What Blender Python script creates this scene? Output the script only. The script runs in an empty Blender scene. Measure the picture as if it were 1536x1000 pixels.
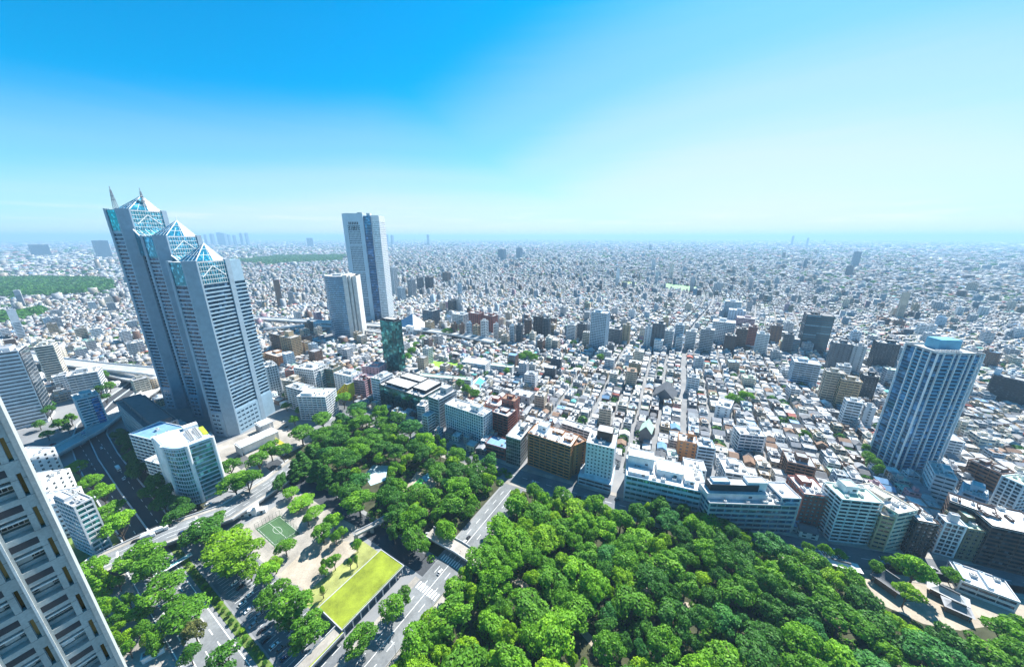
import bpy, math, random
import numpy as np
from mathutils import Vector, Matrix

scene = bpy.context.scene
COL = scene.collection
R = math.radians
random.seed(7)
rng = np.random.default_rng(11)

# ------------------------------------------------------------------ camera
EYE = 205.0
PITCH = math.atan(145 / 500)
cam = bpy.data.objects.new("camera", bpy.data.cameras.new("camera"))
COL.objects.link(cam)
cam.location = (0, 0, EYE)
cam.rotation_euler = (math.pi / 2 - PITCH, 0, 0)
cam.data.sensor_width = 36.0
cam.data.lens = 36.0 * 500 / 1536
cam.data.clip_start = 0.5
cam.data.clip_end = 90000
scene.camera = cam

# ------------------------------------------------------------------ sky, sun, exposure
SUN_AZ, SUN_EL = 35.0, 50.0
EXPOSURE, SKY_STRENGTH = 1.32, 0.062
VEIL = (6.15, 6.1, 6.25, 1)
world = bpy.data.worlds.new("World")
scene.world = world
world.use_nodes = True
wn, wl = world.node_tree.nodes, world.node_tree.links
wn.clear()
w_out = wn.new("ShaderNodeOutputWorld")
w_bg = wn.new("ShaderNodeBackground")
w_sky = wn.new("ShaderNodeTexSky")
w_sky.sky_type = "NISHITA"
w_sky.sun_disc = False
w_sky.sun_elevation = R(SUN_EL)
w_sky.sun_rotation = R(SUN_AZ)
w_sky.altitude = 0
w_sky.air_density = 1.0
w_sky.dust_density = 0.35
w_sky.ozone_density = 3.0
w_tint = wn.new("ShaderNodeMix")          # camera white balance and colour profile of the photograph
w_tint.data_type = "RGBA"
w_tint.blend_type = "MULTIPLY"
w_tint.inputs[0].default_value = 1.0
w_tint.inputs[7].default_value = (0.22, 1.05, 1.26, 1)
w_hs = wn.new("ShaderNodeHueSaturation")
w_hs.inputs["Hue"].default_value = 0.502
w_hs.inputs["Saturation"].default_value = 1.45
wl.new(w_sky.outputs[0], w_tint.inputs[6])
wl.new(w_tint.outputs[2], w_hs.inputs["Color"])


def wmath(op, a, b_=None, c_=None):
    n = wn.new("ShaderNodeMath")
    n.operation = op
    for k, v in enumerate((a, b_, c_)):
        if v is None:
            continue
        if isinstance(v, (int, float)):
            n.inputs[k].default_value = v
        else:
            wl.new(v, n.inputs[k])
    return n.outputs[0]


# thin high veil of summer moisture: dense low down and towards the sun, drawn out into faint streaks
w_tc = wn.new("ShaderNodeTexCoord")
w_sep = wn.new("ShaderNodeSeparateXYZ")
wl.new(w_tc.outputs["Generated"], w_sep.inputs[0])
w_dot = wn.new("ShaderNodeVectorMath")
w_dot.operation = "DOT_PRODUCT"
wl.new(w_tc.outputs["Generated"], w_dot.inputs[0])
w_dot.inputs[1].default_value = (math.sin(R(SUN_AZ)) * math.cos(R(SUN_EL)), math.cos(R(SUN_AZ)) * math.cos(R(SUN_EL)), math.sin(R(SUN_EL)))
w_map = wn.new("ShaderNodeMapping")
w_map.inputs["Scale"].default_value = (2.0, 2.0, 34.0)
wl.new(w_tc.outputs["Generated"], w_map.inputs[0])
w_noi = wn.new("ShaderNodeTexNoise")
w_noi.inputs["Scale"].default_value = 1.6
w_noi.inputs["Detail"].default_value = 6
wl.new(w_map.outputs[0], w_noi.inputs["Vector"])
w_t = wmath("SUBTRACT", w_sep.outputs[2], wmath("MULTIPLY", wmath("MAXIMUM", wmath("SUBTRACT", w_dot.outputs["Value"], 0.64), 0.0), 0.72))
w_t = wmath("MULTIPLY_ADD", wmath("SUBTRACT", w_noi.outputs["Fac"], 0.5), -0.02, w_t)
w_r = wn.new("ShaderNodeValToRGB")
for k_ in range(3):
    w_r.color_ramp.elements.new(0.5)
for el_, (p_, v_) in zip(w_r.color_ramp.elements, ((0.0, 0.90), (0.07, 0.76), (0.14, 0.52), (0.21, 0.27), (0.34, 0.0))):
    el_.position = p_
    el_.color = (v_, v_, v_, 1)
w_r.color_ramp.interpolation = "EASE"
w_veil = wn.new("ShaderNodeMix")
w_veil.data_type = "RGBA"
w_az = wn.new("ShaderNodeVectorMath")      # forward scattering: veil thinned behind the camera, shaped to deepen shade on facades
w_az.operation = "DOT_PRODUCT"
wl.new(w_tc.outputs["Generated"], w_az.inputs[0])
w_az.inputs[1].default_value = (math.sin(R(SUN_AZ)), math.cos(R(SUN_AZ)), 0)
w_mr = wn.new("ShaderNodeMapRange")
w_mr.interpolation_type = "SMOOTHSTEP"
w_mr.inputs[1].default_value = -0.75
w_mr.inputs[2].default_value = -0.05
w_mr.inputs[3].default_value = 0.12
wl.new(w_az.outputs["Value"], w_mr.inputs[0])
wl.new(wmath("MULTIPLY", w_r.outputs[0], w_mr.outputs[0]), w_veil.inputs[0])
w_t = wmath("ADD", w_t, wmath("MULTIPLY", wmath("MAXIMUM", wmath("SUBTRACT", 0.55, w_az.outputs["Value"]), 0.0), 0.14))
wl.new(w_t, w_r.inputs[0])
wl.new(w_hs.outputs[0], w_veil.inputs[6])
w_veil.inputs[7].default_value = VEIL
# a few faint low cloud streaks
w_map2 = wn.new("ShaderNodeMapping")
w_map2.inputs["Scale"].default_value = (5.0, 5.0, 60.0)
w_map2.inputs["Location"].default_value = (0.7, 0.2, 0.4)
wl.new(w_tc.outputs["Generated"], w_map2.inputs[0])
w_noi2 = wn.new("ShaderNodeTexNoise")
w_noi2.inputs["Scale"].default_value = 1.5
w_noi2.inputs["Detail"].default_value = 8
w_noi2.inputs["Roughness"].default_value = 0.62
wl.new(w_map2.outputs[0], w_noi2.inputs["Vector"])
w_cl = wn.new("ShaderNodeValToRGB")
for el_, (p_, v_) in zip(w_cl.color_ramp.elements, ((0.50, 0.0), (0.70, 1.0))):
    el_.position = p_
    el_.color = (v_, v_, v_, 1)
wl.new(w_noi2.outputs["Fac"], w_cl.inputs[0])
w_band = wn.new("ShaderNodeValToRGB")
w_band.color_ramp.elements.new(0.5)
w_band.color_ramp.elements.new(0.5)
for el_, (p_, v_) in zip(w_band.color_ramp.elements, ((0.02, 0.0), (0.035, 0.45), (0.055, 0.2), (0.085, 0.0))):
    el_.position = p_
    el_.color = (v_, v_, v_, 1)
wl.new(w_sep.outputs[2], w_band.inputs[0])
w_cmix = wn.new("ShaderNodeMix")
w_cmix.data_type = "RGBA"
wl.new(wmath("MULTIPLY", w_cl.outputs[0], w_band.outputs[0]), w_cmix.inputs[0])
wl.new(w_veil.outputs[2], w_cmix.inputs[6])
w_cmix.inputs[7].default_value = (7.4, 7.4, 7.5, 1)
wl.new(w_cmix.outputs[2], w_bg.inputs[0])
w_bg.inputs[1].default_value = SKY_STRENGTH
wl.new(w_bg.outputs[0], w_out.inputs[0])

sun = bpy.data.objects.new("sun", bpy.data.lights.new("sun", "SUN"))
COL.objects.link(sun)
sun.data.energy = 5.0
sun.data.angle = R(0.5)
sun.data.color = (1.0, 0.97, 0.92)
SUN_DIR = Vector((math.sin(R(SUN_AZ)) * math.cos(R(SUN_EL)), math.cos(R(SUN_AZ)) * math.cos(R(SUN_EL)), math.sin(R(SUN_EL))))
sun.rotation_euler = (-SUN_DIR).to_track_quat("-Z", "Y").to_euler()

scene.view_settings.view_transform = "Standard"
scene.view_settings.look = "None"
scene.view_settings.exposure = EXPOSURE
scene.view_settings.gamma = 1.0
scene.render.engine = "CYCLES"
scene.cycles.max_bounces = 6
scene.cycles.diffuse_bounces = 3
scene.cycles.glossy_bounces = 3
scene.cycles.transmission_bounces = 3
scene.cycles.transparent_max_bounces = 6
scene.cycles.volume_bounces = 0
scene.cycles.use_denoising = True

# ------------------------------------------------------------------ survey: picture measurement -> place on the ground
GRID = R(31)
GC, GS = math.cos(GRID), math.sin(GRID)
PC, PS = math.cos(PITCH), math.sin(PITCH)


def at(px, py, z=0.0):
    u, v = px - 768, 500 - py
    dy, dz = 500 * PC + v * PS, -500 * PS + v * PC
    k = (z - EYE) / dz
    return (u * k, dy * k)


def ST(s, t):                      # street grid -> world
    return (s * GC + t * GS, -s * GS + t * GC)


def to_st(x, y):
    return (x * GC - y * GS, x * GS + y * GC)


def pix(x, y, z):                  # arrays allowed
    w = np.asarray(z) - EYE
    f = y * PC - w * PS
    u = y * PS + w * PC
    return 768 + 500 * x / f, 500 - 500 * u / f, f


# ------------------------------------------------------------------ materials
MATS = {}


def nodes_of(name):
    m = bpy.data.materials.new(name)
    m.use_nodes = True
    nt = m.node_tree
    b = nt.nodes["Principled BSDF"]
    return m, nt, b


def ramp(nt, fac, stops):
    r = nt.nodes.new("ShaderNodeValToRGB")
    e = r.color_ramp.elements
    while len(e) < len(stops):
        e.new(0.5)
    for el, (p, c) in zip(e, stops):
        el.position = p
        el.color = (*c, 1) if len(c) == 3 else c
    nt.links.new(fac, r.inputs[0])
    return r.outputs[0]


def noise(nt, scale, detail=4, coord="Object", rough=0.6):
    tc = nt.nodes.new("ShaderNodeTexCoord")
    n = nt.nodes.new("ShaderNodeTexNoise")
    n.inputs["Scale"].default_value = scale
    n.inputs["Detail"].default_value = detail
    n.inputs["Roughness"].default_value = rough
    nt.links.new(tc.outputs[coord], n.inputs["Vector"])
    return n.outputs["Fac"]


def paint(name, col, rough=0.7, var=0.18, scale=0.15, metal=0.0, spec=0.3):
    """opaque surface with uneven weathering"""
    if name in MATS:
        return MATS[name]
    m, nt, b = nodes_of(name)
    lo = tuple(c * (1 - var) for c in col)
    hi = tuple(min(1, c * (1 + var * 0.7)) for c in col)
    c1 = ramp(nt, noise(nt, scale, 6), [(0.3, lo), (0.68, hi)])
    c2 = ramp(nt, noise(nt, scale * 14, 3), [(0.35, (0.86, 0.86, 0.86)), (0.65, (1.06, 1.06, 1.06))])
    mx = nt.nodes.new("ShaderNodeMix")
    mx.data_type = "RGBA"
    mx.blend_type = "MULTIPLY"
    mx.inputs[0].default_value = 1.0
    nt.links.new(c1, mx.inputs[6])
    nt.links.new(c2, mx.inputs[7])
    nt.links.new(mx.outputs[2], b.inputs["Base Color"])
    b.inputs["Roughness"].default_value = rough
    b.inputs["Metallic"].default_value = metal
    b.inputs["Specular IOR Level"].default_value = spec
    MATS[name] = m
    return m


def glass(name, col, rough=0.08, metal=0.25, cell=(1.6, 1.6, 3.4), spread=0.5):
    """window glass seen from outside: dark room behind, sky on it; each pane a little different"""
    if name in MATS:
        return MATS[name]
    m, nt, b = nodes_of(name)
    tc = nt.nodes.new("ShaderNodeTexCoord")
    vm = nt.nodes.new("ShaderNodeVectorMath")
    vm.operation = "DIVIDE"
    vm.inputs[1].default_value = cell
    nt.links.new(tc.outputs["Object"], vm.inputs[0])
    fl = nt.nodes.new("ShaderNodeVectorMath")
    fl.operation = "FLOOR"
    nt.links.new(vm.outputs[0], fl.inputs[0])
    oi = nt.nodes.new("ShaderNodeObjectInfo")
    ad = nt.nodes.new("ShaderNodeVectorMath")
    ad.operation = "ADD"
    nt.links.new(fl.outputs[0], ad.inputs[0])
    nt.links.new(oi.outputs["Random"], ad.inputs[1])
    wn_ = nt.nodes.new("ShaderNodeTexWhiteNoise")
    nt.links.new(ad.outputs[0], wn_.inputs["Vector"])
    c = ramp(nt, wn_.outputs["Value"], [(0.0, tuple(x * (1 - spread) for x in col)), (0.7, col), (0.86, tuple(min(1, x * 1.5 + 0.02) for x in col)), (1.0, tuple(min(1, x * 2.4 + 0.10) for x in col))])
    nt.links.new(c, b.inputs["Base Color"])
    b.inputs["Roughness"].default_value = rough
    b.inputs["Metallic"].default_value = metal
    b.inputs["Specular IOR Level"].default_value = 0.6
    MATS[name] = m
    return m


def leaf(name, col, var=0.45, trans=0.35):
    if name in MATS:
        return MATS[name]
    m, nt, b = nodes_of(name)
    at_ = nt.nodes.new("ShaderNodeAttribute")
    at_.attribute_name = "tone"
    oi = nt.nodes.new("ShaderNodeObjectInfo")
    ma = nt.nodes.new("ShaderNodeMath")
    ma.operation = "MULTIPLY_ADD"
    nt.links.new(oi.outputs["Random"], ma.inputs[0])
    ma.inputs[1].default_value = 0.3
    nt.links.new(at_.outputs["Fac"], ma.inputs[2])
    c = ramp(nt, ma.outputs[0], [(0.0, (col[0] * 0.55, col[1] * 0.62, col[2] * 0.7)), (0.6, col), (1.25, (min(1, col[0] * 1.75), min(1, col[1] * 1.38), col[2] * 1.0))])
    nt.links.new(c, b.inputs["Base Color"])
    b.inputs["Roughness"].default_value = 0.6
    b.inputs["Specular IOR Level"].default_value = 0.25
    tr = nt.nodes.new("ShaderNodeBsdfTranslucent")
    nt.links.new(c, tr.inputs[0])
    mx = nt.nodes.new("ShaderNodeMixShader")
    mx.inputs[0].default_value = trans
    out = nt.nodes["Material Output"]
    nt.links.new(b.outputs[0], mx.inputs[1])
    nt.links.new(tr.outputs[0], mx.inputs[2])
    nt.links.new(mx.outputs[0], out.inputs[0])
    MATS[name] = m
    return m


WALL = {
    "white": paint("white_render", (0.74, 0.75, 0.75)),
    "cream": paint("cream_render", (0.66, 0.60, 0.48)),
    "grey": paint("grey_concrete", (0.40, 0.41, 0.42)),
    "pale grey": paint("pale_grey_tile", (0.56, 0.57, 0.58)),
    "dark grey": paint("dark_grey_tile", (0.12, 0.125, 0.135)),
    "beige": paint("beige_tile", (0.52, 0.43, 0.32)),
    "tan": paint("tan_tile", (0.46, 0.34, 0.20)),
    "brown": paint("brown_tile", (0.20, 0.115, 0.075)),
    "dark brown": paint("dark_brown_tile", (0.085, 0.055, 0.045)),
    "red brick": paint("red_brick", (0.30, 0.10, 0.07)),
    "orange brick": paint("orange_brick", (0.52, 0.23, 0.09)),
    "olive": paint("olive_tile", (0.17, 0.15, 0.095)),
    "pink": paint("pink_tile", (0.47, 0.29, 0.33)),
    "yellow": paint("yellow_paint", (0.80, 0.62, 0.02)),
    "pale blue": paint("pale_blue_tile", (0.45, 0.56, 0.64)),
    "black": paint("black_panel", (0.03, 0.035, 0.04)),
}
ROOF = {
    "white": paint("white_roof_coating", (0.66, 0.67, 0.67), 0.8, 0.4, 0.12),
    "pale grey": paint("pale_concrete_roof", (0.44, 0.45, 0.45), 0.85, 0.42, 0.12),
    "grey": paint("grey_slate_roof", (0.27, 0.28, 0.30), 0.7, 0.25, 0.3),
    "dark grey": paint("dark_tile_roof", (0.10, 0.105, 0.115), 0.6, 0.25, 0.3),
    "green": paint("pale_green_roof", (0.40, 0.56, 0.44), 0.8, 0.2, 0.12),
    "red": paint("red_tile_roof", (0.40, 0.12, 0.09), 0.7, 0.25, 0.3),
    "brown": paint("brown_tile_roof", (0.24, 0.15, 0.10), 0.7, 0.25, 0.3),
    "blue": paint("blue_metal_roof", (0.16, 0.30, 0.46), 0.5, 0.2, 0.3),
    "teal": paint("teal_metal_roof", (0.10, 0.36, 0.34), 0.5, 0.2, 0.3),
}
G_DARK = glass("dark_window_glass", (0.028, 0.045, 0.06))
G_BLUE = glass("blue_window_glass", (0.02, 0.115, 0.21), metal=0.45)
G_TEAL = glass("teal_window_glass", (0.025, 0.20, 0.21), metal=0.45)
G_PALE = glass("pale_window_glass", (0.16, 0.24, 0.27), metal=0.3)
M_STEEL = paint("galvanised_steel", (0.46, 0.48, 0.49), 0.45, 0.15, 0.5, 0.5)
M_WHITE = paint("white_paint", (0.80, 0.80, 0.79), 0.5, 0.08)
M_UNIT = paint("unit_casing", (0.58, 0.59, 0.58), 0.6, 0.2, 0.8)
M_FAN = paint("fan_grille", (0.05, 0.055, 0.06), 0.6)
M_TYRE = paint("rubber", (0.02, 0.02, 0.02), 0.9)


# ------------------------------------------------------------------ mesh helpers
class MB:
    def __init__(self):
        self.v, self.f, self.m = [], [], []

    def quad(self, a, b, c, d, m=0):
        n = len(self.v)
        self.v += [a, b, c, d]
        self.f.append((n, n + 1, n + 2, n + 3))
        self.m.append(m)

    def box(self, x0, x1, y0, y1, z0, z1, m=0, top=None):
        n = len(self.v)
        self.v += [(x0, y0, z0), (x1, y0, z0), (x1, y1, z0), (x0, y1, z0), (x0, y0, z1), (x1, y0, z1), (x1, y1, z1), (x0, y1, z1)]
        for q in ((0, 3, 2, 1), (4, 5, 6, 7), (0, 1, 5, 4), (1, 2, 6, 5), (2, 3, 7, 6), (3, 0, 4, 7)):
            self.f.append(tuple(n + i for i in q))
            self.m.append(m)
        if top is not None:
            self.m[-5] = top

    def prism(self, poly, z0, z1, m=0, top=None):
        n, k = len(self.v), len(poly)
        self.v += [(p[0], p[1], z0) for p in poly] + [(p[0], p[1], z1) for p in poly]
        for i in range(k):
            j = (i + 1) % k
            self.f.append((n + i, n + j, n + k + j, n + k + i))
            self.m.append(m)
        self.f.append(tuple(n + k + i for i in range(k)))
        self.m.append(m if top is None else top)
        self.f.append(tuple(n + k - 1 - i for i in range(k)))
        self.m.append(m)

    def bar(self, a, b, r, m=0):
        a, b = Vector(a), Vector(b)
        d = (b - a).normalized()
        up = Vector((0, 0, 1)) if abs(d.z) < 0.9 else Vector((1, 0, 0))
        p = d.cross(up).normalized() * r
        q = d.cross(p).normalized() * r
        n = len(self.v)
        self.v += [tuple(o + s * p + t * q) for o in (a, b) for s, t in ((-1, -1), (1, -1), (1, 1), (-1, 1))]
        for f in ((0, 1, 2, 3), (7, 6, 5, 4), (0, 4, 5, 1), (1, 5, 6, 2), (2, 6, 7, 3), (3, 7, 4, 0)):
            self.f.append(tuple(n + i for i in f))
            self.m.append(m)

    def cyl(self, x, y, z0, z1, r0, r1=None, k=10, m=0):
        r1 = r0 if r1 is None else r1
        n = len(self.v)
        for z, r in ((z0, r0), (z1, r1)):
            self.v += [(x + r * math.cos(2 * math.pi * i / k), y + r * math.sin(2 * math.pi * i / k), z) for i in range(k)]
        for i in range(k):
            j = (i + 1) % k
            self.f.append((n + i, n + j, n + k + j, n + k + i))
            self.m.append(m)
        self.f.append(tuple(n + k + i for i in range(k)))
        self.m.append(m)

    def mesh(self, name, mats):
        me = bpy.data.meshes.new(name)
        me.from_pydata(self.v, [], self.f)
        for mm in mats if isinstance(mats, (list, tuple)) else [mats]:
            me.materials.append(mm)
        if any(self.m):
            me.polygons.foreach_set("material_index", self.m)
        me.update()
        return me

    def build(self, name, mats, parent=None, loc=None):
        return link(name, self.mesh(name, mats), parent, loc)


def link(name, me, parent=None, loc=None, rz=None, scale=None):
    o = bpy.data.objects.new(name, me)
    COL.objects.link(o)
    if parent is not None:
        o.parent = parent
    if loc is not None:
        o.location = loc
    if rz is not None:
        o.rotation_euler = (0, 0, rz)
    if scale is not None:
        o.scale = scale
    return o


def tag(o, label=None, cat=None, group=None, kind=None):
    if label:
        o["label"] = label
    if cat:
        o["category"] = cat
    if group:
        o["group"] = group
    if kind:
        o["kind"] = kind
    return o


def thing(name, label, cat, loc, rz=0.0, group=None):
    o = bpy.data.objects.new(name, None)
    o.empty_display_size = 2
    COL.objects.link(o)
    o.location = loc
    o.rotation_euler = (0, 0, rz)
    return tag(o, label, cat, group)


def sheet(name, poly, z, mat, kind="structure", label=None, cat=None):
    mb = MB()
    mb.v = [(p[0], p[1], 0) for p in poly]
    mb.f = [tuple(range(len(poly)))]
    mb.m = [0]
    me = mb.mesh(name, mat)
    if len(me.polygons) and me.polygons[0].normal.z < 0:
        me.flip_normals()
    o = link(name, me, None, (0, 0, z))
    return tag(o, label, cat, None, kind)


def ribbon_poly(pts, width):
    """polygon of constant width along a polyline of world points"""
    P = [Vector(p[:2]) for p in pts]
    left, right = [], []
    for i, p in enumerate(P):
        d = (P[min(i + 1, len(P) - 1)] - P[max(i - 1, 0)]).normalized()
        n = Vector((-d.y, d.x)) * width / 2
        left.append(tuple(p + n))
        right.append(tuple(p - n))
    return left, right


def ribbon(name, pts, width, z, mat, label=None, cat=None, kind="structure", thick=0.0, mb=None):
    l, r = ribbon_poly(pts, width)
    own = mb is None
    mb = mb or MB()
    zs = z if isinstance(z, (list, tuple)) else [z] * len(pts)
    for i in range(len(pts) - 1):
        a, b, c, d = (*r[i], zs[i]), (*r[i + 1], zs[i + 1]), (*l[i + 1], zs[i + 1]), (*l[i], zs[i])
        mb.quad(a, b, c, d)
        if thick:
            lo = lambda q: (q[0], q[1], q[2] - thick)
            mb.quad(lo(a), a, d, lo(d)) if i == 0 else None
            mb.quad(lo(b), lo(a), a, b)
            mb.quad(lo(d), lo(c), c, d)
            mb.quad(lo(d), lo(a), lo(b), lo(c))
    if own:
        o = mb.build(name, mat)
        return tag(o, label, cat, None, kind)


def inside(poly, x, y):
    x, y = np.asarray(x, float), np.asarray(y, float)
    c = np.zeros(x.shape, bool)
    k = len(poly)
    for i in range(k):
        x0, y0 = poly[i]
        x1, y1 = poly[(i + 1) % k]
        if y0 == y1:
            continue
        hit = ((y0 > y) != (y1 > y)) & (x < (x1 - x0) * (y - y0) / (y1 - y0) + x0)
        c ^= hit
    return c


EXCLUDE = []       # ground polygons kept clear of the generic city
OCCLUDERS = []     # (cx, cy, rot, w, d, h) of the buildings placed one by one
LANDMARKS = []     # (phrase, x, y) for saying where a repeat stands


def grow(cx, cy, rot, w, d, m):
    c, s = math.cos(rot), math.sin(rot)
    return [(cx + c * a - s * b, cy + s * a + c * b) for a, b in ((-w / 2 - m, -d / 2 - m), (w / 2 + m, -d / 2 - m), (w / 2 + m, d / 2 + m), (-w / 2 - m, d / 2 + m))]


def rect3(h, lf, rf, back):
    p0, p1 = Vector(at(*lf, h)), Vector(at(*rf, h))
    e = (p1 - p0)
    w = e.length
    e.normalize()
    n = Vector((-e.y, e.x))
    d = float(back) if isinstance(back, (int, float)) else (Vector(at(*back, h)) - p1).dot(n)
    c = (p0 + p1) / 2 + n * d / 2
    return c.x, c.y, math.atan2(e.y, e.x), w, d

# ------------------------------------------------------------------ building kit
def unit_mesh():
    mb = MB()
    mb.box(-1.3, 1.3, -0.9, 0.9, 0.15, 1.7)
    mb.box(-1.1, -0.9, -0.8, 0.8, 0, 0.15)
    mb.box(0.9, 1.1, -0.8, 0.8, 0, 0.15)
    mb.cyl(-0.6, 0, 1.7, 1.85, 0.5, 0.5, 10, 1)
    mb.cyl(0.6, 0, 1.7, 1.85, 0.5, 0.5, 10, 1)
    return mb.mesh("rooftop_unit", [M_UNIT, M_FAN])


def tank_mesh():
    mb = MB()
    mb.cyl(0, 0, 0.8, 3.0, 1.2, 1.2, 14)
    mb.cyl(0, 0, 3.0, 3.4, 1.2, 0.3, 14)
    for a in range(4):
        x, y = 0.8 * math.cos(a * math.pi / 2 + 0.78), 0.8 * math.sin(a * math.pi / 2 + 0.78)
        mb.box(x - 0.1, x + 0.1, y - 0.1, y + 0.1, 0, 0.8)
    return mb.mesh("water_tank", [M_UNIT])


UNIT, TANK = unit_mesh(), tank_mesh()


def ring(mb, w, d, t, z0, z1, m=0):
    x, y = w / 2, d / 2
    mb.box(-x, x, -y, -y + t, z0, z1, m)
    mb.box(-x, x, y - t, y, z0, z1, m)
    mb.box(-x, -x + t, -y + t, y - t, z0, z1, m)
    mb.box(x - t, x, -y + t, y - t, z0, z1, m)


def roof_parts(t, w, d, h, wall, roof, pent, units, tank, rnd, ox=0, oy=0, par=0.9):
    rb = MB()
    rb.box(-w / 2 - 0.04, w / 2 + 0.04, -d / 2 - 0.04, d / 2 + 0.04, h, h + 0.25, 0)
    rb2 = MB()
    ring(rb, w + 0.08, d + 0.08, 0.35, h + 0.25, h + 0.25 + par, 1)
    rb.build("roof", [roof, wall], t, (ox, oy, 0))
    taken = []
    for (x0, x1, y0, y1, hh, *pm) in pent or []:
        pb = MB()
        a, b, c, e = (x0 - 0.5) * w, (x1 - 0.5) * w, (y0 - 0.5) * d, (y1 - 0.5) * d
        pw = pm[0] if pm else wall
        cx, cy = (a + b) / 2, (c + e) / 2
        pb.box(a - cx, b - cx, c - cy, e - cy, 0, hh, 0, 1)
        ring(pb, b - a + 0.06, e - c + 0.06, 0.25, hh, hh + 0.5, 0)
        ph = pb.build("penthouse", [pw, roof], t, (ox + cx, oy + cy, h + 0.25))
        if b - a > 4:
            db = MB()
            db.box(-0.6, 0.6, -0.05, 0.05, 0, 2.1)
            db.build("door", M_STEEL, ph, (-(b - a) * 0.2, -(e - c) / 2 - 0.04, 0.05))
            lb = MB()
            for k in range(6):
                lb.box(-1.2, 1.2, -0.06, 0.06, k * 0.3, k * 0.3 + 0.16)
            lb.build("louvre", M_FAN, ph, ((b - a) * 0.22, -(e - c) / 2 - 0.06, max(0.3, hh * 0.3)))
        taken.append((a - 1.6, b + 1.6, c - 1.6, e + 1.6))
    for k in range(units):
        for _ in range(12):
            x, y = rnd.uniform(-w / 2 + 2.2, w / 2 - 2.2) if w > 5 else 0, rnd.uniform(-d / 2 + 2, d / 2 - 2) if d > 5 else 0
            if not any(a < x < b and c < y < e for a, b, c, e in taken):
                taken.append((x - 2.9, x + 2.9, y - 2.1, y + 2.1))
                s = rnd.uniform(0.8, 1.25)
                link("rooftop_unit", UNIT, t, (ox + x, oy + y, h + 0.25), rnd.choice((0, 0, math.pi / 2)), (s, s, s))
                break
    if tank:
        for _ in range(12):
            x, y = rnd.uniform(-w / 2 + 2.2, w / 2 - 2.2) if w > 5 else 0, rnd.uniform(-d / 2 + 2, d / 2 - 2) if d > 5 else 0
            if not any(a < x < b and c < y < e for a, b, c, e in taken):
                link("water_tank", TANK, t, (ox + x, oy + y, h + 0.25))
                break


def seen_faces(cx, cy, rot, w, d):
    out = []
    for name, nx, ny, half in (("front", 0, -1, d / 2), ("right", 1, 0, w / 2), ("left", -1, 0, w / 2), ("back", 0, 1, d / 2)):
        wx, wy = nx * math.cos(rot) - ny * math.sin(rot), nx * math.sin(rot) + ny * math.cos(rot)
        fx, fy = cx + wx * half, cy + wy * half
        if (-fx) * wx + (-fy) * wy > 0:
            out.append(name)
    return out


def panes(t, rects, depth_mat, cap=100):
    """rects: (face rz, centre xyz, width, height); every pane a part, past the cap one part of kind stuff"""
    cache = {}
    for i, (rz, c, ww, hh) in enumerate(rects[:cap]):
        key = (round(ww, 2), round(hh, 2))
        if key not in cache:
            mb = MB()
            mb.box(-ww / 2, ww / 2, -0.05, 0.05, -hh / 2, hh / 2)
            mb.box(-0.04, 0.04, -0.09, -0.05, -hh / 2, hh / 2, 1)
            cache[key] = mb.mesh("window", [depth_mat, M_STEEL])
        link("window", cache[key], t, c, rz)
    if len(rects) > cap:
        mb = MB()
        for rz, c, ww, hh in rects[cap:]:
            if abs(math.sin(rz)) < 0.5:
                mb.box(c[0] - ww / 2, c[0] + ww / 2, c[1] - 0.05, c[1] + 0.05, c[2] - hh / 2, c[2] + hh / 2)
            else:
                mb.box(c[0] - 0.05, c[0] + 0.05, c[1] - ww / 2, c[1] + ww / 2, c[2] - hh / 2, c[2] + hh / 2)
        tag(mb.build("window", depth_mat, t), kind="stuff")


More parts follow.
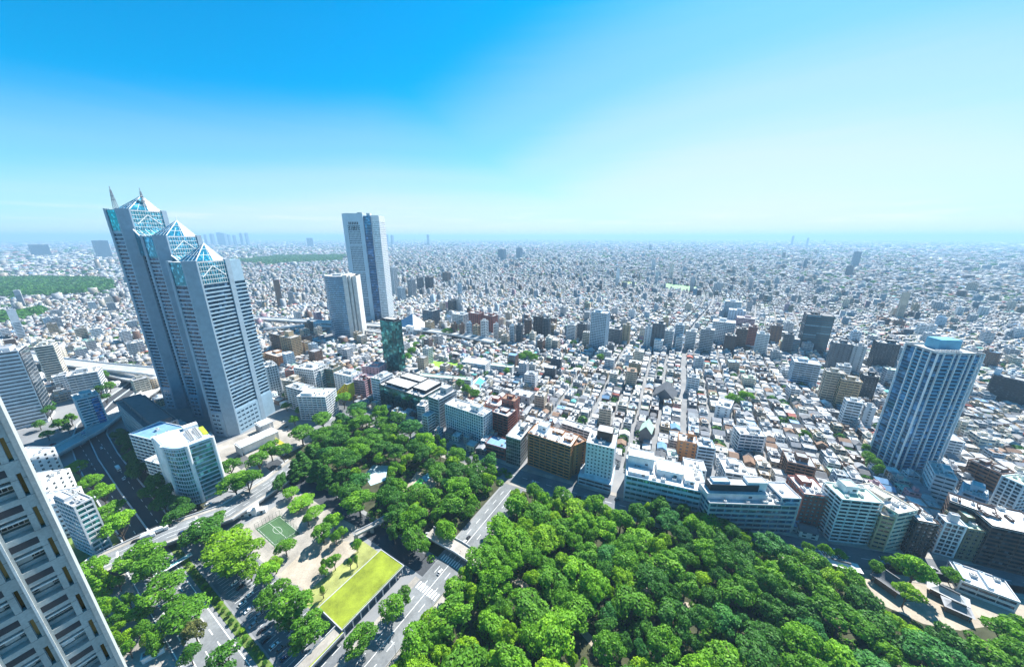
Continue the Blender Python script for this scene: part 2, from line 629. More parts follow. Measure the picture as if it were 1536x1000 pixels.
def building(name, label, fit, h, style="ribbon", wall="white", gl=None, cat="office building", fl=3.4, bay=3.2, roof="pale grey",
             pent="auto", units=5, group=None, mark=None, sp=0.45, tank=False, z0=0.0, pier=0.5, keep=True, bal="wall", seed=None, margin=3.0):
    cx, cy, rot, w, d = fit
    w, d = max(w, 4), max(d, 4)
    rnd = random.Random(seed if seed is not None else int(cx * 7 + cy * 13))
    gl = gl or G_DARK
    wm = WALL[wall] if isinstance(wall, str) else wall
    rm = ROOF[roof] if isinstance(roof, str) else roof
    t = thing(name, label, cat, (cx, cy, z0), rot, group)
    nf = max(2, round(h / fl))
    fh = h / nf
    W = MB()
    x, y = w / 2, d / 2
    if style in ("ribbon", "grid"):
        g = 0.32
        for i in range(nf):
            z = i * fh
            W.box(-x, x, -y, y, z if i == 0 else z - 0.001, z + fh * sp)
            if style == "ribbon":
                wb = MB()
                wb.box(-x + g, x - g, -y + g, y - g, 0, fh * (1 - sp))
                wb.build("window", gl, t, (0, 0, z + fh * sp))
        c = 0.8
        for sx in (-1, 1):
            for sy in (-1, 1):
                W.box(min(sx * (x + 0.03), sx * (x - c)), max(sx * (x + 0.03), sx * (x - c)), min(sy * (y + 0.03), sy * (y - c)), max(sy * (y + 0.03), sy * (y - c)), 0, h)
        if style == "ribbon" and bay:
            for n_, (L, ax) in (("x", (w, 0)), ("y", (d, 1))):
                k = max(2, round(L / (bay * 2.2)))
                for j in range(1, k):
                    q = -L / 2 + L * j / k
                    for sgn in (-1, 1):
                        e0, e1 = sorted((sgn * ((y if ax == 0 else x) - g - 0.12), sgn * ((y if ax == 0 else x) - 0.12)))
                        if ax == 0:
                            W.box(q - 0.14, q + 0.14, e0, e1, 0, h)
                        else:
                            W.box(e0, e1, q - 0.14, q + 0.14, 0, h)
        if style == "grid":
            W.box(-x + 0.6, x - 0.6, -y + 0.6, y - 0.6, 0, h)
            rects = []
            for face in seen_faces(cx, cy, rot, w, d):
                L = w if face in ("front", "back") else d
                k = max(2, round((L - 1.6) / bay))
                bw = (L - 1.6) / k
                for j in range(k + 1):
                    q = -L / 2 + 0.8 + bw * j
                    for_x = face in ("front", "back")
                    o0, o1 = (y - 0.55, y + 0.02) if for_x else (x - 0.55, x + 0.02)
                    if face in ("front", "left"):
                        o0, o1 = -o1, -o0
                    if 0 < j < k:
                        if for_x:
                            W.box(q - pier / 2, q + pier / 2, o0, o1, 0, h)
                        else:
                            W.box(o0, o1, q - pier / 2, q + pier / 2, 0, h)
                for i in range(nf):
                    for j in range(k):
                        q = -L / 2 + 0.8 + bw * (j + 0.5)
                        zc = i * fh + fh * (sp + 1) / 2
                        a = {"front": (0.0, (q, -y + 0.4, zc)), "back": (math.pi, (q, y - 0.4, zc)), "right": (math.pi / 2, (x - 0.4, q, zc)), "left": (-math.pi / 2, (-x + 0.4, q, zc))}[face]
                        rects.append((a[0], a[1], bw - pier - 0.01, fh * (1 - sp) - 0.01))
            rects.sort(key=lambda r: -r[1][2])
            panes(t, rects, gl)
    elif style == "balcony":
        b = 1.3
        W.box(-x + b, x - b, -y + b, y - b, 0, h)
        bm = WALL[bal] if bal in WALL else wm
        for i in range(nf):
            z = i * fh
            wb = MB()
            wb.box(-x + b - 0.07, x - b + 0.07, -y + b - 0.07, y - b + 0.07, 0, fh * 0.62)
            wb.build("window", gl, t, (0, 0, z + 0.25))
            bb = MB()
            bb.box(-x, x, -y, y, -0.22, 0)
            ring(bb, w, d, 0.14, 0.0, fh * 0.36)
            bb.build("balcony", bm, t, (0, 0, z + 0.22))
        k = max(2, round(w / (bay * 2)))
        for j in range(1, k):
            q = -x + w * j / k
            W.box(q - 0.13, q + 0.13, -y + 0.16, -y + b + 0.1, 0, h)
            W.box(q - 0.13, q + 0.13, y - b - 0.1, y - 0.16, 0, h)
        k = max(2, round(d / (bay * 2)))
        for j in range(1, k):
            q = -y + d * j / k
            W.box(-x + 0.16, -x + b + 0.1, q - 0.13, q + 0.13, 0, h)
            W.box(x - b - 0.1, x - 0.16, q - 0.13, q + 0.13, 0, h)
        for sx in (-1, 1):
            for sy in (-1, 1):
                W.box(min(sx * (x - 0.16), sx * (x - 0.7)), max(sx * (x - 0.16), sx * (x - 0.7)), min(sy * (y - 0.16), sy * (y - 0.7)), max(sy * (y - 0.16), sy * (y - 0.7)), 0, h)
    elif style == "curtain":
        gb = MB()
        gb.box(-x + 0.15, x - 0.15, -y + 0.15, y - 0.15, 0, h)
        gb.build("glass_facade", gl, t)
        for i in range(nf + 1):
            z = min(i * fh, h - 0.3)
            ring(W, w, d, 0.2, z, z + (0.3 if i < nf else 0.29))
        for L, ax in ((w, 0), (d, 1)):
            k = max(2, round(L / bay))
            for j in range(k + 1):
                q = -L / 2 + 0.12 + (L - 0.24) * j / k
                for sgn in (-1, 1):
                    e0, e1 = sorted((sgn * ((y if ax == 0 else x) - 0.2), sgn * ((y if ax == 0 else x) + 0.02)))
                    if ax == 0:
                        W.box(q - 0.07, q + 0.07, e0, e1, 0, h)
                    else:
                        W.box(e0, e1, q - 0.07, q + 0.07, 0, h)
    elif style == "plain":
        W.box(-x, x, -y, y, 0, h)
        for face in seen_faces(cx, cy, rot, w, d):
            L = w if face in ("front", "back") else d
            k = max(1, int(L // (bay * 1.6)))
            rects = []
            for i in range(nf):
                for j in range(k):
                    q = -L / 2 + L * (j + 0.5) / k
                    zc = i * fh + fh * 0.55
                    a = {"front": (0.0, (q, -y, zc)), "back": (math.pi, (q, y, zc)), "right": (math.pi / 2, (x, q, zc)), "left": (-math.pi / 2, (-x, q, zc))}[face]
                    rects.append((a[0], a[1], bay * 0.6, fh * 0.45))
            panes(t, rects, gl, 30)
    W.build("wall", wm, t)
    if pent == "auto":
        a = rnd.uniform(0.15, 0.5)
        c = rnd.uniform(0.3, 0.5)
        pent = [(a, a + min(0.4, 8 / w + 0.1), c, c + min(0.42, 7 / d + 0.1), rnd.uniform(2.8, 4.5))]
    roof_parts(t, w, d, h, wm, rm, pent, units, tank, rnd)
    if keep:
        EXCLUDE.append(grow(cx, cy, rot, w, d, margin))
        OCCLUDERS.append((cx, cy, rot, w, d, h))
    if mark:
        LANDMARKS.append((mark, cx, cy))
    return t


B = building
W9 = WALL
# ---- the street front along the park, from the green glass block to the dark apartments on the right
B("glass_office_block", "dark green mirror-glass office block with a crowded grey roof above the park's top corner", rect3(27, (568.6, 577), (634, 597), (640, 566)), 27, "curtain", "black", glass("green_mirror_glass", (0.02, 0.16, 0.15), 0.04, 0.75, (7, 7, 6), 0.25), bay=7, fl=6, roof="pale grey",
  pent=[(0.08, 0.62, 0.1, 0.5, 3), (0.66, 0.95, 0.2, 0.8, 4), (0.1, 0.6, 0.6, 0.9, 2.5)], units=26, mark="the dark green mirror-glass block")
B("office_building", "slim white office with a pointed light well left of the green mirror-glass block", rect3(32, (556, 567), (570, 570), 22), 32, "ribbon", "white", G_BLUE, sp=0.5, units=4)
B("office_building", "grey banded office between the green mirror-glass block and the white window-grid block", rect3(36.6, (641.8, 595.5), (657.6, 601), (682, 585)), 36.6, "ribbon", "grey", G_DARK, fl=3.3, sp=0.55, pent=[(0.2, 0.8, 0.55, 0.9, 6)], mark="the grey banded office")
B("narrow_building", "narrow white building squeezed between the green glass block and the grey banded office", rect3(20, (633, 623), (641, 626), 12), 20, "ribbon", "white", G_DARK, units=1, pent=[])
B("apartment_block", "white apartment block with a deep grid of blue-grey windows beside the park", rect3(32, (667, 606.5), (724.7, 626), (735.7, 615)), 32, "grid", "white", G_BLUE, "apartment block", 3.25, 3.0, "pale grey", [(0.62, 0.82, 0.35, 0.8, 5), (0.84, 0.98, 0.1, 0.4, 1.2)], 6, mark="the white window-grid block", sp=0.3, pier=0.8)
B("apartment_block", "stepped red-brick apartment block right of the white window-grid block", rect3(30, (737.9, 618.3), (762, 626), (773, 614)), 30, "balcony", "red brick", G_DARK, "apartment block", 3.1, 3, "pale grey", [(0.3, 0.75, 0.3, 0.8, 2)], 3, mark="the stepped red-brick block")
B("apartment_block", "taller red-brick stair tower block behind the stepped red-brick block", rect3(38, (752, 598), (772, 603), 12), 38, "plain", "red brick", G_DARK, "apartment block", 3.1, 3, "brown", [(0.3, 0.7, 0.3, 0.7, 3)], 1)
B("apartment_block", "long white-roofed brick block behind the stepped red-brick block", rect3(28, (727, 605), (752, 611), 16), 28, "ribbon", "red brick", G_DARK, "apartment block", 3.1, 3, "white", "auto", 3)
B("low_building", "low red-brick building with a blue-grey roof between the brick block and the grey hall", rect3(12, (728, 665), (758, 674), 15), 12, "ribbon", "red brick", G_DARK, "building", 4, 3, "blue", [], 3)
B("office_building", "square grey building with a green glass front left of the long orange-brick block", rect3(28.2, (758.8, 654.6), (780.8, 661), (802, 640)), 28.2, "curtain", "grey", glass("green_grey_glass", (0.05, 0.085, 0.07), 0.1, 0.4, (2, 2, 3)), bay=2.2, roof="pale grey", pent=[(0.55, 0.85, 0.45, 0.8, 6)], units=3, mark="the square grey glass-fronted building")
B("apartment_block", "long orange-brick apartment block with rows of balconies facing the park", rect3(33, (791.7, 650), (856.6, 671), (873, 655)), 33, "balcony", "orange brick", G_DARK, "apartment block", 3.0, 3.1, "white", [(0.12, 0.34, 0.5, 0.9, 5, W9["white"]), (0.45, 0.7, 0.6, 0.9, 2.2), (0.78, 0.95, 0.3, 0.6, 2.5)], 8, mark="the long orange-brick block")
B("apartment_block", "rust-brown rear wing at the right end of the long orange-brick block", rect3(31, (862, 668), (880, 660), 10), 30, "plain", "orange brick", G_DARK, "apartment block", 3.0, 3.1, "brown", [], 1)
HOT = rect3(37.5, (879.7, 664.5), (921.5, 674.4), (931, 653))
B("hotel_tower", "white hotel with rows of small square dark windows beside the side street", HOT, 37.5, "grid", "white", G_DARK, "hotel", 3.3, 3.0, "pale grey", [(0.3, 0.85, 0.4, 0.9, 8, W9["dark brown"])], 4, mark="the white square-windowed hotel", sp=0.55, pier=1.7)
B("hotel_podium", "low white hotel podium with a flat canopy roof under the square-windowed hotel", (HOT[0] - 3.2, HOT[1] - 3.2, HOT[2], HOT[3] + 5, HOT[4] + 4), 7, "ribbon", "pale blue", G_DARK, "podium", 3.5, 3, "white", [], 0, keep=False)
LW = rect3(23, (938.8, 714), (1061.7, 741), 27)
B("office_building", "long white-and-teal banded office with a cluttered terrace roof facing the park", LW, 23, "ribbon", "pale blue", G_TEAL, fl=4.6, bay=2, roof="white", pent=[(0.02, 0.36, 0.55, 0.95, 9, W9["white"]), (0.4, 0.72, 0.35, 0.9, 5, W9["white"]), (0.74, 0.86, 0.2, 0.9, 3.5, W9["white"]), (0.03, 0.3, 0.12, 0.4, 2, W9["pale grey"])], units=12, mark="the long white-and-teal office", sp=0.5)
DK = rect3(28.6, (1066, 747.5), (1200, 752), (1186, 727))
B("office_building", "wide blue-grey office with a stepped dark glass crown behind the park trees", DK, 24, "ribbon", "grey", G_BLUE, fl=4, bay=2.4, roof="pale grey", pent=[(0.0, 0.7, 0.3, 0.98, 4.2, W9["pale grey"]), (0.06, 0.62, 0.5, 0.95, 9, W9["black"]), (0.5, 0.72, 0.55, 0.95, 11, W9["white"]), (0.1, 0.3, 0.6, 0.9, 10.5, W9["pale blue"])], units=9, mark="the wide blue-grey stepped office", sp=0.4)
B("office_building", "flat pale-roofed end wing of the blue-grey stepped office", (DK[0] + 24.5 * math.cos(DK[2]) + 2, DK[1] + 24.5 * math.sin(DK[2]) + 2, DK[2], 13, DK[4] * 0.98), 28.4, "ribbon", "pale grey", G_BLUE, fl=4, roof="white", pent=[], units=1, keep=False)
B("apartment_block", "red-brick block with rows of pale windows left of the green-roofed white block", rect3(28, (1206, 742), (1247, 747), 20), 28, "grid", "red brick", G_PALE, "apartment block", 3.0, 3.0, "white", "auto", 4, mark="the red-brick pale-windowed block", sp=0.5, pier=1.1)
B("apartment_block", "white balconied apartment block with a pale green roof at the street bend", rect3(34.7, (1262.8, 750), (1326, 756), (1243.6, 724)), 34.7, "balcony", "white", G_DARK, "apartment block", 2.95, 3.2, "green", [(0.28, 0.6, 0.45, 0.9, 5, W9["white"])], 4, mark="the green-roofed white block")
B("office_building", "narrow olive-beige building right of the green-roofed white block", rect3(27, (1322, 774), (1344, 779), 15), 27, "ribbon", "tan", G_DARK, sp=0.55, units=2)
B("office_building", "cream building with a tall glass atrium slot and rounded front corner", rect3(31, (1347, 772), (1377, 766), 26), 31, "ribbon", "cream", G_TEAL, fl=3.6, sp=0.5, roof="white", units=6, mark="the cream atrium building")
B("apartment_block", "dark brown brick block between the cream atrium building and white grid block", rect3(27, (1377, 782), (1409, 788), 18), 27, "grid", "dark brown", G_DARK, "apartment block", 3, 3.2, "white", [(0.2, 0.5, 0.4, 0.8, 3.5)], 3, sp=0.4, pier=1.2)
B("office_building", "white lattice-fronted building with a roof tank between two dark brown blocks", rect3(25, (1418, 784), (1451, 792), (1401, 770)), 25, "grid", "white", G_DARK, fl=3.1, bay=3.2, roof="pale grey", pent=[(0.3, 0.7, 0.35, 0.7, 5, W9["pale grey"])], units=2, tank=True, sp=0.25, pier=0.5, mark="the white lattice building")
B("apartment_block", "dark olive tiled block with a green roof garden right of the white lattice building", rect3(24, (1452, 794), (1487, 800), 16), 24, "grid", "olive", G_DARK, "apartment block", 3, 3.4, "green", [(0.3, 0.65, 0.4, 0.8, 4)], 2, sp=0.5, pier=1.4)
B("apartment_block", "large dark brown apartment block with a long white roof at the picture's right edge", rect3(30, (1488, 790), (1590, 812), 24), 30, "balcony", "dark brown", G_DARK, "apartment block", 3.0, 3.3, "white", [(0.1, 0.16, 0.4, 0.6, 1.2), (0.3, 0.36, 0.4, 0.6, 1.2), (0.5, 0.56, 0.4, 0.6, 1.2)], 2, mark="the large dark brown block")
B("apartment_block", "dark brown rear wing with a narrow white roof behind the white lattice building", rect3(31, (1424, 752), (1497, 778), 12), 31, "balcony", "dark brown", G_DARK, "apartment block", 3.0, 3.3, "white", [(0.2, 0.25, 0.3, 0.7, 1.2), (0.6, 0.66, 0.3, 0.7, 1.2)], 2)
# ---- second row on the right
B("office_building", "pale blue stepped office behind the dark brown rear wing", rect3(26, (1443, 738), (1482, 752), 16), 26, "ribbon", "pale blue", G_BLUE, units=4, pent=[(0.3, 0.8, 0.4, 0.9, 5)])
B("office_building", "lilac-white office at the foot of the blue striped high-rise", rect3(22, (1402, 712), (1437, 722), 22), 22, "ribbon", "white", G_DARK, units=4, sp=0.6)
B("apartment_block", "white apartment block with a deep square lattice at the picture's right edge", rect3(30, (1501.6, 714), (1537, 730), 16), 30, "grid", "white", G_DARK, "apartment block", 3, 3.2, "green", "auto", 2, sp=0.3, pier=0.7)
B("apartment_block", "brown stepped apartments with grey roofs right of the blue striped high-rise", rect3(22, (1452, 690), (1502, 712), 14), 22, "balcony", "brown", G_DARK, "apartment block", 3, 3.1, "grey", [(0.1, 0.4, 0.3, 0.8, 2.5), (0.55, 0.9, 0.3, 0.8, 2.5)], 4, mark="the brown stepped apartments")
B("apartment_block", "dark apartment slab with a pale lift tower at the picture's right edge", rect3(34, (1488, 562), (1560, 578), 16), 34, "balcony", "black", G_DARK, "apartment block", 3, 3.1, "grey", [(0.0, 0.1, 0.2, 0.8, 8, W9["pale blue"])], 2)
# ---- left of the picture
B("office_building", "office of blue glass and grey bands beside the overpass, left of its shadowed expressway", rect3(43, (109, 758), (138, 744), (82, 742)), 41, "ribbon", "pale grey", G_TEAL, fl=3.6, bay=1.6, roof="pale grey", pent=[(0.05, 0.5, 0.45, 0.95, 2.5)], units=9, mark="the blue-glass office by the overpass", sp=0.35)
B("low_building", "white-roofed building with orange trim behind the blue-glass office", rect3(30, (88, 752), (121, 727), 26), 28, "plain", "white", G_DARK, "building", 4, 3, "white", [(0.3, 0.7, 0.3, 0.7, 2.0)], 4)
B("low_building", "white building with a raised grey roof deck second behind the blue-glass office", rect3(32, (62, 730), (104, 700), 26), 30, "plain", "white", G_DARK, "building", 4, 3, "white", [(0.2, 0.8, 0.25, 0.75, 3.5)], 5)
B("low_building", "white windowed building with small square openings below the striped white tower", rect3(34, (38, 690), (82, 670), 24), 33, "plain", "white", G_DARK, "building", 3.6, 2.4, "white", "auto", 4)
WT = rect3(86, (-6, 536), (30, 527), (43, 516))
x0, y0 = ST(-634, 17)
WTB = B("striped_office_tower", "tall white office tower with dark ribbon windows at the picture's left edge", (x0 - 32, y0 - 10, R(44), 60, 30), 86, "ribbon", "white", G_DARK, "office tower", 4.1, 0, "grey", [(0.1, 0.9, 0.2, 0.8, 3)], 6, sp=0.6, mark="the striped white office tower")
_g = MB()
_g.box(30.04, 30.7, -14.8, 14.8, 4, 85)
for _k in range(21):
    _g.box(30.7, 30.8, -14.8, 14.8, 4 + _k * 4.0, 4.35 + _k * 4.0, 1)
_g.build("glass_side", [G_DARK, M_STEEL], WTB)
B("slab_tower", "slim white and tan slab tower behind the striped white office tower", rect3(56, (50, 522), (80, 518), 22), 56, "ribbon", "cream", G_DARK, "office tower", 3.4, 0, "pale grey", units=3)
B("office_building", "white terraced office with curved bands beside the elevated highway", rect3(34, (98, 566), (146, 558), 24), 34, "balcony", "white", G_BLUE, fl=3.4, roof="pale grey", units=4)
CBO = B("office_building", "white office with a bright blue glass corner strip left of the curving overpass", rect3(40, (112, 599), (148, 590), 24), 38, "ribbon", "white", G_BLUE, fl=3.3, sp=0.5, units=5, pent=[(0.3, 0.8, 0.3, 0.8, 3)], mark="the blue-cornered white office")
_g = MB()
_g.box(-2.5, 2.5, -0.2, 0.2, 3, 36)
for _k in range(10):
    _g.box(-2.5, 2.5, -0.32, -0.2, 3 + _k * 3.4, 3.5 + _k * 3.4, 1)
_f = rect3(40, (112, 599), (148, 590), 24)
_g.build("blue_glass_strip", [glass("bright_blue_glass", (0.03, 0.22, 0.62), 0.1, 0.4), M_STEEL], CBO, (_f[3] / 2 - 4, -_f[4] / 2 - 0.25, 0))
HX, HY = ST(-488, 70)
B("concert_hall", "long dark-roofed hall with blue eaves at the foot of the three-peaked tower", (HX, HY, -GRID, 104, 22), 30, "grid", "grey", G_DARK, "hall", 5, 4, "dark grey", [(0.02, 0.98, 0.2, 0.85, 4, W9["dark grey"])], 0, mark="the long dark-roofed hall", sp=0.5, pier=1.2)
B("office_building", "white office with staggered balconies behind the curved glass block", rect3(42, (191, 646), (232, 656), 22), 38, "balcony", "white", G_DARK, roof="blue", units=3, pent=[])
B("office_building", "white stepped terrace office filling the gap beside the curved glass block", rect3(28, (216, 688), (238, 694), 18), 26, "balcony", "white", G_DARK, units=3, pent=[])
# ---- the blocks between the three-peaked tower and the green glass block
B("office_building", "white office with square blue windows right against the three-peaked tower", rect3(42, (399, 552), (416, 548), 24), 42, "grid", "pale grey", G_DARK, fl=3.6, bay=3, units=3, sp=0.4, pier=0.9)
B("apartment_block", "white-roofed apartment block with a green roof patch facing the park corner", rect3(30, (487.7, 595), (504, 582), (455, 587)), 29, "balcony", "white", G_BLUE, "apartment block", 3, 3, "white", [(0.1, 0.4, 0.5, 0.9, 3), (0.7, 0.95, 0.4, 0.7, 0.3, ROOF["green"])], 6, mark="the white block at the park corner")
B("apartment_block", "white balconied block left of the white block at the park corner", rect3(30, (428, 579), (455, 586), 14), 29, "balcony", "white", G_DARK, "apartment block", 3, 3, "pale grey", "auto", 4)
B("apartment_block", "beige corner apartment block right of the three-peaked tower's base", rect3(30, (422, 570), (440, 572), 16), 29, "balcony", "beige", G_DARK, "apartment block", 3, 3, "pale grey", "auto", 3)
B("office_building", "white office with wide windows behind the beige corner block", rect3(38, (440, 552), (470, 556), 20), 38, "grid", "white", G_DARK, units=4, sp=0.45, pier=0.6)
B("office_building", "grey-green office beside the white wide-windowed office", rect3(34, (466, 556), (481, 557), 18), 34, "ribbon", "grey", G_TEAL, units=3)
B("office_building", "khaki-green office left of the yellow stepped building", rect3(34, (481, 553), (499, 555), 18), 34, "ribbon", "olive", G_TEAL, units=3)
B("office_building", "white cube-stacked office behind the yellow stepped building", rect3(30, (500, 560), (527, 566), 18), 30, "plain", "white", G_BLUE, units=5)
B("office_building", "pink-tiled office building beside the yellow stepped building", rect3(26, (530, 570), (547, 572), 16), 26, "ribbon", "pink", G_DARK, units=2, mark="the pink-tiled office")
B("office_building", "narrow red-brown building just right of the pink-tiled office", rect3(26, (547, 571), (555, 568), 14), 26, "ribbon", "red brick", G_DARK, units=1)
B("shop_building", "pink-grey flat block behind the pink-tiled office", rect3(18, (542, 550), (568, 552), 20), 18, "plain", "pink", G_DARK, "building", units=3)
B("red_building", "small red-sided building behind the beige corner block", rect3(30, (427, 556), (440, 556), 12), 30, "ribbon", "red brick", G_DARK, "building", units=1)
B("apartment_block", "tan apartment block with a stair tower near the elevated highway", rect3(44, (418, 500), (435, 503), 18), 38, "balcony", "tan", G_DARK, "apartment block", 3, 3, "pale grey", [(0.2, 0.6, 0.3, 0.8, 9)], 1)
B("apartment_block", "brown apartment block left of the tan apartment block", rect3(40, (402, 497), (417, 500), 18), 36, "balcony", "brown", G_DARK, "apartment block", 3, 3, "pale grey", "auto", 1)
B("apartment_block", "orange-brown low apartments beside the three-peaked tower", rect3(20, (395, 528), (416, 534), 22), 18, "balcony", "orange brick", G_DARK, "apartment block", 3, 3, "pale grey", "auto", 2)
# ---- school and low halls behind the street front
B("school_building", "long pale green school building beside the bright green playing field", rect3(10, (628, 564), (706, 571), 10), 10, "ribbon", "pale grey", G_PALE, "school", 3.4, 3, "green", [], 2, mark="the pale green school")
B("school_building", "white school wing with a grey roof behind the green playing field", rect3(12, (692, 543), (728, 548), 22), 12, "ribbon", "white", G_BLUE, "school", 3.4, 3, "white", [], 2)
B("school_building", "pale teal school wing right of the playing field", rect3(11, (735, 548), (768, 552), 12), 11, "ribbon", "white", G_PALE, "school", 3.4, 3, "green", [], 2)
B("hall_building", "grey angular hall with a slotted sloping roof behind the grey glass-fronted building", rect3(15, (766, 590), (794, 596), 18), 14, "plain", "grey", G_DARK, "hall", 7, 4, "pale grey", [(0.2, 0.4, 0.2, 0.8, 1.5, W9["white"]), (0.6, 0.8, 0.2, 0.8, 1.5, W9["white"])], 0)
B("apartment_block", "long lilac-grey apartment terrace behind the orange-brick block", rect3(16, (842, 634), (893, 650), 10), 15, "balcony", "pale grey", G_DARK, "apartment block", 3, 3, "pale grey", [], 3)
B("office_building", "orange-brown corner office in the houses behind the long white-and-teal office", rect3(20, (1018, 661), (1046, 667), 14), 20, "plain", "orange brick", G_DARK, units=2, pent=[(0.5, 0.8, 0.4, 0.8, 6)])
B("office_building", "pale blue-grey block in shade right of the orange-brown corner office", rect3(20, (1047, 670), (1074, 674), 14), 20, "ribbon", "pale blue", G_DARK, units=2)
B("white_building", "white cubic building with terraces behind the wide blue-grey office", rect3(20, (1110, 652), (1150, 656), 16), 20, "balcony", "white", G_BLUE, "building", units=3)
B("white_building", "white narrow slab house right of the pitched black roof", rect3(18, (1074, 606), (1096, 612), 26), 16, "plain", "white", G_DARK, "building", units=2)
B("white_building", "white low wing with square windows right of the long white-and-teal office", rect3(14, (1028, 700), (1060, 706), 14), 13, "grid", "white", G_DARK, "building", 3.2, 2.6, "white", [], 3, sp=0.4, pier=0.8)
B("apartment_block", "grey stepped apartment tower in the low houses behind the blue-grey office", rect3(22, (1090, 700), (1128, 706), 20), 16, "balcony", "white", G_DARK, "apartment block", 3, 3, "pale grey", "auto", 3)
B("apartment_block", "dark brown stepped apartments left of the blue striped high-rise's garden", rect3(20, (1182, 690), (1226, 700), 18), 18, "balcony", "brown", G_DARK, "apartment block", 3, 3, "grey", "auto", 3)
# ---- taller blocks farther out: (left, right, top, bottom of what shows, wall, style, floor, label)
def far_block(xl, xr, yt, yb, wall, style, label, cat="apartment block", a=31, roof="pale grey", gl=None, dr=0.75, fl=3.2, mark=None, name=None):
    bx, by = at((xl + xr) / 2, yb)
    f = by * PC + EYE * PS
    lo, hi = 2.0, 330.0
    for _ in range(40):
        m = (lo + hi) / 2
        if pix(bx, by, m)[1] > yt:
            lo = m
        else:
            hi = m
    span = (xr - xl) / 500 * f
    ra = R(a)
    b = math.atan2(bx, by)
    cw, cd = abs(math.cos(ra - b)), abs(math.sin(ra - b))
    w = span / (cw + dr * cd) * math.cos(b) * 1.05
    d = w * dr
    cx, cy = bx + math.sin(ra) * d * 0.5, by + math.cos(ra) * d * 0.5
    return building(name or ("office_tower" if "tower" in cat else "apartment_tower"), label, (cx, cy, -ra, w, d), lo, style, wall, gl, cat, fl, 3.2, roof, units=2, mark=mark, sp=0.45)


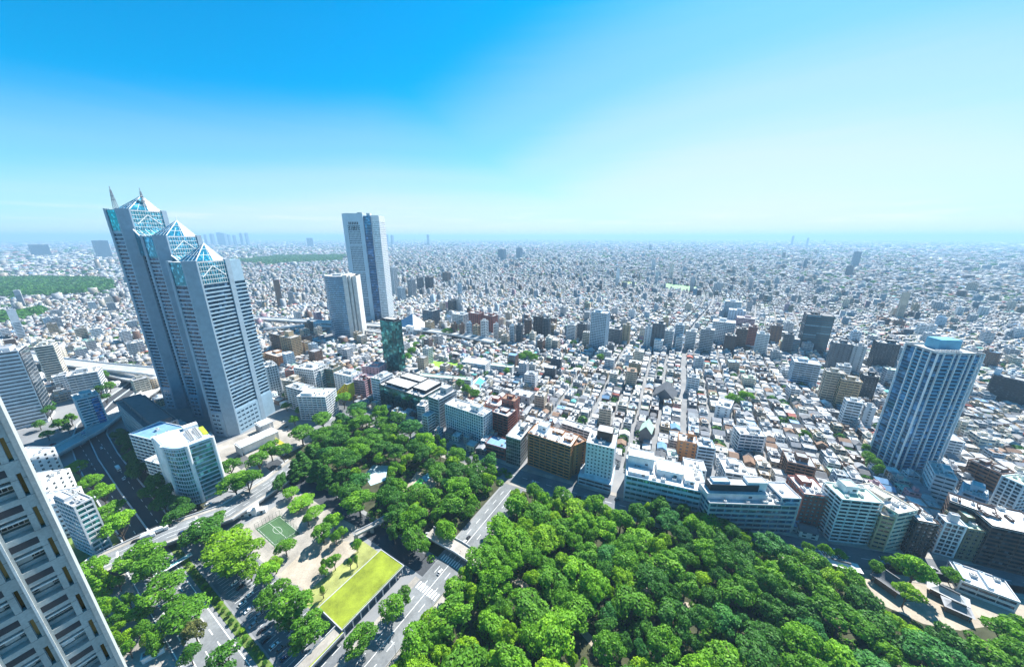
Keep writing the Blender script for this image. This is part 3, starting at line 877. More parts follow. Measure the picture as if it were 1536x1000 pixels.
for row in [
    (881, 908, 470, 525, "pale blue", "grid", "teal and white lattice residential tower standing alone in the low houses", "residential tower", "the teal and white tower"),
    (848, 863, 488, 512, "white", "ribbon", "white block left of a dark block and the teal and white tower", "apartment block", None),
    (863, 878, 486, 513, "dark grey", "balcony", "dark block touching the left of the teal and white tower", "apartment block", None),
    (909, 930, 494, 518, "dark grey", "balcony", "dark striped block just right of the teal and white tower", "apartment block", None),
    (931, 943, 488, 515, "tan", "plain", "tan windowless-looking slab right of the teal and white tower", "apartment block", None),
    (784, 796, 480, 506, "brown", "balcony", "leftmost brown block of the tight trio on the middle ground", "apartment block", None),
    (797, 812, 475, 507, "dark brown", "balcony", "tall dark maroon block in the middle of the tight brown trio", "apartment block", "the maroon trio"),
    (812, 824, 478, 507, "dark grey", "balcony", "grey striped block at the right of the tight brown trio", "apartment block", None),
    (700, 722, 470, 502, "red brick", "plain", "wide dark red housing complex, its taller left part", "apartment block", "the dark red complex"),
    (722, 743, 474, 503, "red brick", "plain", "dark red housing complex, its lower right part", "apartment block", None),
    (674, 700, 472, 496, "white", "ribbon", "pale twin-shafted block left of the dark red complex", "apartment block", None),
    (676, 685, 486, 507, "brown", "plain", "left of two slim brown blocks before the pale twin-shafted block", "apartment block", None),
    (688, 696, 487, 510, "brown", "plain", "right of two slim brown blocks before the dark red complex", "apartment block", None),
    (699, 707, 485, 510, "pale blue", "ribbon", "slim pale blue block before the dark red complex", "apartment block", None),
    (708, 719, 489, 513, "tan", "ribbon", "squat tan block before the dark red complex", "apartment block", None),
    (720, 731, 482, 515, "white", "ribbon", "white slim block before the dark red complex, taller than its neighbours", "apartment block", None),
    (739, 747, 487, 511, "pale grey", "ribbon", "pale slim block at the right corner of the dark red complex", "apartment block", None),
    (763, 771, 489, 515, "pale blue", "ribbon", "pale half of a paired block between the red complex and brown trio", "apartment block", None),
    (771, 783, 488, 516, "dark grey", "balcony", "dark half of a paired block between the red complex and brown trio", "apartment block", None),
    (630, 655, 466, 491, "dark grey", "ribbon", "dark square office right of the pyramid-roofed hall", "office building", "the dark square office"),
    (670, 683, 451, 470, "black", "ribbon", "dark-windowed block left of a blue-grey slab beyond the highway", "office building", None),
    (684, 692, 449, 470, "grey", "plain", "blue-grey slab beyond the highway by the green net", "office building", None),
    (964, 974, 490, 524, "pale grey", "plain", "side wing with a red sign left of the dark grey signboard block", "apartment block", None),
    (974, 993, 486, 524, "dark grey", "plain", "dark grey blank block at the left of the avenue row", "office building", "the dark grey blank block"),
    (994, 1007, 497, 524, "white", "balcony", "white balconied block right of the dark grey blank block", "apartment block", None),
    (1008, 1021, 488, 525, "pale blue", "ribbon", "pale blue taller block second right of the dark grey blank block", "apartment block", None),
    (1011, 1022, 506, 528, "white", "ribbon", "small white block before the pale blue taller block", "apartment block", None),
    (1025, 1041, 498, 524, "white", "balcony", "white block in the avenue row before the wide lattice block", "apartment block", None),
    (1046, 1066, 495, 530, "grey", "ribbon", "brown-grey tall block in the avenue row left of the wide lattice block", "apartment block", None),
    (1064, 1097, 484, 517, "white", "grid", "wide white lattice block in the avenue row", "office building", "the wide white lattice block"),
    (1083, 1100, 504, 531, "dark brown", "plain", "dark blank block before the wide white lattice block", "office building", None),
    (1099, 1117, 494, 524, "brown", "balcony", "brown block right of the wide white lattice block", "apartment block", None),
    (1117, 1131, 491, 522, "red brick", "balcony", "red-brown balconied block left of the white rounded block", "apartment block", None),
    (1129, 1149, 502, 532, "white", "balcony", "white rounded block with dark bands on the avenue", "office building", "the white rounded block"),
    (1151, 1169, 489, 516, "brown", "plain", "brown slab behind the white rounded block", "apartment block", None),
    (1170, 1186, 502, 531, "dark grey", "balcony", "dark balconied block left of the black glass tower", "apartment block", None),
    (1083, 1108, 453, 478, "pale blue", "ribbon", "pale office beyond the avenue, above the wide lattice block", "office building", None),
    (1090, 1116, 466, 484, "pale blue", "plain", "blue shaded block before the pale office beyond the avenue", "office building", None),
    (1102, 1130, 478, 494, "pink", "ribbon", "pinkish long block behind the avenue row", "apartment block", None),
    (1300, 1342, 516, 556, "black", "grid", "dark cubic block with lit windows left of the blue striped high-rise", "office building", "the dark cubic block"),
    (1340, 1370, 524, 554, "pale blue", "balcony", "pale stepped block right of the dark cubic block", "apartment block", None),
    (1236, 1268, 516, 560, "dark grey", "plain", "dark brick slab in shade right of the black glass tower", "apartment block", "the dark brick slab"),
    (1266, 1290, 520, 562, "grey", "plain", "grey end tower joined to the dark brick slab", "apartment block", None),
    (1248, 1272, 550, 576, "white", "balcony", "white balconied cube before the dark brick slab", "apartment block", None),
    (1224, 1258, 560, 606, "beige", "balcony", "beige stepped apartment block below the dark brick slab", "apartment block", "the beige stepped block"),
    (1246, 1284, 572, 614, "tan", "balcony", "long tan apartment wing right of the beige stepped block", "apartment block", None),
    (1256, 1286, 604, 640, "white", "ribbon", "white angular block below the long tan wing", "office building", None),
    (1286, 1306, 612, 644, "pale grey", "plain", "pale block right of the white angular block", "office building", None),
    (1180, 1226, 546, 578, "pale blue", "ribbon", "pale blue slab block left below the dark brick slab", "office building", None),
    (1282, 1310, 565, 600, "black", "grid", "black and white chequered block left of the blue striped high-rise", "apartment block", None),
    (34, 64, 367, 384, "teal_far", "plain", "broad blue-grey tower far out at the left above the woodland", "office tower", None),
    (135, 159, 361, 386, "teal_far", "plain", "leaning-looking blue tower left of the three-peaked tower", "office tower", None),
    (1276, 1288, 378, 400, "teal_far", "plain", "lone blue tower far out on the right plain", "office tower", None),
    (459, 468, 357, 370, "teal_far", "plain", "round-looking far tower above the wooded strip left of the tall white tower", "office tower", None),
    (745, 757, 374, 391, "teal_far", "plain", "left tower of the far cluster near the middle", "office tower", None),
    (773, 782, 372, 388, "teal_far", "plain", "right tower of the far cluster near the middle", "office tower", None),
    (1069, 1081, 425, 441, "grey", "plain", "lone leaning grey block right of the pale green sports ground", "office building", None),
    (584, 596, 402, 445, "white", "ribbon", "tall white slab right behind the tall white tower", "office tower", None),
    (594, 606, 432, 452, "pale blue", "ribbon", "pale blue block right behind the tall white tower", "office building", None),
    (610, 622, 420, 447, "grey", "ribbon", "grey-blue block in the cluster right of the tall white tower", "office building", None),
    (624, 634, 417, 436, "dark grey", "ribbon", "dark block in the cluster right of the tall white tower", "office building", None),
    (636, 648, 416, 435, "dark brown", "ribbon", "maroon block in the cluster right of the tall white tower", "office building", None),
    (662, 674, 409, 424, "brown", "ribbon", "brown block at the right end of the cluster past the tall white tower", "office building", None),
]:
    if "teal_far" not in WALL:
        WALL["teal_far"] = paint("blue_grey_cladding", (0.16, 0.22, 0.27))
    xl, xr, yt, yb, wl_, st_, lab, cat, mk = row
    far_block(xl, xr, yt, yb, wl_, st_, lab, cat, mark=mk)
BT = far_block(1194, 1240, 474, 529, "black", "ribbon", "black glass tower with thin pale floor bands beyond the avenue row", "office tower", gl=glass("banded_dark_glass", (0.035, 0.12, 0.17), 0.08, 0.4, (30, 30, 3.6), 0.3), roof="dark grey", mark="the black glass tower", fl=4.2)

# ------------------------------------------------------------------ landmark towers
def offset_poly(poly, d):
    """move every edge of a counter-clockwise outline outward by d"""
    n = len(poly)
    out = []
    for i in range(n):
        p0, p1, p2 = Vector(poly[i - 1]), Vector(poly[i]), Vector(poly[(i + 1) % n])
        e1, e2 = (p1 - p0).normalized(), (p2 - p1).normalized()
        n1, n2 = Vector((e1.y, -e1.x)), Vector((e2.y, -e2.x))
        k = 1 + n1.dot(n2)
        m = (n1 + n2) / max(k, 0.3)
        out.append((p1.x + m.x * d, p1.y + m.y * d))
    return out


M_STONE = paint("pale_granite", (0.27, 0.36, 0.43), 0.55, 0.12, 0.2)
M_SPAN = paint("grey_spandrel", (0.30, 0.43, 0.52), 0.4, 0.12, 0.2)
G_TOWER = glass("tower_window_glass", (0.015, 0.06, 0.11), 0.07, 0.4, (3, 3, 4))
G_SKY = glass("sky_reflecting_glass", (0.04, 0.26, 0.34), 0.05, 0.7, (2, 2, 2), 0.25)
M_TRUSS = M_WHITE


def park_tower():
    ox, oy, rot = -282.6, 300.5, R(-11)
    T = thing("stepped_skyscraper", "huge skyscraper of three joined shafts stepping down, each with a glass pyramid top", "skyscraper", (ox - 11.2, oy + 9.1, 0), rot)
    T.scale = (0.85, 0.85, 1)
    LANDMARKS.append(("the three-peaked skyscraper", ox - 60, oy + 30))
    c = 7.5
    # shafts: left, right, front, back, height
    N, Cb, S = (-171, -144, 43, 90, 232), (-107, -80, 31.6, 78, 205), (-31, -2, 0, 44, 182)
    oN = [(N[0], N[2]), (N[1] - c, N[2]), (N[1], N[2] + c)]
    oC = [(Cb[0], Cb[2]), (Cb[1] - c, Cb[2]), (Cb[1], Cb[2] + c)]
    oS = [(S[0], S[2]), (S[1] - c, S[2]), (S[1], S[2] + c), (S[1], S[3])]
    full = oN + [(-144, 58), (-107, 58)] + oC + [(-80, 47), (-31, 47)] + oS + [(-7, 44), (-7, 64), (-78, 64), (-78, 80), (-142, 80), (-142, 90), (-171, 90)]
    two = oN + [(-144, 58), (-107, 58)] + oC + [(-80, 80), (-142, 80), (-142, 90), (-171, 90)]
    one = oN + [(-144, 90), (-171, 90)]
    W = MB()
    z = 28.0
    fh = 4.0
    W.prism(offset_poly(full, 0.5), 0, 28)
    core = [offset_poly(p, -0.9) for p in (full, two, one)]
    W.prism(core[0], 28, 182)
    W.prism(core[1], 182, 205)
    W.prism(core[2], 205, 232)
    while z < 230:
        top = z + fh
        poly = full if top <= 160 else two if top <= 184 else one if top <= 210 else None
        if poly is not None:                     # above that the shafts are glazed
            W.prism(poly, z, z + 1.3)
            g = MB()
            g.prism(offset_poly(poly, -0.6), 0, fh - 1.3)
            g.build("window", G_TOWER, T, (0, 0, z + 1.3))
        z = top
    W.build("wall", [M_SPAN], T)
    for (a, b, v0, v1, h) in (N, Cb, S):
        P = MB()
        P.prism([(b - c - 1.5, v0 - 0.7), (b - c + 0.3, v0 - 0.7), (b + 0.7, v0 + c - 0.3), (b + 0.7, v0 + c + 1.5), (b - 2.2, v0 + c + 1.5), (b - c - 1.5, v0 + 2.2)], 0, h + 1.5)
        pier = P.build("corner_pier", M_STONE, T)
        for i in range(8):
            for q in (-2.3, 2.3):
                wb = MB()
                wb.box(-1.6, 1.6, -0.14, 0.14, 0, 1.7)
                link("window", wb.mesh("window", G_TOWER), pier, (b - c / 2 + 0.15 + q * 0.7071, v0 + c / 2 - 0.15 + q * 0.7071, h - 5 - i * 4.2), math.pi / 4)
        for (x0_, x1_, y0_, y1_) in ((a - 0.6, a + 3.0, v0 - 0.6, v0 + 3), (b - 3, b + 0.7, v1 - 5, v1 + 0.6)):
            P = MB()
            P.box(x0_, x1_, y0_, y1_, 0, h + 1.5)
            P.build("corner_pier", M_STONE, T)
        # glazed top storeys
        G = MB()
        G.box(a + 1, b - 1.2, v0 + c + 1.5, v1 - 1, h - 21, h)
        G.box(a + 3.0, b - c - 1.5, v0 + 0.2, v0 + c + 1.5, h - 21, h)
        G.box(b - 1.2, b - 0.2, v0 + c + 1.5, v1 - 5, h - 21, h)
        G.build("glass_panel", G_SKY, T)
        F = MB()
        for k in range(6):
            zz = h - 21 + k * 4.1
            F.box(b - 0.2, b - 0.05, v0 + c + 1.5, v1 - 5, zz, zz + 0.4)
        for k in range(12):
            yy = v0 + c + 3.5 + k * 2.6
            if yy < v1 - 5:
                F.box(b - 0.2, b - 0.02, yy, yy + 0.22, h - 21, h)
        ym = (v0 + c + 1.5 + v1 - 5) / 2
        for e in (-1, 1):                        # the gable drawn in the glazing
            F.bar((b - 0.02, ym, h - 4), (b - 0.02, ym + e * 13, h - 14), 0.35)
        F.build("mullion_frame", M_WHITE, T)
        Rb = MB()
        Rb.prism([(a, v0), (b - c, v0), (b, v0 + c), (b, v1), (a, v1)], h, h + 0.5)
        Rb.build("roof", ROOF["pale grey"], T)
        x0_, x1_, y0_, y1_ = a + 3, b - 2, v0 + 9, v1 - 3
        ap = (x0_ * 0.5 + x1_ * 0.5, y0_ * 0.3 + y1_ * 0.7, h + 17)
        cs = [(x0_, y0_, h + 0.7), (x1_, y0_, h + 0.7), (x1_, y1_, h + 0.7), (x0_, y1_, h + 0.7)]
        Y = MB()
        Y.v = cs + [ap, (x1_, (y0_ + y1_) / 2 + 3, h + 0.7)]
        Y.f = [(0, 1, 4), (1, 5, 4), (5, 2, 4), (2, 3, 4), (3, 0, 4)]
        Y.m = [0, 0, 1, 0, 0]  # white face paints the sunlit slope of the glass
        py = Y.build("glass_pyramid", [G_SKY, M_WHITE], T)
        X = MB()
        for q in cs + [(x1_, (y0_ + y1_) / 2 + 3, h + 0.7)]:
            X.bar(q, ap, 0.32)
        for f_ in (0.33, 0.66):
            for i in range(4):
                X.bar(Vector(cs[i]).lerp(Vector(ap), f_), Vector(cs[(i + 1) % 4]).lerp(Vector(ap), f_), 0.22)
        for i in range(4):
            for f_ in (0.25, 0.5, 0.75):
                p_ = Vector(cs[i]).lerp(Vector(cs[(i + 1) % 4]), f_)
                X.bar(p_, p_.lerp(Vector(ap), 1 - 2 * abs(f_ - 0.5) * 0.98), 0.16)
        X.bar(ap, (ap[0], ap[1], ap[2] + 4), 0.2)
        X.build("frame", M_TRUSS, py)
    # sloping glass roofs over the recesses, leaning against the next higher shaft
    for (a, b, v0, v1, hl, hh) in ((-142, -100, 40, 78, 186, 212), (-78, -24, 30, 62, 160, 186)):
        Y = MB()
        q = [(a, v0 + 8, hh), (b, v0, hl), (b, v1, hl), (a, v1, hh)]
        Y.v = q + [(p[0], p[1], hl - 1) for p in q]
        Y.f = [(0, 1, 2, 3), (4, 5, 1, 0), (5, 6, 2, 1), (7, 3, 2, 6), (4, 0, 3, 7)]
        Y.m = [0] * 5
        g = Y.build("sloped_glass_roof", [G_SKY], T)
        X = MB()
        up = lambda p, e=0.25: (p[0], p[1], p[2] + e)
        for i, j, r_ in ((0, 1, 0.5), (3, 2, 0.4), (1, 2, 0.4), (0, 2, 0.3)):
            X.bar(up(q[i]), up(q[j]), r_)
        for f_ in (0.2, 0.4, 0.6, 0.8):
            X.bar(up(Vector(q[0]).lerp(Vector(q[3]), f_)), up(Vector(q[1]).lerp(Vector(q[2]), f_)), 0.2)
            X.bar(up(Vector(q[0]).lerp(Vector(q[1]), f_)), up(Vector(q[3]).lerp(Vector(q[2]), f_)), 0.2)
        X.build("frame", M_TRUSS, g)
    for (mx, my, mh) in ((-166, 52, 24), (-150, 72, 24)):
        X = MB()
        cor = ((-1, -1), (1, -1), (1, 1), (-1, 1))
        for sx, sy in cor:
            X.bar((sx * 1.9, sy * 1.9, 0), (sx * 0.4, sy * 0.4, mh * 0.85), 0.2)
        for k in range(9):
            z0, r0 = mh * 0.85 * k / 9, 1.9 - 1.5 * k / 9
            z1, r1_ = mh * 0.85 * (k + 1) / 9, 1.9 - 1.5 * (k + 1) / 9
            for i in range(4):
                a_, b_ = cor[i], cor[(i + 1) % 4]
                X.bar((a_[0] * r0, a_[1] * r0, z0), (b_[0] * r1_, b_[1] * r1_, z1), 0.09)
        X.bar((0, 0, mh * 0.8), (0, 0, mh), 0.25)
        X.bar((-2.4, 0, mh * 0.62), (2.4, 0, mh * 0.62), 0.45)
        X.bar((0, -2.0, mh * 0.45), (0, 2.0, mh * 0.45), 0.45)
        X.build("lattice_mast", paint("mast_steel", (0.22, 0.25, 0.29)), T, (mx, my, 232))
    # windows of the stone base
    rects = []
    for (a, b, v0, v1, h) in (N, Cb, S):
        for i in range(5):
            for j in range(2):
                rects.append((0.0, (a + 6 + j * 6.2, v0 - 0.52, 4 + i * 5), 4.2, 1.7))
            for j in range(5):
                rects.append((math.pi / 2, (b + 0.52, v0 + c + 4.5 + j * 5.4, 4 + i * 5), 3.8, 1.7))
    panes(T, rects, G_TOWER)
    M_ = Matrix.Rotation(rot, 2)
    wpt = lambda p: tuple(Vector((ox - 11.2, oy + 9.1)) + M_ @ (Vector(p) * 0.85))
    EXCLUDE.append([wpt(p) for p in ((-185, 25), (10, -15), (15, 70), (-185, 105))])
    for (a, b, v0, v1, h) in ((-175, -110, 45, 90, 225), (-110, -50, 40, 80, 200), (-50, 0, 5, 60, 180)):
        OCCLUDERS.append((*wpt(((a + b) / 2, (v0 + v1) / 2)), rot, b - a, v1 - v0, h))


park_tower()


def white_tower():
    cx, cy = -355, 840
    rot = R(5)
    h = 256
    T = thing("tall_office_tower", "very tall white office tower with a deep blue vertical slot and ribbed sunlit side", "skyscraper", (cx, cy, 0), rot)
    LANDMARKS.append(("the tall white slotted tower", cx, cy))
    pale = paint("shade_blue_panel", (0.46, 0.57, 0.64), 0.5, 0.08)  # front tinted blue as its shaded face; the sunlit side is white
    # front slab with a gridded centre field, blue slot, side slab
    W = MB()
    x0, x1, y0, y1 = -40, 6, -22, 30
    W.box(x0, x1, y0 + 0.5, y1, 0, h)
    fh = 4.2
    W.box(x0, x0 + 10, y0, y0 + 0.5, 0, h)
    W.box(x1 - 9, x1, y0, y0 + 0.5, 0, h)
    W.box(x0 + 10, x1 - 9, y0, y0 + 0.5, h - 18, h)
    nb, nf = 9, 52
    bw = (x1 - 9 - x0 - 10) / nb
    for j in range(1, nb):
        q = x0 + 10 + j * bw
        W.box(q - 0.5, q + 0.5, y0 + 0.05, y0 + 0.5, 0, h - 18)
    for i in range(nf):
        z = 12 + i * fh
        if z + 2 < h - 18:
            if i % 15 == 11:
                W.box(x0 + 10, x1 - 9, y0 + 0.02, y0 + 0.5, z - 0.3, z + 2.9)
            W.box(x0 + 10, x1 - 9, y0 + 0.03, y0 + 0.5, z, z + 1.5)
    W.build("wall", pale, T)
    for i in range(nf):
        z = 12 + i * fh
        if z + fh < h - 18:
            g = MB()
            g.box(x0 + 10, x1 - 9, y0 + 0.42, y0 + 0.47, 0, 2.7)
            g.build("window", G_DARK, T, (0, 0, z + 1.5))
    for k in range(6):
        g = MB()
        g.box(-1.0, 1.0, -0.1, 0.1, 0, 9)
        g.build("louvre", M_FAN, T, (x0 + 14 + k * 3.8, y0 - 0.05, h - 36 if k % 2 else h - 37))
        g = MB()
        g.box(-1.2, 1.2, -0.1, 0.1, 0, 6)
        g.build("louvre", M_FAN, T, (x0 + 14 + k * 3.8, y0 - 0.06, h - 24))
    g = MB()
    g.box(6, 22, -18, 30, 0, h - 4)
    for i in range(40):
        g.box(6.2, 22.0, -18.12, -18, i * 6.3, i * 6.3 + 0.35, 1)
    g.build("glass_slot", [glass("deep_blue_glass", (0.015, 0.085, 0.20), 0.06, 0.5, (4, 4, 4)), M_STEEL], T)
    S = MB()
    S.box(22, 40, -15, 36, 0, h - 3)
    for j in range(11):
        S.box(39.5, 40.5, -15 + j * 4.98, -14 + j * 4.98, 0, h - 3)
    S.build("side_wall", W9["white"], T)
    for i in range(56):
        z = 6 + i * 4.2
        g = MB()
        g.box(40.0, 40.35, -14.6, 35.5, 0, 1.3)
        g.box(24, 39.4, -15.12, -15, 0, 1.3)
        g.build("side_window", glass("side_window_glass", (0.26, 0.33, 0.37), 0.2, 0.2), T, (0, 0, z))
    Rb = MB()
    Rb.box(-37, 3, -19, 27, h, h + 1.2)
    Rb.box(-6, 5, -20, -6, h, h + 3)
    Rb.build("roof", ROOF["pale grey"], T)
    P = MB()
    P.box(12, 20, -12, 0, h - 4, h + 2)
    P.build("penthouse", W9["pale grey"], T)
    EXCLUDE.append(grow(cx, cy, rot, 82, 60, 10))
    OCCLUDERS.append((cx, cy, rot, 78, 55, h))


white_tower()


def lens_tower():
    bx, by = at(515, 508)
    rot = R(10)
    h = 129
    T = thing("curved_office_tower", "curved blue-banded tower with a pale stone flank before the tall white slotted tower", "office tower", (bx, by + 18, 0), rot)
    LANDMARKS.append(("the curved banded tower", bx, by))
    arc = []
    for k in range(13):
        a = math.radians(200 + k * 7.2)
        arc.append((8 + 44 * math.cos(a) * 0.95, 22 + 44 * math.sin(a)))
    plan = arc + [(14, 16), (-30, 18)]
    W = MB()
    fh = 3.9
    nf = int(h / fh)
    for i in range(nf):
        W.prism(plan, i * fh, i * fh + 1.6)
        g = MB()
        g.prism(offset_poly(plan, -0.4), 0, fh - 1.6)
        g.build("window", G_BLUE, T, (0, 0, i * fh + 1.6))
    W.build("wall", M_SPAN, T)
    S = MB()
    for k, (a, b, y_) in enumerate(((13, 21, -22), (22.5, 27, -18), (28.5, 36, -14))):
        S.box(a, b, y_, 20, 0, h + 3 - k * 1.5)
    S.box(13, 36, -10, 18, 0, h)
    S.build("stone_flank", paint("warm_pale_stone", (0.62, 0.60, 0.56)), T)
    for a, y_ in ((21.0, -12), (27.0, -11)):
        g = MB()
        g.box(a, a + 1.5, y_, y_ + 0.6, 2, h - 2)
        g.build("glass_strip", G_DARK, T)
    Rb = MB()
    Rb.prism(offset_poly(plan, -1), nf * fh, nf * fh + 0.6)
    Rb.box(-10, 6, -6, 10, nf * fh + 0.6, nf * fh + 4)
    Rb.build("roof", ROOF["pale grey"], T)
    P = MB()
    P.bar((4, 2, h + 2), (4, 2, h + 16), 0.25)
    P.bar((2.4, 2, h + 12), (5.6, 2, h + 12), 0.5, 1)
    P.bar((2.4, 2, h + 9), (5.6, 2, h + 9), 0.5, 1)
    P.build("aerial_mast", [M_STEEL, paint("signal_red", (0.6, 0.06, 0.04))], T)
    EXCLUDE.append(grow(bx, by + 18, rot, 84, 60, 8))
    OCCLUDERS.append((bx, by + 18, rot, 70, 44, h))


lens_tower()
building("glass_tower", "slim dark green glass tower with a black side, rising behind the front blocks", rect3(84, (569.5, 480), (592, 483), (599, 479.5)), 84, "curtain", "black",
         glass("emerald_glass", (0.015, 0.17, 0.16), 0.05, 0.55, (3.4, 3.4, 3.9), 0.7), "office tower", 3.9, 3.4, "pale grey", [(0.1, 0.9, 0.1, 0.9, 2.5)], 2, mark="the dark green glass tower")


def striped_highrise():
    cx0, cy0 = ST(166, 399)
    rot = R(-7)
    e = (math.cos(rot), math.sin(rot))
    n = (-e[1], e[0])
    w, d, h = 33, 27, 113
    cx, cy = cx0 + e[0] * w / 2 + n[0] * d / 2, cy0 + e[1] * w / 2 + n[1] * d / 2
    T = thing("residential_highrise", "blue glass residential high-rise with white vertical ribs, alone at the right", "high-rise", (cx, cy, 0), rot)
    LANDMARKS.append(("the blue striped high-rise", cx, cy))
    g = MB()
    x, y = w / 2, d / 2
    b = 0.9
    core = MB()
    core.box(-x + b, x - b, -y + b, y - b, 0, h)
    core.build("glass_facade", glass("deep_blue_tower_glass", (0.015, 0.12, 0.25), 0.06, 0.45, (3, 3, 3.2), 0.6), T)
    ribs = MB()
    fx = [-x, -x + 4.4, -x + 11.5, -x + 15.5, -x + 22.0, -x + 25.5, -x + 30.0, x - 0.6]
    for q in fx:
        ribs.box(q, q + 0.6, -y - 0.25, -y + b + 0.1, 0, h + 1)
    fy = [-y - 0.2, -y + 5.2, -y + 11.2, -y + 17.2, y - 0.7]
    for q in fy[1:]:
        ribs.box(-x - 0.25, -x + b + 0.1, q, q + 0.75, 0, h + 1)
        ribs.box(x - b - 0.1, x + 0.25, q, q + 0.75, 0, h + 1)
    ribs.build("vertical_rib", M_WHITE, T)
    pb = paint("pale_blue_parapet", (0.08, 0.32, 0.50), 0.3, 0.1)
    nf = 35
    fh = h / nf
    for i in range(nf):
        m = MB()
        for (a, c) in ((fx[1], fx[2]), (fx[3], fx[4]), (fx[5], fx[6])):
            m.box(a + 0.75, c, -y + 0.1, -y + 0.25, 0, 1.15)
            m.box(a + 0.75, c, -y + 0.1, -y + b + 0.05, -0.2, 0)
        for k in range(1, 3):
            m.box(-x + 0.1, -x + 0.25, fy[k] + 0.75, fy[k + 1], 0, 1.15)
            m.box(x - 0.25, x - 0.1, fy[k] + 0.75, fy[k + 1], 0, 1.15)
        m.box(-x + b - 0.1, x - b + 0.1, -y + b - 0.1, y - b + 0.1, -0.25, 0.15)
        m.build("balcony", pb, T, (0, 0, i * fh + 0.3))
    Rb = MB()
    Rb.box(-x, x, -y, y, h, h + 0.5)
    ring(Rb, w, d, 0.3, h + 0.5, h + 1.8)
    Rb.build("roof", ROOF["pale grey"], T)
    P = MB()
    P.box(-6, 10, -2, 9, h + 0.5, h + 9)
    P.build("penthouse", paint("cyan_mechanical_screen", (0.12, 0.38, 0.52), 0.4), T)
    for k in range(5):
        link("rooftop_unit", UNIT, T, (-12 + k * 3.6, -8, h + 0.5))
    EXCLUDE.append(grow(cx, cy, rot, w, d, 6))
    OCCLUDERS.append((cx, cy, rot, w, d, h))


striped_highrise()


def curved_glass_block():
    h = 51
    P = [at(*p, h) for p in ((280, 670), (319, 656), (294, 639), (252, 648), (229, 657), (243, 671))]
    cx, cy = sum(p[0] for p in P) / 6, sum(p[1] for p in P) / 6
    T = thing("curved_glass_office", "teal glass office with one curved face and a busy white roof by the overpass", "office building", (cx, cy, 0))
    LANDMARKS.append(("the curved teal glass office", cx, cy))
    L = [(p[0] - cx, p[1] - cy) for p in P]
    a, b = Vector(L[5]), Vector(L[0])
    mid = (a + b) / 2
    outw = (mid - Vector(L[3])).normalized()
    arc = [tuple(a.lerp(b, t) + outw * (4.5 * math.sin(math.pi * t))) for t in [k / 10 for k in range(1, 10)]]
    plan = L[:5] + [L[5]] + arc
    area = sum(plan[i][0] * plan[(i + 1) % len(plan)][1] - plan[(i + 1) % len(plan)][0] * plan[i][1] for i in range(len(plan)))
    if area < 0:
        plan = plan[::-1]
    W = MB()
    nf = 14
    fh = h / nf
    for i in range(nf):
        W.prism(plan, i * fh, i * fh + 1.0)
        g = MB()
        g.prism(offset_poly(plan, -0.3), 0, fh - 1.0)
        g.build("window", G_TEAL, T, (0, 0, i * fh + 1.0))
    for q in plan:
        W.bar((q[0], q[1], 0), (q[0], q[1], h), 0.12)
    W.prism([(q[0] * 1.004, q[1] * 1.004) for q in plan], h - 1.2, h + 0.9)
    W.build("wall", W9["pale blue"], T)
    for q in (L[0], L[4], L[5], L[1]):
        p = MB()
        p.cyl(0, 0, 0, h + 1.1, 1.3, 1.3, 10)
        p.build("corner_pier", W9["white"], T, (q[0] * 0.985, q[1] * 0.985, 0))
    side = MB()
    c0, c1 = Vector(L[4]), Vector(L[5])
    dirv = (c1 - c0).normalized()
    nrm = Vector((dirv.y, -dirv.x))
    if nrm.dot(c0) < 0:
        nrm = -nrm
    q = [c0 + nrm * 0.2, c1 + nrm * 0.2, c1 - nrm * 1.5, c0 - nrm * 1.5]
    qa = sum(q[i].x * q[(i + 1) % 4].y - q[(i + 1) % 4].x * q[i].y for i in range(4))
    side.prism([tuple(v) for v in (q if qa > 0 else q[::-1])], 0, h + 0.5)
    side.build("stone_side", W9["white"], T)
    Rb = MB()
    Rb.prism(offset_poly(plan, -1.0), h + 0.9, h + 1.2)
    Rb.build("roof", ROOF["white"], T)
    e = Vector((L[1][0] - L[0][0], L[1][1] - L[0][1])).normalized()
    n = Vector((-e.y, e.x))
    o = Vector(L[0])
    rz = math.atan2(e.y, e.x)
    pb = MB()
    pb.box(-4.5, 4.5, -3, 3, 0, 2.5)
    pb.build("penthouse", W9["white"], T, (*(o + e * 8 + n * 31), h + 1.2)).rotation_euler = (0, 0, rz)
    gb = MB()
    gb.box(-1.5, 1.5, -9, 9, 0, 0.4)
    gb.build("planting_bed", paint("yellow_green_sedum", (0.34, 0.42, 0.03)), T, (*(o + e * 13.2 + n * 16), h + 1.2)).rotation_euler = (0, 0, rz)
    for k in range(8):
        for r_ in range(2):
            link("rooftop_unit", UNIT, T, (*(o + e * (4.5 + r_ * 4.6) + n * (5 + k * 2.6)), h + 1.2), rz)
    EXCLUDE.append([(p[0] * 1.0, p[1]) for p in P])
    OCCLUDERS.append((cx, cy, rz, 34, 34, h))


curved_glass_block()


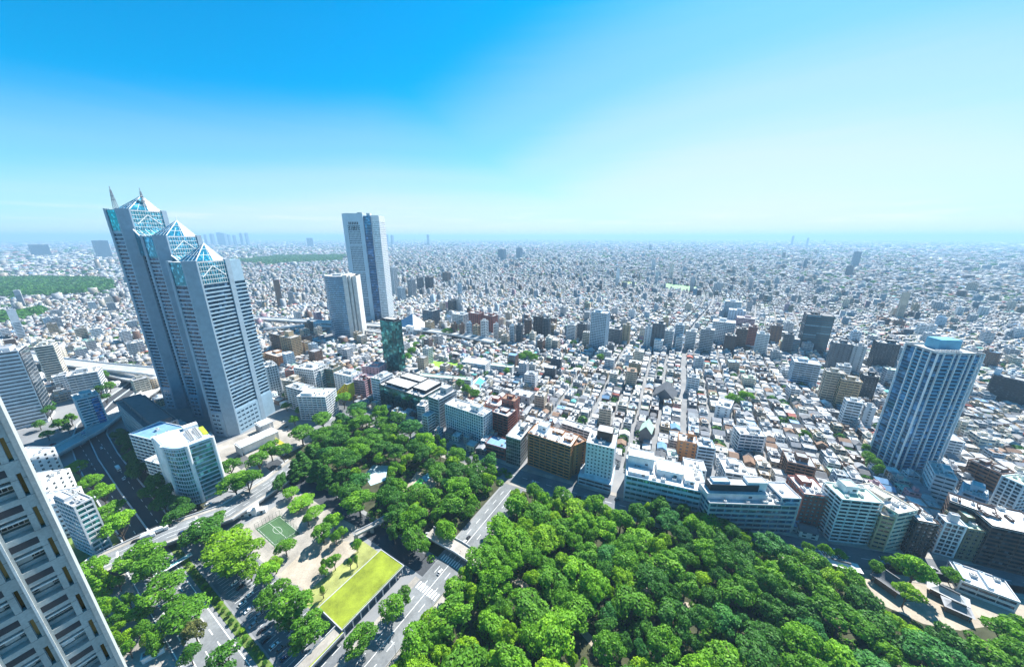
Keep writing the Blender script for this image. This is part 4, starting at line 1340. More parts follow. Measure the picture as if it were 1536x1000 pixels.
def pyramid_hall():
    bx, by = at(606, 500)
    T = thing("pyramid_hall", "white hall with a blue pyramid roof at the foot of the tall white slotted tower", "hall", (bx + 6, by + 20, 0), R(-25))
    LANDMARKS.append(("the pyramid-roofed hall", bx, by))
    W = MB()
    W.box(-42, 42, -24, 30, 0, 14)
    W.box(20, 38, -32, -24, 0, 22)
    W.build("wall", W9["white"], T)
    Y = MB()
    cs = [(-34, -20, 14), (30, -20, 14), (30, 26, 14), (-34, 26, 14)]
    ap = (10, 4, 40)
    Y.v = cs + [ap]
    Y.f = [(0, 1, 4), (1, 2, 4), (2, 3, 4), (3, 0, 4)]
    Y.m = [0, 1, 0, 0]
    Y.build("pyramid_roof", [paint("shaded_blue_grey_roof", (0.07, 0.20, 0.34), 0.5), W9["white"]], T)  # blue deepened to paint shade on it; right face white as sunlit
    for k in range(3):
        g = MB()
        g.box(-1.8, 1.8, -0.1, 0.1, 0, 4)
        g.build("window", G_DARK, T, (24 + k * 5, -32.05, 6 + (k % 2) * 7))
    for k in range(10):
        g = MB()
        g.box(-2.2, 2.2, -0.1, 0.1, 0, 5)
        g.build("window", G_DARK, T, (-38 + k * 5.6, -24.05, 5))
    EXCLUDE.append(grow(bx + 6, by + 20, R(-25), 84, 64, 5))


pyramid_hall()


def yellow_building():
    bx, by = at(517, 596)
    T = thing("yellow_building", "bright yellow building stepping up like a stair, at the corner before the pink-tiled office", "building", (bx, by, 0), -GRID)
    LANDMARKS.append(("the yellow stepped building", bx, by))
    W = MB()
    for i in range(7):
        x0 = -17 + i * 4.2
        W.box(x0, 15, -3, 10, i * 3.3, i * 3.3 + 3.3)
    W.build("wall", WALL["yellow"], T)
    for i in range(7):
        for j in range(7 - i):
            g = MB()
            g.box(-1.3, 1.3, -0.08, 0.08, 0, 1.4)
            g.build("window", G_DARK, T, (12.6 - j * 4.0, -3.05, i * 3.3 + 1.0))
    Rb = MB()
    Rb.box(8, 15, -3, 10, 23.1, 23.6)
    Rb.build("roof", ROOF["pale grey"], T)
    EXCLUDE.append(grow(bx, by + 4, -GRID, 36, 18, 3))


yellow_building()


def pitched_hall(px_, py_, w, d, h, rh, mat, wall, label, name, rot=-GRID, mark=None, cat="house", hip=0.0):
    bx, by = at(px_, py_)
    cx, cy = bx - math.sin(rot) * d / 2, by + math.cos(rot) * d / 2
    T = thing(name, label, cat, (cx, cy, 0), rot)
    W = MB()
    W.box(-w / 2, w / 2, -d / 2, d / 2, 0, h)
    if hip == 0:
        n = len(W.v)
        W.v += [(-w / 2, -d / 2, h), (w / 2, -d / 2, h), (0, -d / 2, h + rh * 0.96), (-w / 2, d / 2, h), (w / 2, d / 2, h), (0, d / 2, h + rh * 0.96)]
        W.f += [(n, n + 1, n + 2), (n + 4, n + 3, n + 5)]
        W.m += [0, 0]
    W.build("wall", wall, T)
    Y = MB()
    o = 0.6
    yh = d / 2 * hip
    a, b, c, e = (-w / 2 - o, -d / 2 - o, h - 0.3), (w / 2 + o, -d / 2 - o, h - 0.3), (w / 2 + o, d / 2 + o, h - 0.3), (-w / 2 - o, d / 2 + o, h - 0.3)
    r0, r1 = (0, -d / 2 - o + yh, h + rh), (0, d / 2 + o - yh, h + rh)
    Y.v = [a, b, c, e, r0, r1]
    Y.f = [(0, 4, 5, 3), (1, 2, 5, 4)] + ([(0, 1, 4), (2, 3, 5)] if hip else [])
    Y.m = [0] * len(Y.f)
    ro = Y.build("roof", mat, T)
    sm = ro.modifiers.new("thickness", "SOLIDIFY")
    sm.thickness = 0.3
    for k in range(3):
        g = MB()
        g.box(-0.9, 0.9, -0.06, 0.06, 0, 1.6)
        g.build("window", G_DARK, T, (-w * 0.3 + k * w * 0.3, -d / 2 - 0.04, 1.2))
    EXCLUDE.append(grow(cx, cy, rot, w, d, 2))
    if mark:
        LANDMARKS.append((mark, cx, cy))
    return T


pitched_hall(994, 606, 26, 30, 8, 13, ROOF["dark grey"], W9["dark grey"], "big dark pitched roof of a temple-like hall among the low houses", "pitched_hall", mark="the big dark pitched roof", cat="hall")
pitched_hall(966, 666, 11, 16, 14, 7, ROOF["green"], W9["dark grey"], "tall narrow house with a mint green gable roof behind the long white-and-teal office", "gable_house", mark="the mint green gable", cat="house")


def foreground_tower():
    """the neighbouring stone tower whose face fills the lower left corner; storeys of 4 m, bays of 3.05 m"""
    s_, t_ = -56.0, -0.9
    x, y = ST(s_, t_)
    T = thing("stone_tower", "close grey stone tower face with recessed windows and dark bands filling the lower left corner", "tower", (x, y, 0), -GRID)
    st = paint("grey_granite_panel", (0.39, 0.42, 0.41), 0.6, 0.2, 0.35)
    lt = paint("light_granite_fin", (0.62, 0.64, 0.63), 0.55, 0.12, 0.5)
    dk = paint("dark_granite_band", (0.05, 0.055, 0.065), 0.4, 0.15, 0.6)
    ty = paint("grey_panel_joint", (0.16, 0.17, 0.17), 0.6)
    P, NB = 3.05, 9
    fh = 4.0
    zlo, zhi = 40.0, 216.0
    nf = int((zhi - zlo) / fh)
    W = MB()
    W.box(-28, -1.15, -P * NB, -0.02, 0, 217)          # body behind the recesses
    W.box(-28, 0, -P * NB, -0.02, 0, zlo)
    W.box(-28.4, 0.12, -0.02, 0.32, 0, 218)             # narrow edge return facing the street
    for j in range(NB):
        y1 = -0.02 - j * P
        W.box(-1.15, 0, y1 - 0.26, y1, zlo, zhi)                   # edge strip before the slit
        W.box(-1.15, 0, y1 - 0.98, y1 - 0.56, zlo, zhi)            # pier behind the slit
        W.box(-1.15, 0, y1 - P + 0.17, y1 - P + 0.36, zlo, zhi)
    for i in range(nf):
        z = zlo + i * fh
        for j in range(NB):
            y1 = -0.02 - j * P
            W.box(-1.15, -0.02, y1 - P + 0.36, y1 - 0.98, z + 2.1, z + 2.75)      # stone over the window
            W.box(-1.15, -0.02, y1 - P + 0.36, y1 - 0.98, z + 3.35, z + 4.0)
            W.box(-1.15, -0.02, y1 - 0.56, y1 - 0.26, z + 2.6, z + 4.0)
            W.box(-1.15, -0.9, y1 - P + 0.36, y1 - 0.98, z, z + 0.5)
    # joints between the stone panels
    for i in range(nf * 2):
        z = zlo + i * fh / 2
        for j in range(NB):
            y1 = -0.02 - j * P
            W.box(0.0, 0.012, y1 - 0.98, y1 - 0.56, z - 0.025, z + 0.025, 1)
            W.box(0.0, 0.012, y1 - 0.26, y1, z - 0.025, z + 0.025, 1)
    W.build("wall", [st, ty], T)
    for j in range(NB):
        f = MB()
        y1 = -0.02 - j * P
        f.box(-0.2, 0.22, y1 - P + 0.0, y1 - P + 0.17, zlo, zhi)
        f.build("vertical_fin", lt, T)
    wins, slit = {}, None
    gm = [glass("grey_green_room_glass", (0.10, 0.135, 0.13), 0.06, 0.3, (9, 9, 9), 0.3)]
    warm = glass("amber_reflecting_glass", (0.20, 0.15, 0.055), 0.12, 0.3, (9, 9, 4), 0.6)
    pale = glass("curtained_glass", (0.42, 0.45, 0.44), 0.3, 0.0, (9, 9, 9), 0.1)
    bm = MB()
    bm.box(0, 0.05, -1.7, 0, -0.15, 0.62)
    BAND = bm.mesh("dark_band", dk)
    lm = MB()
    lm.box(0, 0.62, -1.71, 0, 0, 0.17)
    LEDGE = lm.mesh("ledge", lt)
    wm = MB()
    wm.box(0, 0.06, -1.71, 0, 0, 1.6)
    for k in range(4):
        wm.box(0.06, 0.1, -1.62 + k * 0.33, -1.35 + k * 0.33, 0.35, 1.15, 1)
    for k in range(5):
        wm.box(0.06, 0.16, -1.66 + k * 0.33, -1.62 + k * 0.33, 0.3, 1.2, 2)
    wm.box(0.06, 0.14, -1.71, 0, 0.22, 0.3, 2)
    WIN = wm.mesh("window", [gm[0], G_DARK, M_STEEL])
    sm = MB()
    sm.box(0, 0.05, -0.3, 0, 0, 2.6)
    sm.box(0.05, 0.25, -0.3, -0.27, 0, 2.6, 1)
    SLIT = sm.mesh("slit_window", [warm, W9["pale blue"]])
    cm = MB()
    cm.box(0, 0.03, -0.9, 0, 0, 1.4)
    CURT = cm.mesh("blind", pale)
    rnd = random.Random(5)
    for i in range(nf):
        z = zlo + i * fh
        for j in range(5):
            y1 = -0.02 - j * P
            if not (70 < z < 190) or (j > 3):
                continue
            link("dark_band", BAND, T, (-0.05, y1 - 0.98, z + 2.75))
            link("ledge", LEDGE, T, (-0.75, y1 - 0.98, z + 1.55))
            w = link("window", WIN, T, (-1.15, y1 - 0.98, z + 0.5))
            if rnd.random() < 0.3:
                link("blind", CURT, w, (0.165, -rnd.choice((0.0, 0.4, 0.8)), 0.1))
            link("slit_window", SLIT, T, (-0.62, y1 - 0.26, z + 0.02))
    R_ = MB()
    R_.box(-28.2, 0.1, -P * NB, 0.3, 217, 218.6)
    R_.build("roof", ROOF["pale grey"], T)


foreground_tower()

# ------------------------------------------------------------------ ground, roads, open spaces
def ground_material():
    m, nt, b = nodes_of("city_ground")
    geo = nt.nodes.new("ShaderNodeNewGeometry")
    near = ramp(nt, noise(nt, 0.03, 6), [(0.3, (0.15, 0.16, 0.17)), (0.7, (0.27, 0.27, 0.27))])
    vor = nt.nodes.new("ShaderNodeTexVoronoi")
    vor.inputs["Scale"].default_value = 1 / 60
    tc = nt.nodes.new("ShaderNodeTexCoord")
    nt.links.new(tc.outputs["Object"], vor.inputs["Vector"])
    sx = nt.nodes.new("ShaderNodeSeparateColor")
    nt.links.new(vor.outputs["Color"], sx.inputs[0])
    far = ramp(nt, sx.outputs[0], [(0.0, (0.03, 0.07, 0.03)), (0.22, (0.05, 0.09, 0.05)), (0.25, (0.18, 0.19, 0.21)), (0.6, (0.34, 0.34, 0.35)), (0.75, (0.66, 0.66, 0.65)), (1.0, (0.74, 0.73, 0.7))])
    ln = nt.nodes.new("ShaderNodeVectorMath")
    ln.operation = "LENGTH"
    nt.links.new(geo.outputs["Position"], ln.inputs[0])
    mr = nt.nodes.new("ShaderNodeMapRange")
    mr.inputs[1].default_value = 5000
    mr.inputs[2].default_value = 9000
    nt.links.new(ln.outputs["Value"], mr.inputs[0])
    mx = nt.nodes.new("ShaderNodeMix")
    mx.data_type = "RGBA"
    nt.links.new(mr.outputs[0], mx.inputs[0])
    nt.links.new(near, mx.inputs[6])
    nt.links.new(far, mx.inputs[7])
    nt.links.new(mx.outputs[2], b.inputs["Base Color"])
    b.inputs["Roughness"].default_value = 0.9
    b.inputs["Specular IOR Level"].default_value = 0.1
    return m


HALF = 31000
sheet("ground", [(-HALF, -HALF), (HALF, -HALF), (HALF, HALF), (-HALF, HALF)], 0, ground_material())
M_ASPH = paint("asphalt", (0.145, 0.155, 0.165), 0.85, 0.4, 0.05)
M_ASPH2 = paint("old_asphalt", (0.185, 0.195, 0.20), 0.85, 0.4, 0.05)
M_DARKASPH = paint("dark_asphalt", (0.05, 0.055, 0.062), 0.8, 0.2, 0.06)  # darkest of the asphalt tones
M_PAVE = paint("pale_paving", (0.31, 0.285, 0.25), 0.85, 0.35, 0.08)
M_SAND = paint("sandy_pitch", (0.36, 0.31, 0.245), 0.95, 0.3, 0.07)
M_SOIL = paint("leaf_litter", (0.055, 0.06, 0.03), 0.95, 0.5, 0.12)
M_GRASS = paint("rough_grass", (0.12, 0.18, 0.04), 0.95, 0.4, 0.15)
M_DRY = paint("dry_grass", (0.27, 0.29, 0.09), 0.95, 0.35, 0.12)
M_LAWN = paint("roof_lawn", (0.20, 0.245, 0.02), 0.95, 0.4, 0.12)
M_TURF = paint("artificial_turf", (0.06, 0.125, 0.05), 0.9, 0.15, 0.1)
M_LINE = paint("road_paint", (0.74, 0.74, 0.72), 0.7, 0.12, 0.8)
M_KERB = paint("kerb_concrete", (0.42, 0.42, 0.41), 0.85, 0.2, 0.5)
P_ = lambda pts: [ST(*q) for q in pts]

sheet("park_ground", P_([(-112, -120), (-112, 204), (-60, 212), (20, 230), (90, 248), (150, 266), (260, 308), (600, 420), (600, -200)]), 0.016, M_SOIL)
sheet("park_ground", P_([(-335, 122), (-335, 190), (-300, 204), (-131, 204), (-131, 122)]), 0.016, M_SOIL)
sheet("plaza", P_([(-412, 52), (-412, 165), (-338, 165), (-338, 40)]), 0.016, M_PAVE)
sheet("plaza", P_([(-272, 60), (-272, 104), (-186, 104), (-186, 60)]), 0.016, M_PAVE)
sheet("grass_slope", P_([(-186, 60), (-186, 104), (-162, 104), (-162, 60)]), 0.016, M_DRY)
sheet("verge", P_([(-330, -45), (-330, 9), (-195, 9), (-195, -45)]), 0.012, M_PAVE)
sheet("verge", P_([(-195, -60), (-195, 9), (-140, 9), (-140, -60)]), 0.012, M_GRASS)
sheet("verge", P_([(-330, 9), (-330, 58), (-304, 58), (-304, 9)]), 0.012, M_SOIL)
sheet("parking_lot", P_([(-268, 37), (-268, 59), (-134, 59), (-134, 37)]), 0.020, M_ASPH)
sheet("verge", P_([(-520, 40), (-520, 62), (-318, 62), (-318, 40)]), 0.012, M_SOIL)
sheet("verge", P_([(-480, -6), (-480, 16), (-316, 16), (-316, -6)]), 0.012, M_GRASS)

ribbon("park_road", P_([(-121, -120), (-121, 60), (-121, 206)]), 17, 0.024, M_ASPH2)
ribbon("side_road", P_([(-300, 21), (-130, 21)]), 19, 0.020, M_ASPH2)
ribbon("side_road", P_([(-335, 113), (-130, 113)]), 12, 0.020, M_DARKASPH)
STREET = [(-640, 208), (-420, 206), (-300, 213), (-131, 216), (-60, 226), (20, 241), (90, 259), (150, 280), (260, 322), (420, 385), (620, 470)]
ribbon("street", P_(STREET), 17, 0.024, M_ASPH)
for off in (-10.6, 10.6):
    l, r = ribbon_poly(P_(STREET), abs(off) * 2)
    ribbon("pavement", l if off > 0 else r, 4.0, 0.14, M_PAVE, thick=0.14)
for s_ in (-132.0, -109.6):
    ribbon("pavement", P_([(s_, 36), (s_, 105)] if s_ < -120 else [(s_, -120), (s_, 200)]), 4.0, 0.14, M_PAVE, thick=0.14)
ribbon("pavement", P_([(-300, 34), (-134, 34)]), 4.0, 0.14, M_GRASS, thick=0.14)
ribbon("pavement", P_([(-300, 9.5), (-200, 9.5)]), 3.5, 0.14, M_PAVE, thick=0.14)
ribbon("path", [at(*p) for p in ((412, 722), (450, 742), (500, 775), (545, 800))], 4, 0.024, M_PAVE)
ribbon("path", [at(*p) for p in ((760, 860), (790, 880), (800, 910), (770, 940), (740, 975), (720, 1010))], 4, 0.024, M_SAND)
ribbon("path", [at(*p) for p in ((800, 910), (860, 930), (900, 975), (930, 1010))], 4, 0.024, M_SAND)
ribbon("path", [at(*p) for p in ((830, 800), (860, 815), (890, 835), (930, 850), (960, 880), (1000, 900), (1080, 920), (1180, 960), (1260, 1005))], 4, 0.020, M_SAND)

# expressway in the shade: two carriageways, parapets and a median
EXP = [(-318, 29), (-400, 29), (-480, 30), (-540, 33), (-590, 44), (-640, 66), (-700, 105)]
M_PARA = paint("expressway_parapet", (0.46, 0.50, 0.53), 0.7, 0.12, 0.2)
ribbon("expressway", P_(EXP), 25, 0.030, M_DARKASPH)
for off, nm in ((-12.2, "parapet"), (12.2, "parapet"), (0.0, "parapet")):
    l, r = ribbon_poly(P_(EXP), max(0.01, abs(off) * 2))
    pts = l if off > 0 else r
    mb = MB()
    ll, rr = ribbon_poly(pts, 0.8)
    for i in range(len(pts) - 1):
        a, b, c, d = rr[i], rr[i + 1], ll[i + 1], ll[i]
        top = 1.3
        mb.quad((*a, top), (*b, top), (*c, top), (*d, top))
        mb.quad((*a, 0), (*b, 0), (*b, top), (*a, top))
        mb.quad((*c, 0), (*d, 0), (*d, top), (*c, top))
    tag(mb.build(nm, M_PARA), {"-12.2": "near pale parapet wall along the shadowed expressway", "12.2": "far pale parapet wall along the shadowed expressway", "0.0": "pale median wall splitting the shadowed expressway"}[str(off)], "parapet")


def dashes(name, segs, z, w=0.3, on=5.0, off=6.0, mat=None):
    mb = MB()
    for a, b, dash in segs:
        A, Bv = Vector(a), Vector(b)
        L = (Bv - A).length
        d = (Bv - A) / L
        n = Vector((-d.y, d.x)) * w / 2
        q = 0.0
        while q < L:
            e = min(L, q + (on if dash else L))
            p0, p1 = A + d * q, A + d * e
            mb.quad((*(p0 - n), 0), (*(p1 - n), 0), (*(p1 + n), 0), (*(p0 + n), 0))
            q = e + (off if dash else 1)
    o = mb.build(name, mat or M_LINE, None, (0, 0, z))
    return tag(o, kind="structure")


seg = lambda s0, t0, s1, t1, dash=True: (ST(s0, t0), ST(s1, t1), dash)
dashes("road_marking", [seg(-121, 36, -121, 200, False), seg(-125.5, 36, -125.5, 200), seg(-116.8, 36, -116.8, 200), seg(-121, -60, -121, 8, False), seg(-125.5, -60, -125.5, 8), seg(-116.8, -60, -116.8, 8)], 0.030, 0.28)
dashes("road_marking", [seg(-296, 16, -136, 16), seg(-296, 26, -136, 26), seg(-296, 21, -136, 21), seg(-296, 12.2, -136, 12.2, False), seg(-296, 30, -136, 30, False)], 0.028, 0.4, 5, 6)
dashes("road_marking", [(ST(*STREET[i]), ST(*STREET[i + 1]), True) for i in range(3, 10)], 0.030, 0.3)
dashes("road_marking", [seg(-330, 23.5, -540, 26), seg(-330, 35, -540, 38)], 0.036, 0.3, 5, 8)
# zebra crossings on the park road and bay lines of the car park
z_ = []
for k in range(9):
    z_.append(seg(-128.4 + k * 1.85, 100, -128.4 + k * 1.85, 104.5, False))
    z_.append(seg(-128.4 + k * 1.85, 122, -128.4 + k * 1.85, 126, False))
z_ += [seg(-131, 107.5, -131.0 + 3.6, 107.5 + k * 1.3, False) for k in range(0)]
dashes("zebra_crossing", z_, 0.034, 0.9)
z_ = [seg(92 + k * 1.6, 252 + k * 0.5, 92 + k * 1.6 - 4, 260 + k * 0.5, False) for k in range(8)]
dashes("zebra_crossing", z_, 0.034, 0.7)
bays = []
for k in range(44):
    s_ = -264 + k * 2.9
    bays.append(seg(s_, 53.5, s_, 58.5, False))
    bays.append(seg(s_, 39, s_, 43.5, False))
    if k % 12 < 10:
        bays.append(seg(s_, 46.0, s_, 50.5, False))
dashes("parking_bay_marking", bays, 0.028, 0.22)

# soccer pitch with its lines, fence and the sandy pitch
F = [at(*p) for p in ((383, 793), (420, 772), (450, 800), (412, 820))]
sheet("soccer_pitch", F, 0.024, M_TURF)
c0 = Vector(F[0]); e1_ = Vector(F[1]) - c0; e2_ = Vector(F[3]) - c0
fp = lambda u, v: tuple(c0 + e1_ * u + e2_ * v)
pl = [(fp(0.06, 0.06), fp(0.94, 0.06), False), (fp(0.94, 0.06), fp(0.94, 0.94), False), (fp(0.94, 0.94), fp(0.06, 0.94), False), (fp(0.06, 0.94), fp(0.06, 0.06), False), (fp(0.5, 0.06), fp(0.5, 0.94), False)]
for k in range(16):
    a0, a1 = 2 * math.pi * k / 16, 2 * math.pi * (k + 1) / 16
    pl.append((fp(0.5 + 0.13 * math.cos(a0), 0.5 + 0.17 * math.sin(a0)), fp(0.5 + 0.13 * math.cos(a1), 0.5 + 0.17 * math.sin(a1)), False))
dashes("pitch_marking", pl, 0.030, 0.13)
fm = paint("green_fence_steel", (0.10, 0.16, 0.12))
fence = thing("mesh_fence", "tall steel post fence around the small green soccer pitch", "fence", (F[0][0], F[0][1], 0))
for i in range(4):
    a, b = Vector(F[i]), Vector(F[(i + 1) % 4])
    for k in range(7):
        p = a.lerp(b, k / 7)
        mb = MB()
        mb.cyl(0, 0, 0, 4.6, 0.10, 0.08, 6)
        mb.build("post", fm, fence, (p.x - F[0][0], p.y - F[0][1], 0))
    for z in (1.2, 2.4, 4.4):
        mb = MB()
        mb.bar((*(a - Vector(F[0])), z), (*(b - Vector(F[0])), z), 0.04)
        mb.build("rail", fm, fence)
sheet("sandy_pitch", [at(*p) for p in ((418, 862), (474, 808), (526, 812), (536, 826), (506, 850), (484, 868), (462, 886))], 0.024, M_SAND)

# long building with a lawn on its roof
def lawn_building():
    s0, s1, t0, t1, h = -163, -141, 61, 103, 6.0
    cx, cy = ST((s0 + s1) / 2, (t0 + t1) / 2)
    T = thing("lawn_roof_building", "low building with a bright yellow-green lawn on its flat roof beside the park road", "building", (cx, cy, 0), -GRID)
    LANDMARKS.append(("the lawn-roofed building", cx, cy))
    w, d = s1 - s0, t1 - t0
    W = MB()
    W.box(-w / 2, w / 2 - 3, -d / 2 + 1, d / 2 - 1, 0, h - 0.6)
    W.box(-w / 2, w / 2, -d / 2, d / 2, h - 0.6, h)
    ring(W, w + 0.1, d + 0.1, 0.45, h, h + 0.5)
    W.build("wall", W9["grey"], T)
    for k in range(9):
        c = MB()
        c.cyl(0, 0, 0, h - 0.6, 0.32, 0.32, 8)
        c.build("column", W9["white"], T, (w / 2 - 0.7, -d / 2 + 1.5 + k * (d - 3) / 8, 0))
    for k in range(8):
        g = MB()
        g.box(-0.05, 0.05, -2.1, 2.1, 0, 3.6)
        g.build("window", G_DARK, T, (w / 2 - 2.96, -d / 2 + 4 + k * (d - 3) / 8, 0.8))
    L = MB()
    L.box(-w / 2 + 0.4, w / 2 - 0.4, -d / 2 + 0.4, d / 2 - 0.4, h, h + 0.3)
    L.build("roof_lawn", M_LAWN, T)
    for k in range(12):
        b = MB()
        b.bar((w / 2 - 0.3, -d / 2 + 1 + k * (d - 2) / 11, h + 0.5), (w / 2 - 0.3, -d / 2 + 1 + k * (d - 2) / 11, h + 1.5), 0.05)
        b.build("railing_post", M_STEEL, T)
    b = MB()
    b.bar((w / 2 - 0.3, -d / 2 + 1, h + 1.5), (w / 2 - 0.3, d / 2 - 1, h + 1.5), 0.05)
    b.build("railing", M_STEEL, T)


lawn_building()


def deck(name, label, pts, width, z, rail=True, lawn=False, mat=None, cat="footbridge"):
    P = [Vector(p) for p in pts]
    o = P[0]
    T = thing(name, label, cat, (o.x, o.y, 0))
    mb = MB()
    q = [p - o for p in P]
    ribbon("deck", q, width, z, None, thick=0.7, mb=mb)
    mb.build("deck", mat or M_PAVE, T)
    l, r = ribbon_poly(q, width - 0.3)
    for side in (l, r):
        rb = MB()
        ribbon("parapet", side, 0.25, z + 1.1, None, thick=1.09, mb=rb)
        rb.build("parapet", M_KERB if not rail else W9["pale grey"], T)
    if lawn:
        l, r = ribbon_poly(q, width - 1.6)
        lb = MB()
        ribbon("lawn_strip", r, 1.4, z + 0.35, None, thick=0.34, mb=lb)
        lb.build("lawn_strip", M_LAWN, T)
    for k, p in enumerate(q):
        pb = MB()
        pb.box(-width * 0.3, width * 0.3, -0.5, 0.5, 0, z - 0.7)
        pb.build("pier", W9["grey"], T, (p.x, p.y, 0))
    return T


deck("footbridge", "slim pale footbridge over the shaded road between the sandy pitch and the wood", P_([(-189, 102), (-185, 112), (-182, 124)]), 4.0, 5.5)
deck("footbridge", "broad pale footbridge joining the two halves of the park over the park road", P_([(-146, 130), (-121, 131), (-100, 130)]), 9.0, 5.5)
LANDMARKS.append(("the broad footbridge", *ST(-121, 131)))
deck("walkway", "raised walkway with a strip of lawn along its edge below the lawn-roofed building", P_([(-143, -30), (-143, 10), (-143, 61)]), 7.0, 5.0, lawn=True, cat="walkway")
LANDMARKS.append(("the raised walkway", *ST(-143, 25)))


def overpass():
    pts = [at(*p, 6.0) for p in ((110, 885), (146, 848), (250, 800), (340, 768))] + [at(412, 722, 3.0), at(450, 690, 0.6)]
    l_ = [(6.0)] * 4 + [3.0, 0.5]
    o = Vector(pts[0])
    T = thing("overpass", "broad sunlit overpass road running from the stone tower to the plaza", "overpass", (o.x, o.y, 0))
    q = [Vector(p) - o for p in pts]
    mb = MB()
    ribbon("deck", q, 24, l_, None, thick=1.4, mb=mb)
    mb.build("deck", M_ASPH2, T)
    for side in ribbon_poly(q, 23.4):
        mb = MB()
        ribbon("parapet", side, 0.4, [z + 1.1 for z in l_], None, thick=1.1, mb=mb)
        mb.build("parapet", W9["pale grey"], T)
    for side in ribbon_poly(q, 19.6):
        mb = MB()
        ribbon("pavement", side, 3.2, [z + 0.14 for z in l_], None, thick=0.14, mb=mb)
        mb.build("pavement", M_PAVE, T)
    mb = MB()
    for off in (-4.4, 0.0, 4.4):
        l, r = ribbon_poly(q, max(0.02, abs(off) * 2))
        pts2 = l if off > 0 else r
        for i in range(len(pts2) - 1):
            a, b = Vector((*pts2[i], l_[i] + 0.02)), Vector((*pts2[i + 1], l_[i + 1] + 0.02))
            L = (b - a).length
            n = Vector((-(b - a).y, (b - a).x, 0)).normalized() * 0.14
            k = 0.0
            while k < L:
                e = min(L, k + 5)
                p0, p1 = a.lerp(b, k / L), a.lerp(b, e / L)
                mb.quad(tuple(p0 - n), tuple(p1 - n), tuple(p1 + n), tuple(p0 + n))
                k += 10 if off else 5.2
    for px_, py_ in ((176, 838), (297, 782)):
        c = Vector(at(px_, py_, 6.02)) - o
        d = (q[2] - q[1]).normalized()
        n = Vector((-d.y, d.x))
        a, b = c - n * 8, c + n * 8
        d *= 0.5
        mb.quad((*(a - d), 6.03), (*(b - d), 6.03), (*(b + d), 6.03), (*(a + d), 6.03))
    mb.build("road_marking", M_LINE, T)
    for f_ in (0.25, 0.5, 0.75):
        for i in (1, 2):
            p = q[i].lerp(q[i + 1], f_)
            mb = MB()
            mb.box(-1, 1, -1, 1, 0, 4.6)
            mb.build("pier", W9["grey"], T, (p.x, p.y, 0))
    LANDMARKS.append(("the overpass", *at(250, 800, 6)))
    return pts, l_


OVP = overpass()


def highway(label, px_pts, z, width):
    pts = [at(*p, z) for p in px_pts]
    o = Vector(pts[0])
    T = thing("elevated_highway", label, "highway", (o.x, o.y, 0))
    q = [Vector(p) - o for p in pts]
    mb = MB()
    ribbon("deck", q, width, z, None, thick=1.8, mb=mb)
    mb.build("deck", paint("concrete_carriageway", (0.36, 0.37, 0.37), 0.85, 0.25, 0.05), T)
    for side in ribbon_poly(q, width - 0.5):
        mb = MB()
        ribbon("parapet", side, 0.5, z + 2.0, None, thick=3.4, mb=mb)
        mb.build("parapet", W9["white"], T)
    for i in range(len(q) - 1):
        L = (q[i + 1] - q[i]).length
        for k in range(max(1, int(L / 45))):
            p = q[i].lerp(q[i + 1], (k + 0.5) / max(1, int(L / 45)))
            mb = MB()
            mb.box(-1.6, 1.6, -1.6, 1.6, 0, z - 1.8)
            mb.build("pier", W9["grey"], T, (p.x, p.y, 0))
    l, r = ribbon_poly(pts, width + 10)
    EXCLUDE.append(l + r[::-1])


highway("white-walled elevated highway passing behind the curved banded tower", ((330, 474), (420, 479), (500, 484), (570, 488), (630, 494), (680, 500), (740, 512)), 13, 20)
highway("lower elevated carriageway in front of the main elevated highway", ((395, 494), (460, 488), (530, 492), (600, 503)), 9, 11)
highway("elevated highway crossing behind the striped white office tower", ((30, 532), (88, 542), (150, 549), (225, 556), (260, 562)), 14, 22)
highway("lower elevated ramp below the highway behind the striped white office tower", ((60, 540), (110, 553), (170, 562), (228, 575)), 8, 11)
highway("curving sunlit ramp bridge over the end of the shadowed expressway", ((60, 690), (100, 668), (140, 646), (172, 622), (205, 600), (228, 584)), 7, 17)
LANDMARKS.append(("the curving ramp bridge", *at(140, 646, 7)))


# shrine roofs at the lower right
def shrine(px_, py_, w, d, h, rh, label, rot, mat="dark grey"):
    bx, by = at(px_, py_)
    T = thing("shrine_building", label, "shrine", (bx, by, 0), rot)
    W = MB()
    W.box(-w * 0.36, w * 0.36, -d * 0.34, d * 0.34, 0, h)
    W.build("wall", W9["brown"], T)
    Y = MB()
    n = 6
    rows = []
    for k in range(n + 1):
        f = k / n
        z = h - 0.4 + rh * (f ** 1.6)
        hx, hy = w / 2 * (1 - 0.55 * f), d / 2 * (1 - f) + 0.02
        up = 0.7 * (1 - f) ** 3
        rows.append([(-hx, -hy, z + up), (hx, -hy, z + up), (hx, hy, z + up), (-hx, hy, z + up)])
    for rr in rows:
        Y.v += rr
    for k in range(n):
        for i in range(4):
            j = (i + 1) % 4
            Y.f.append((k * 4 + i, k * 4 + j, k * 4 + 4 + j, k * 4 + 4 + i))
            Y.m.append(0)
    Y.f.append((0, 3, 2, 1))
    Y.m.append(0)
    Y.build("roof", ROOF[mat], T)
    rb = MB()
    rb.box(-w * 0.24, w * 0.24, -0.35, 0.35, h + rh - 0.5, h + rh + 0.5)
    rb.build("ridge", ROOF["dark grey"], T)
    for k in (-1, 1):
        c = MB()
        c.box(-0.2, 0.2, -0.2, 0.2, 0, h)
        c.build("post", W9["brown"], T, (k * w * 0.4, -d * 0.4, 0))


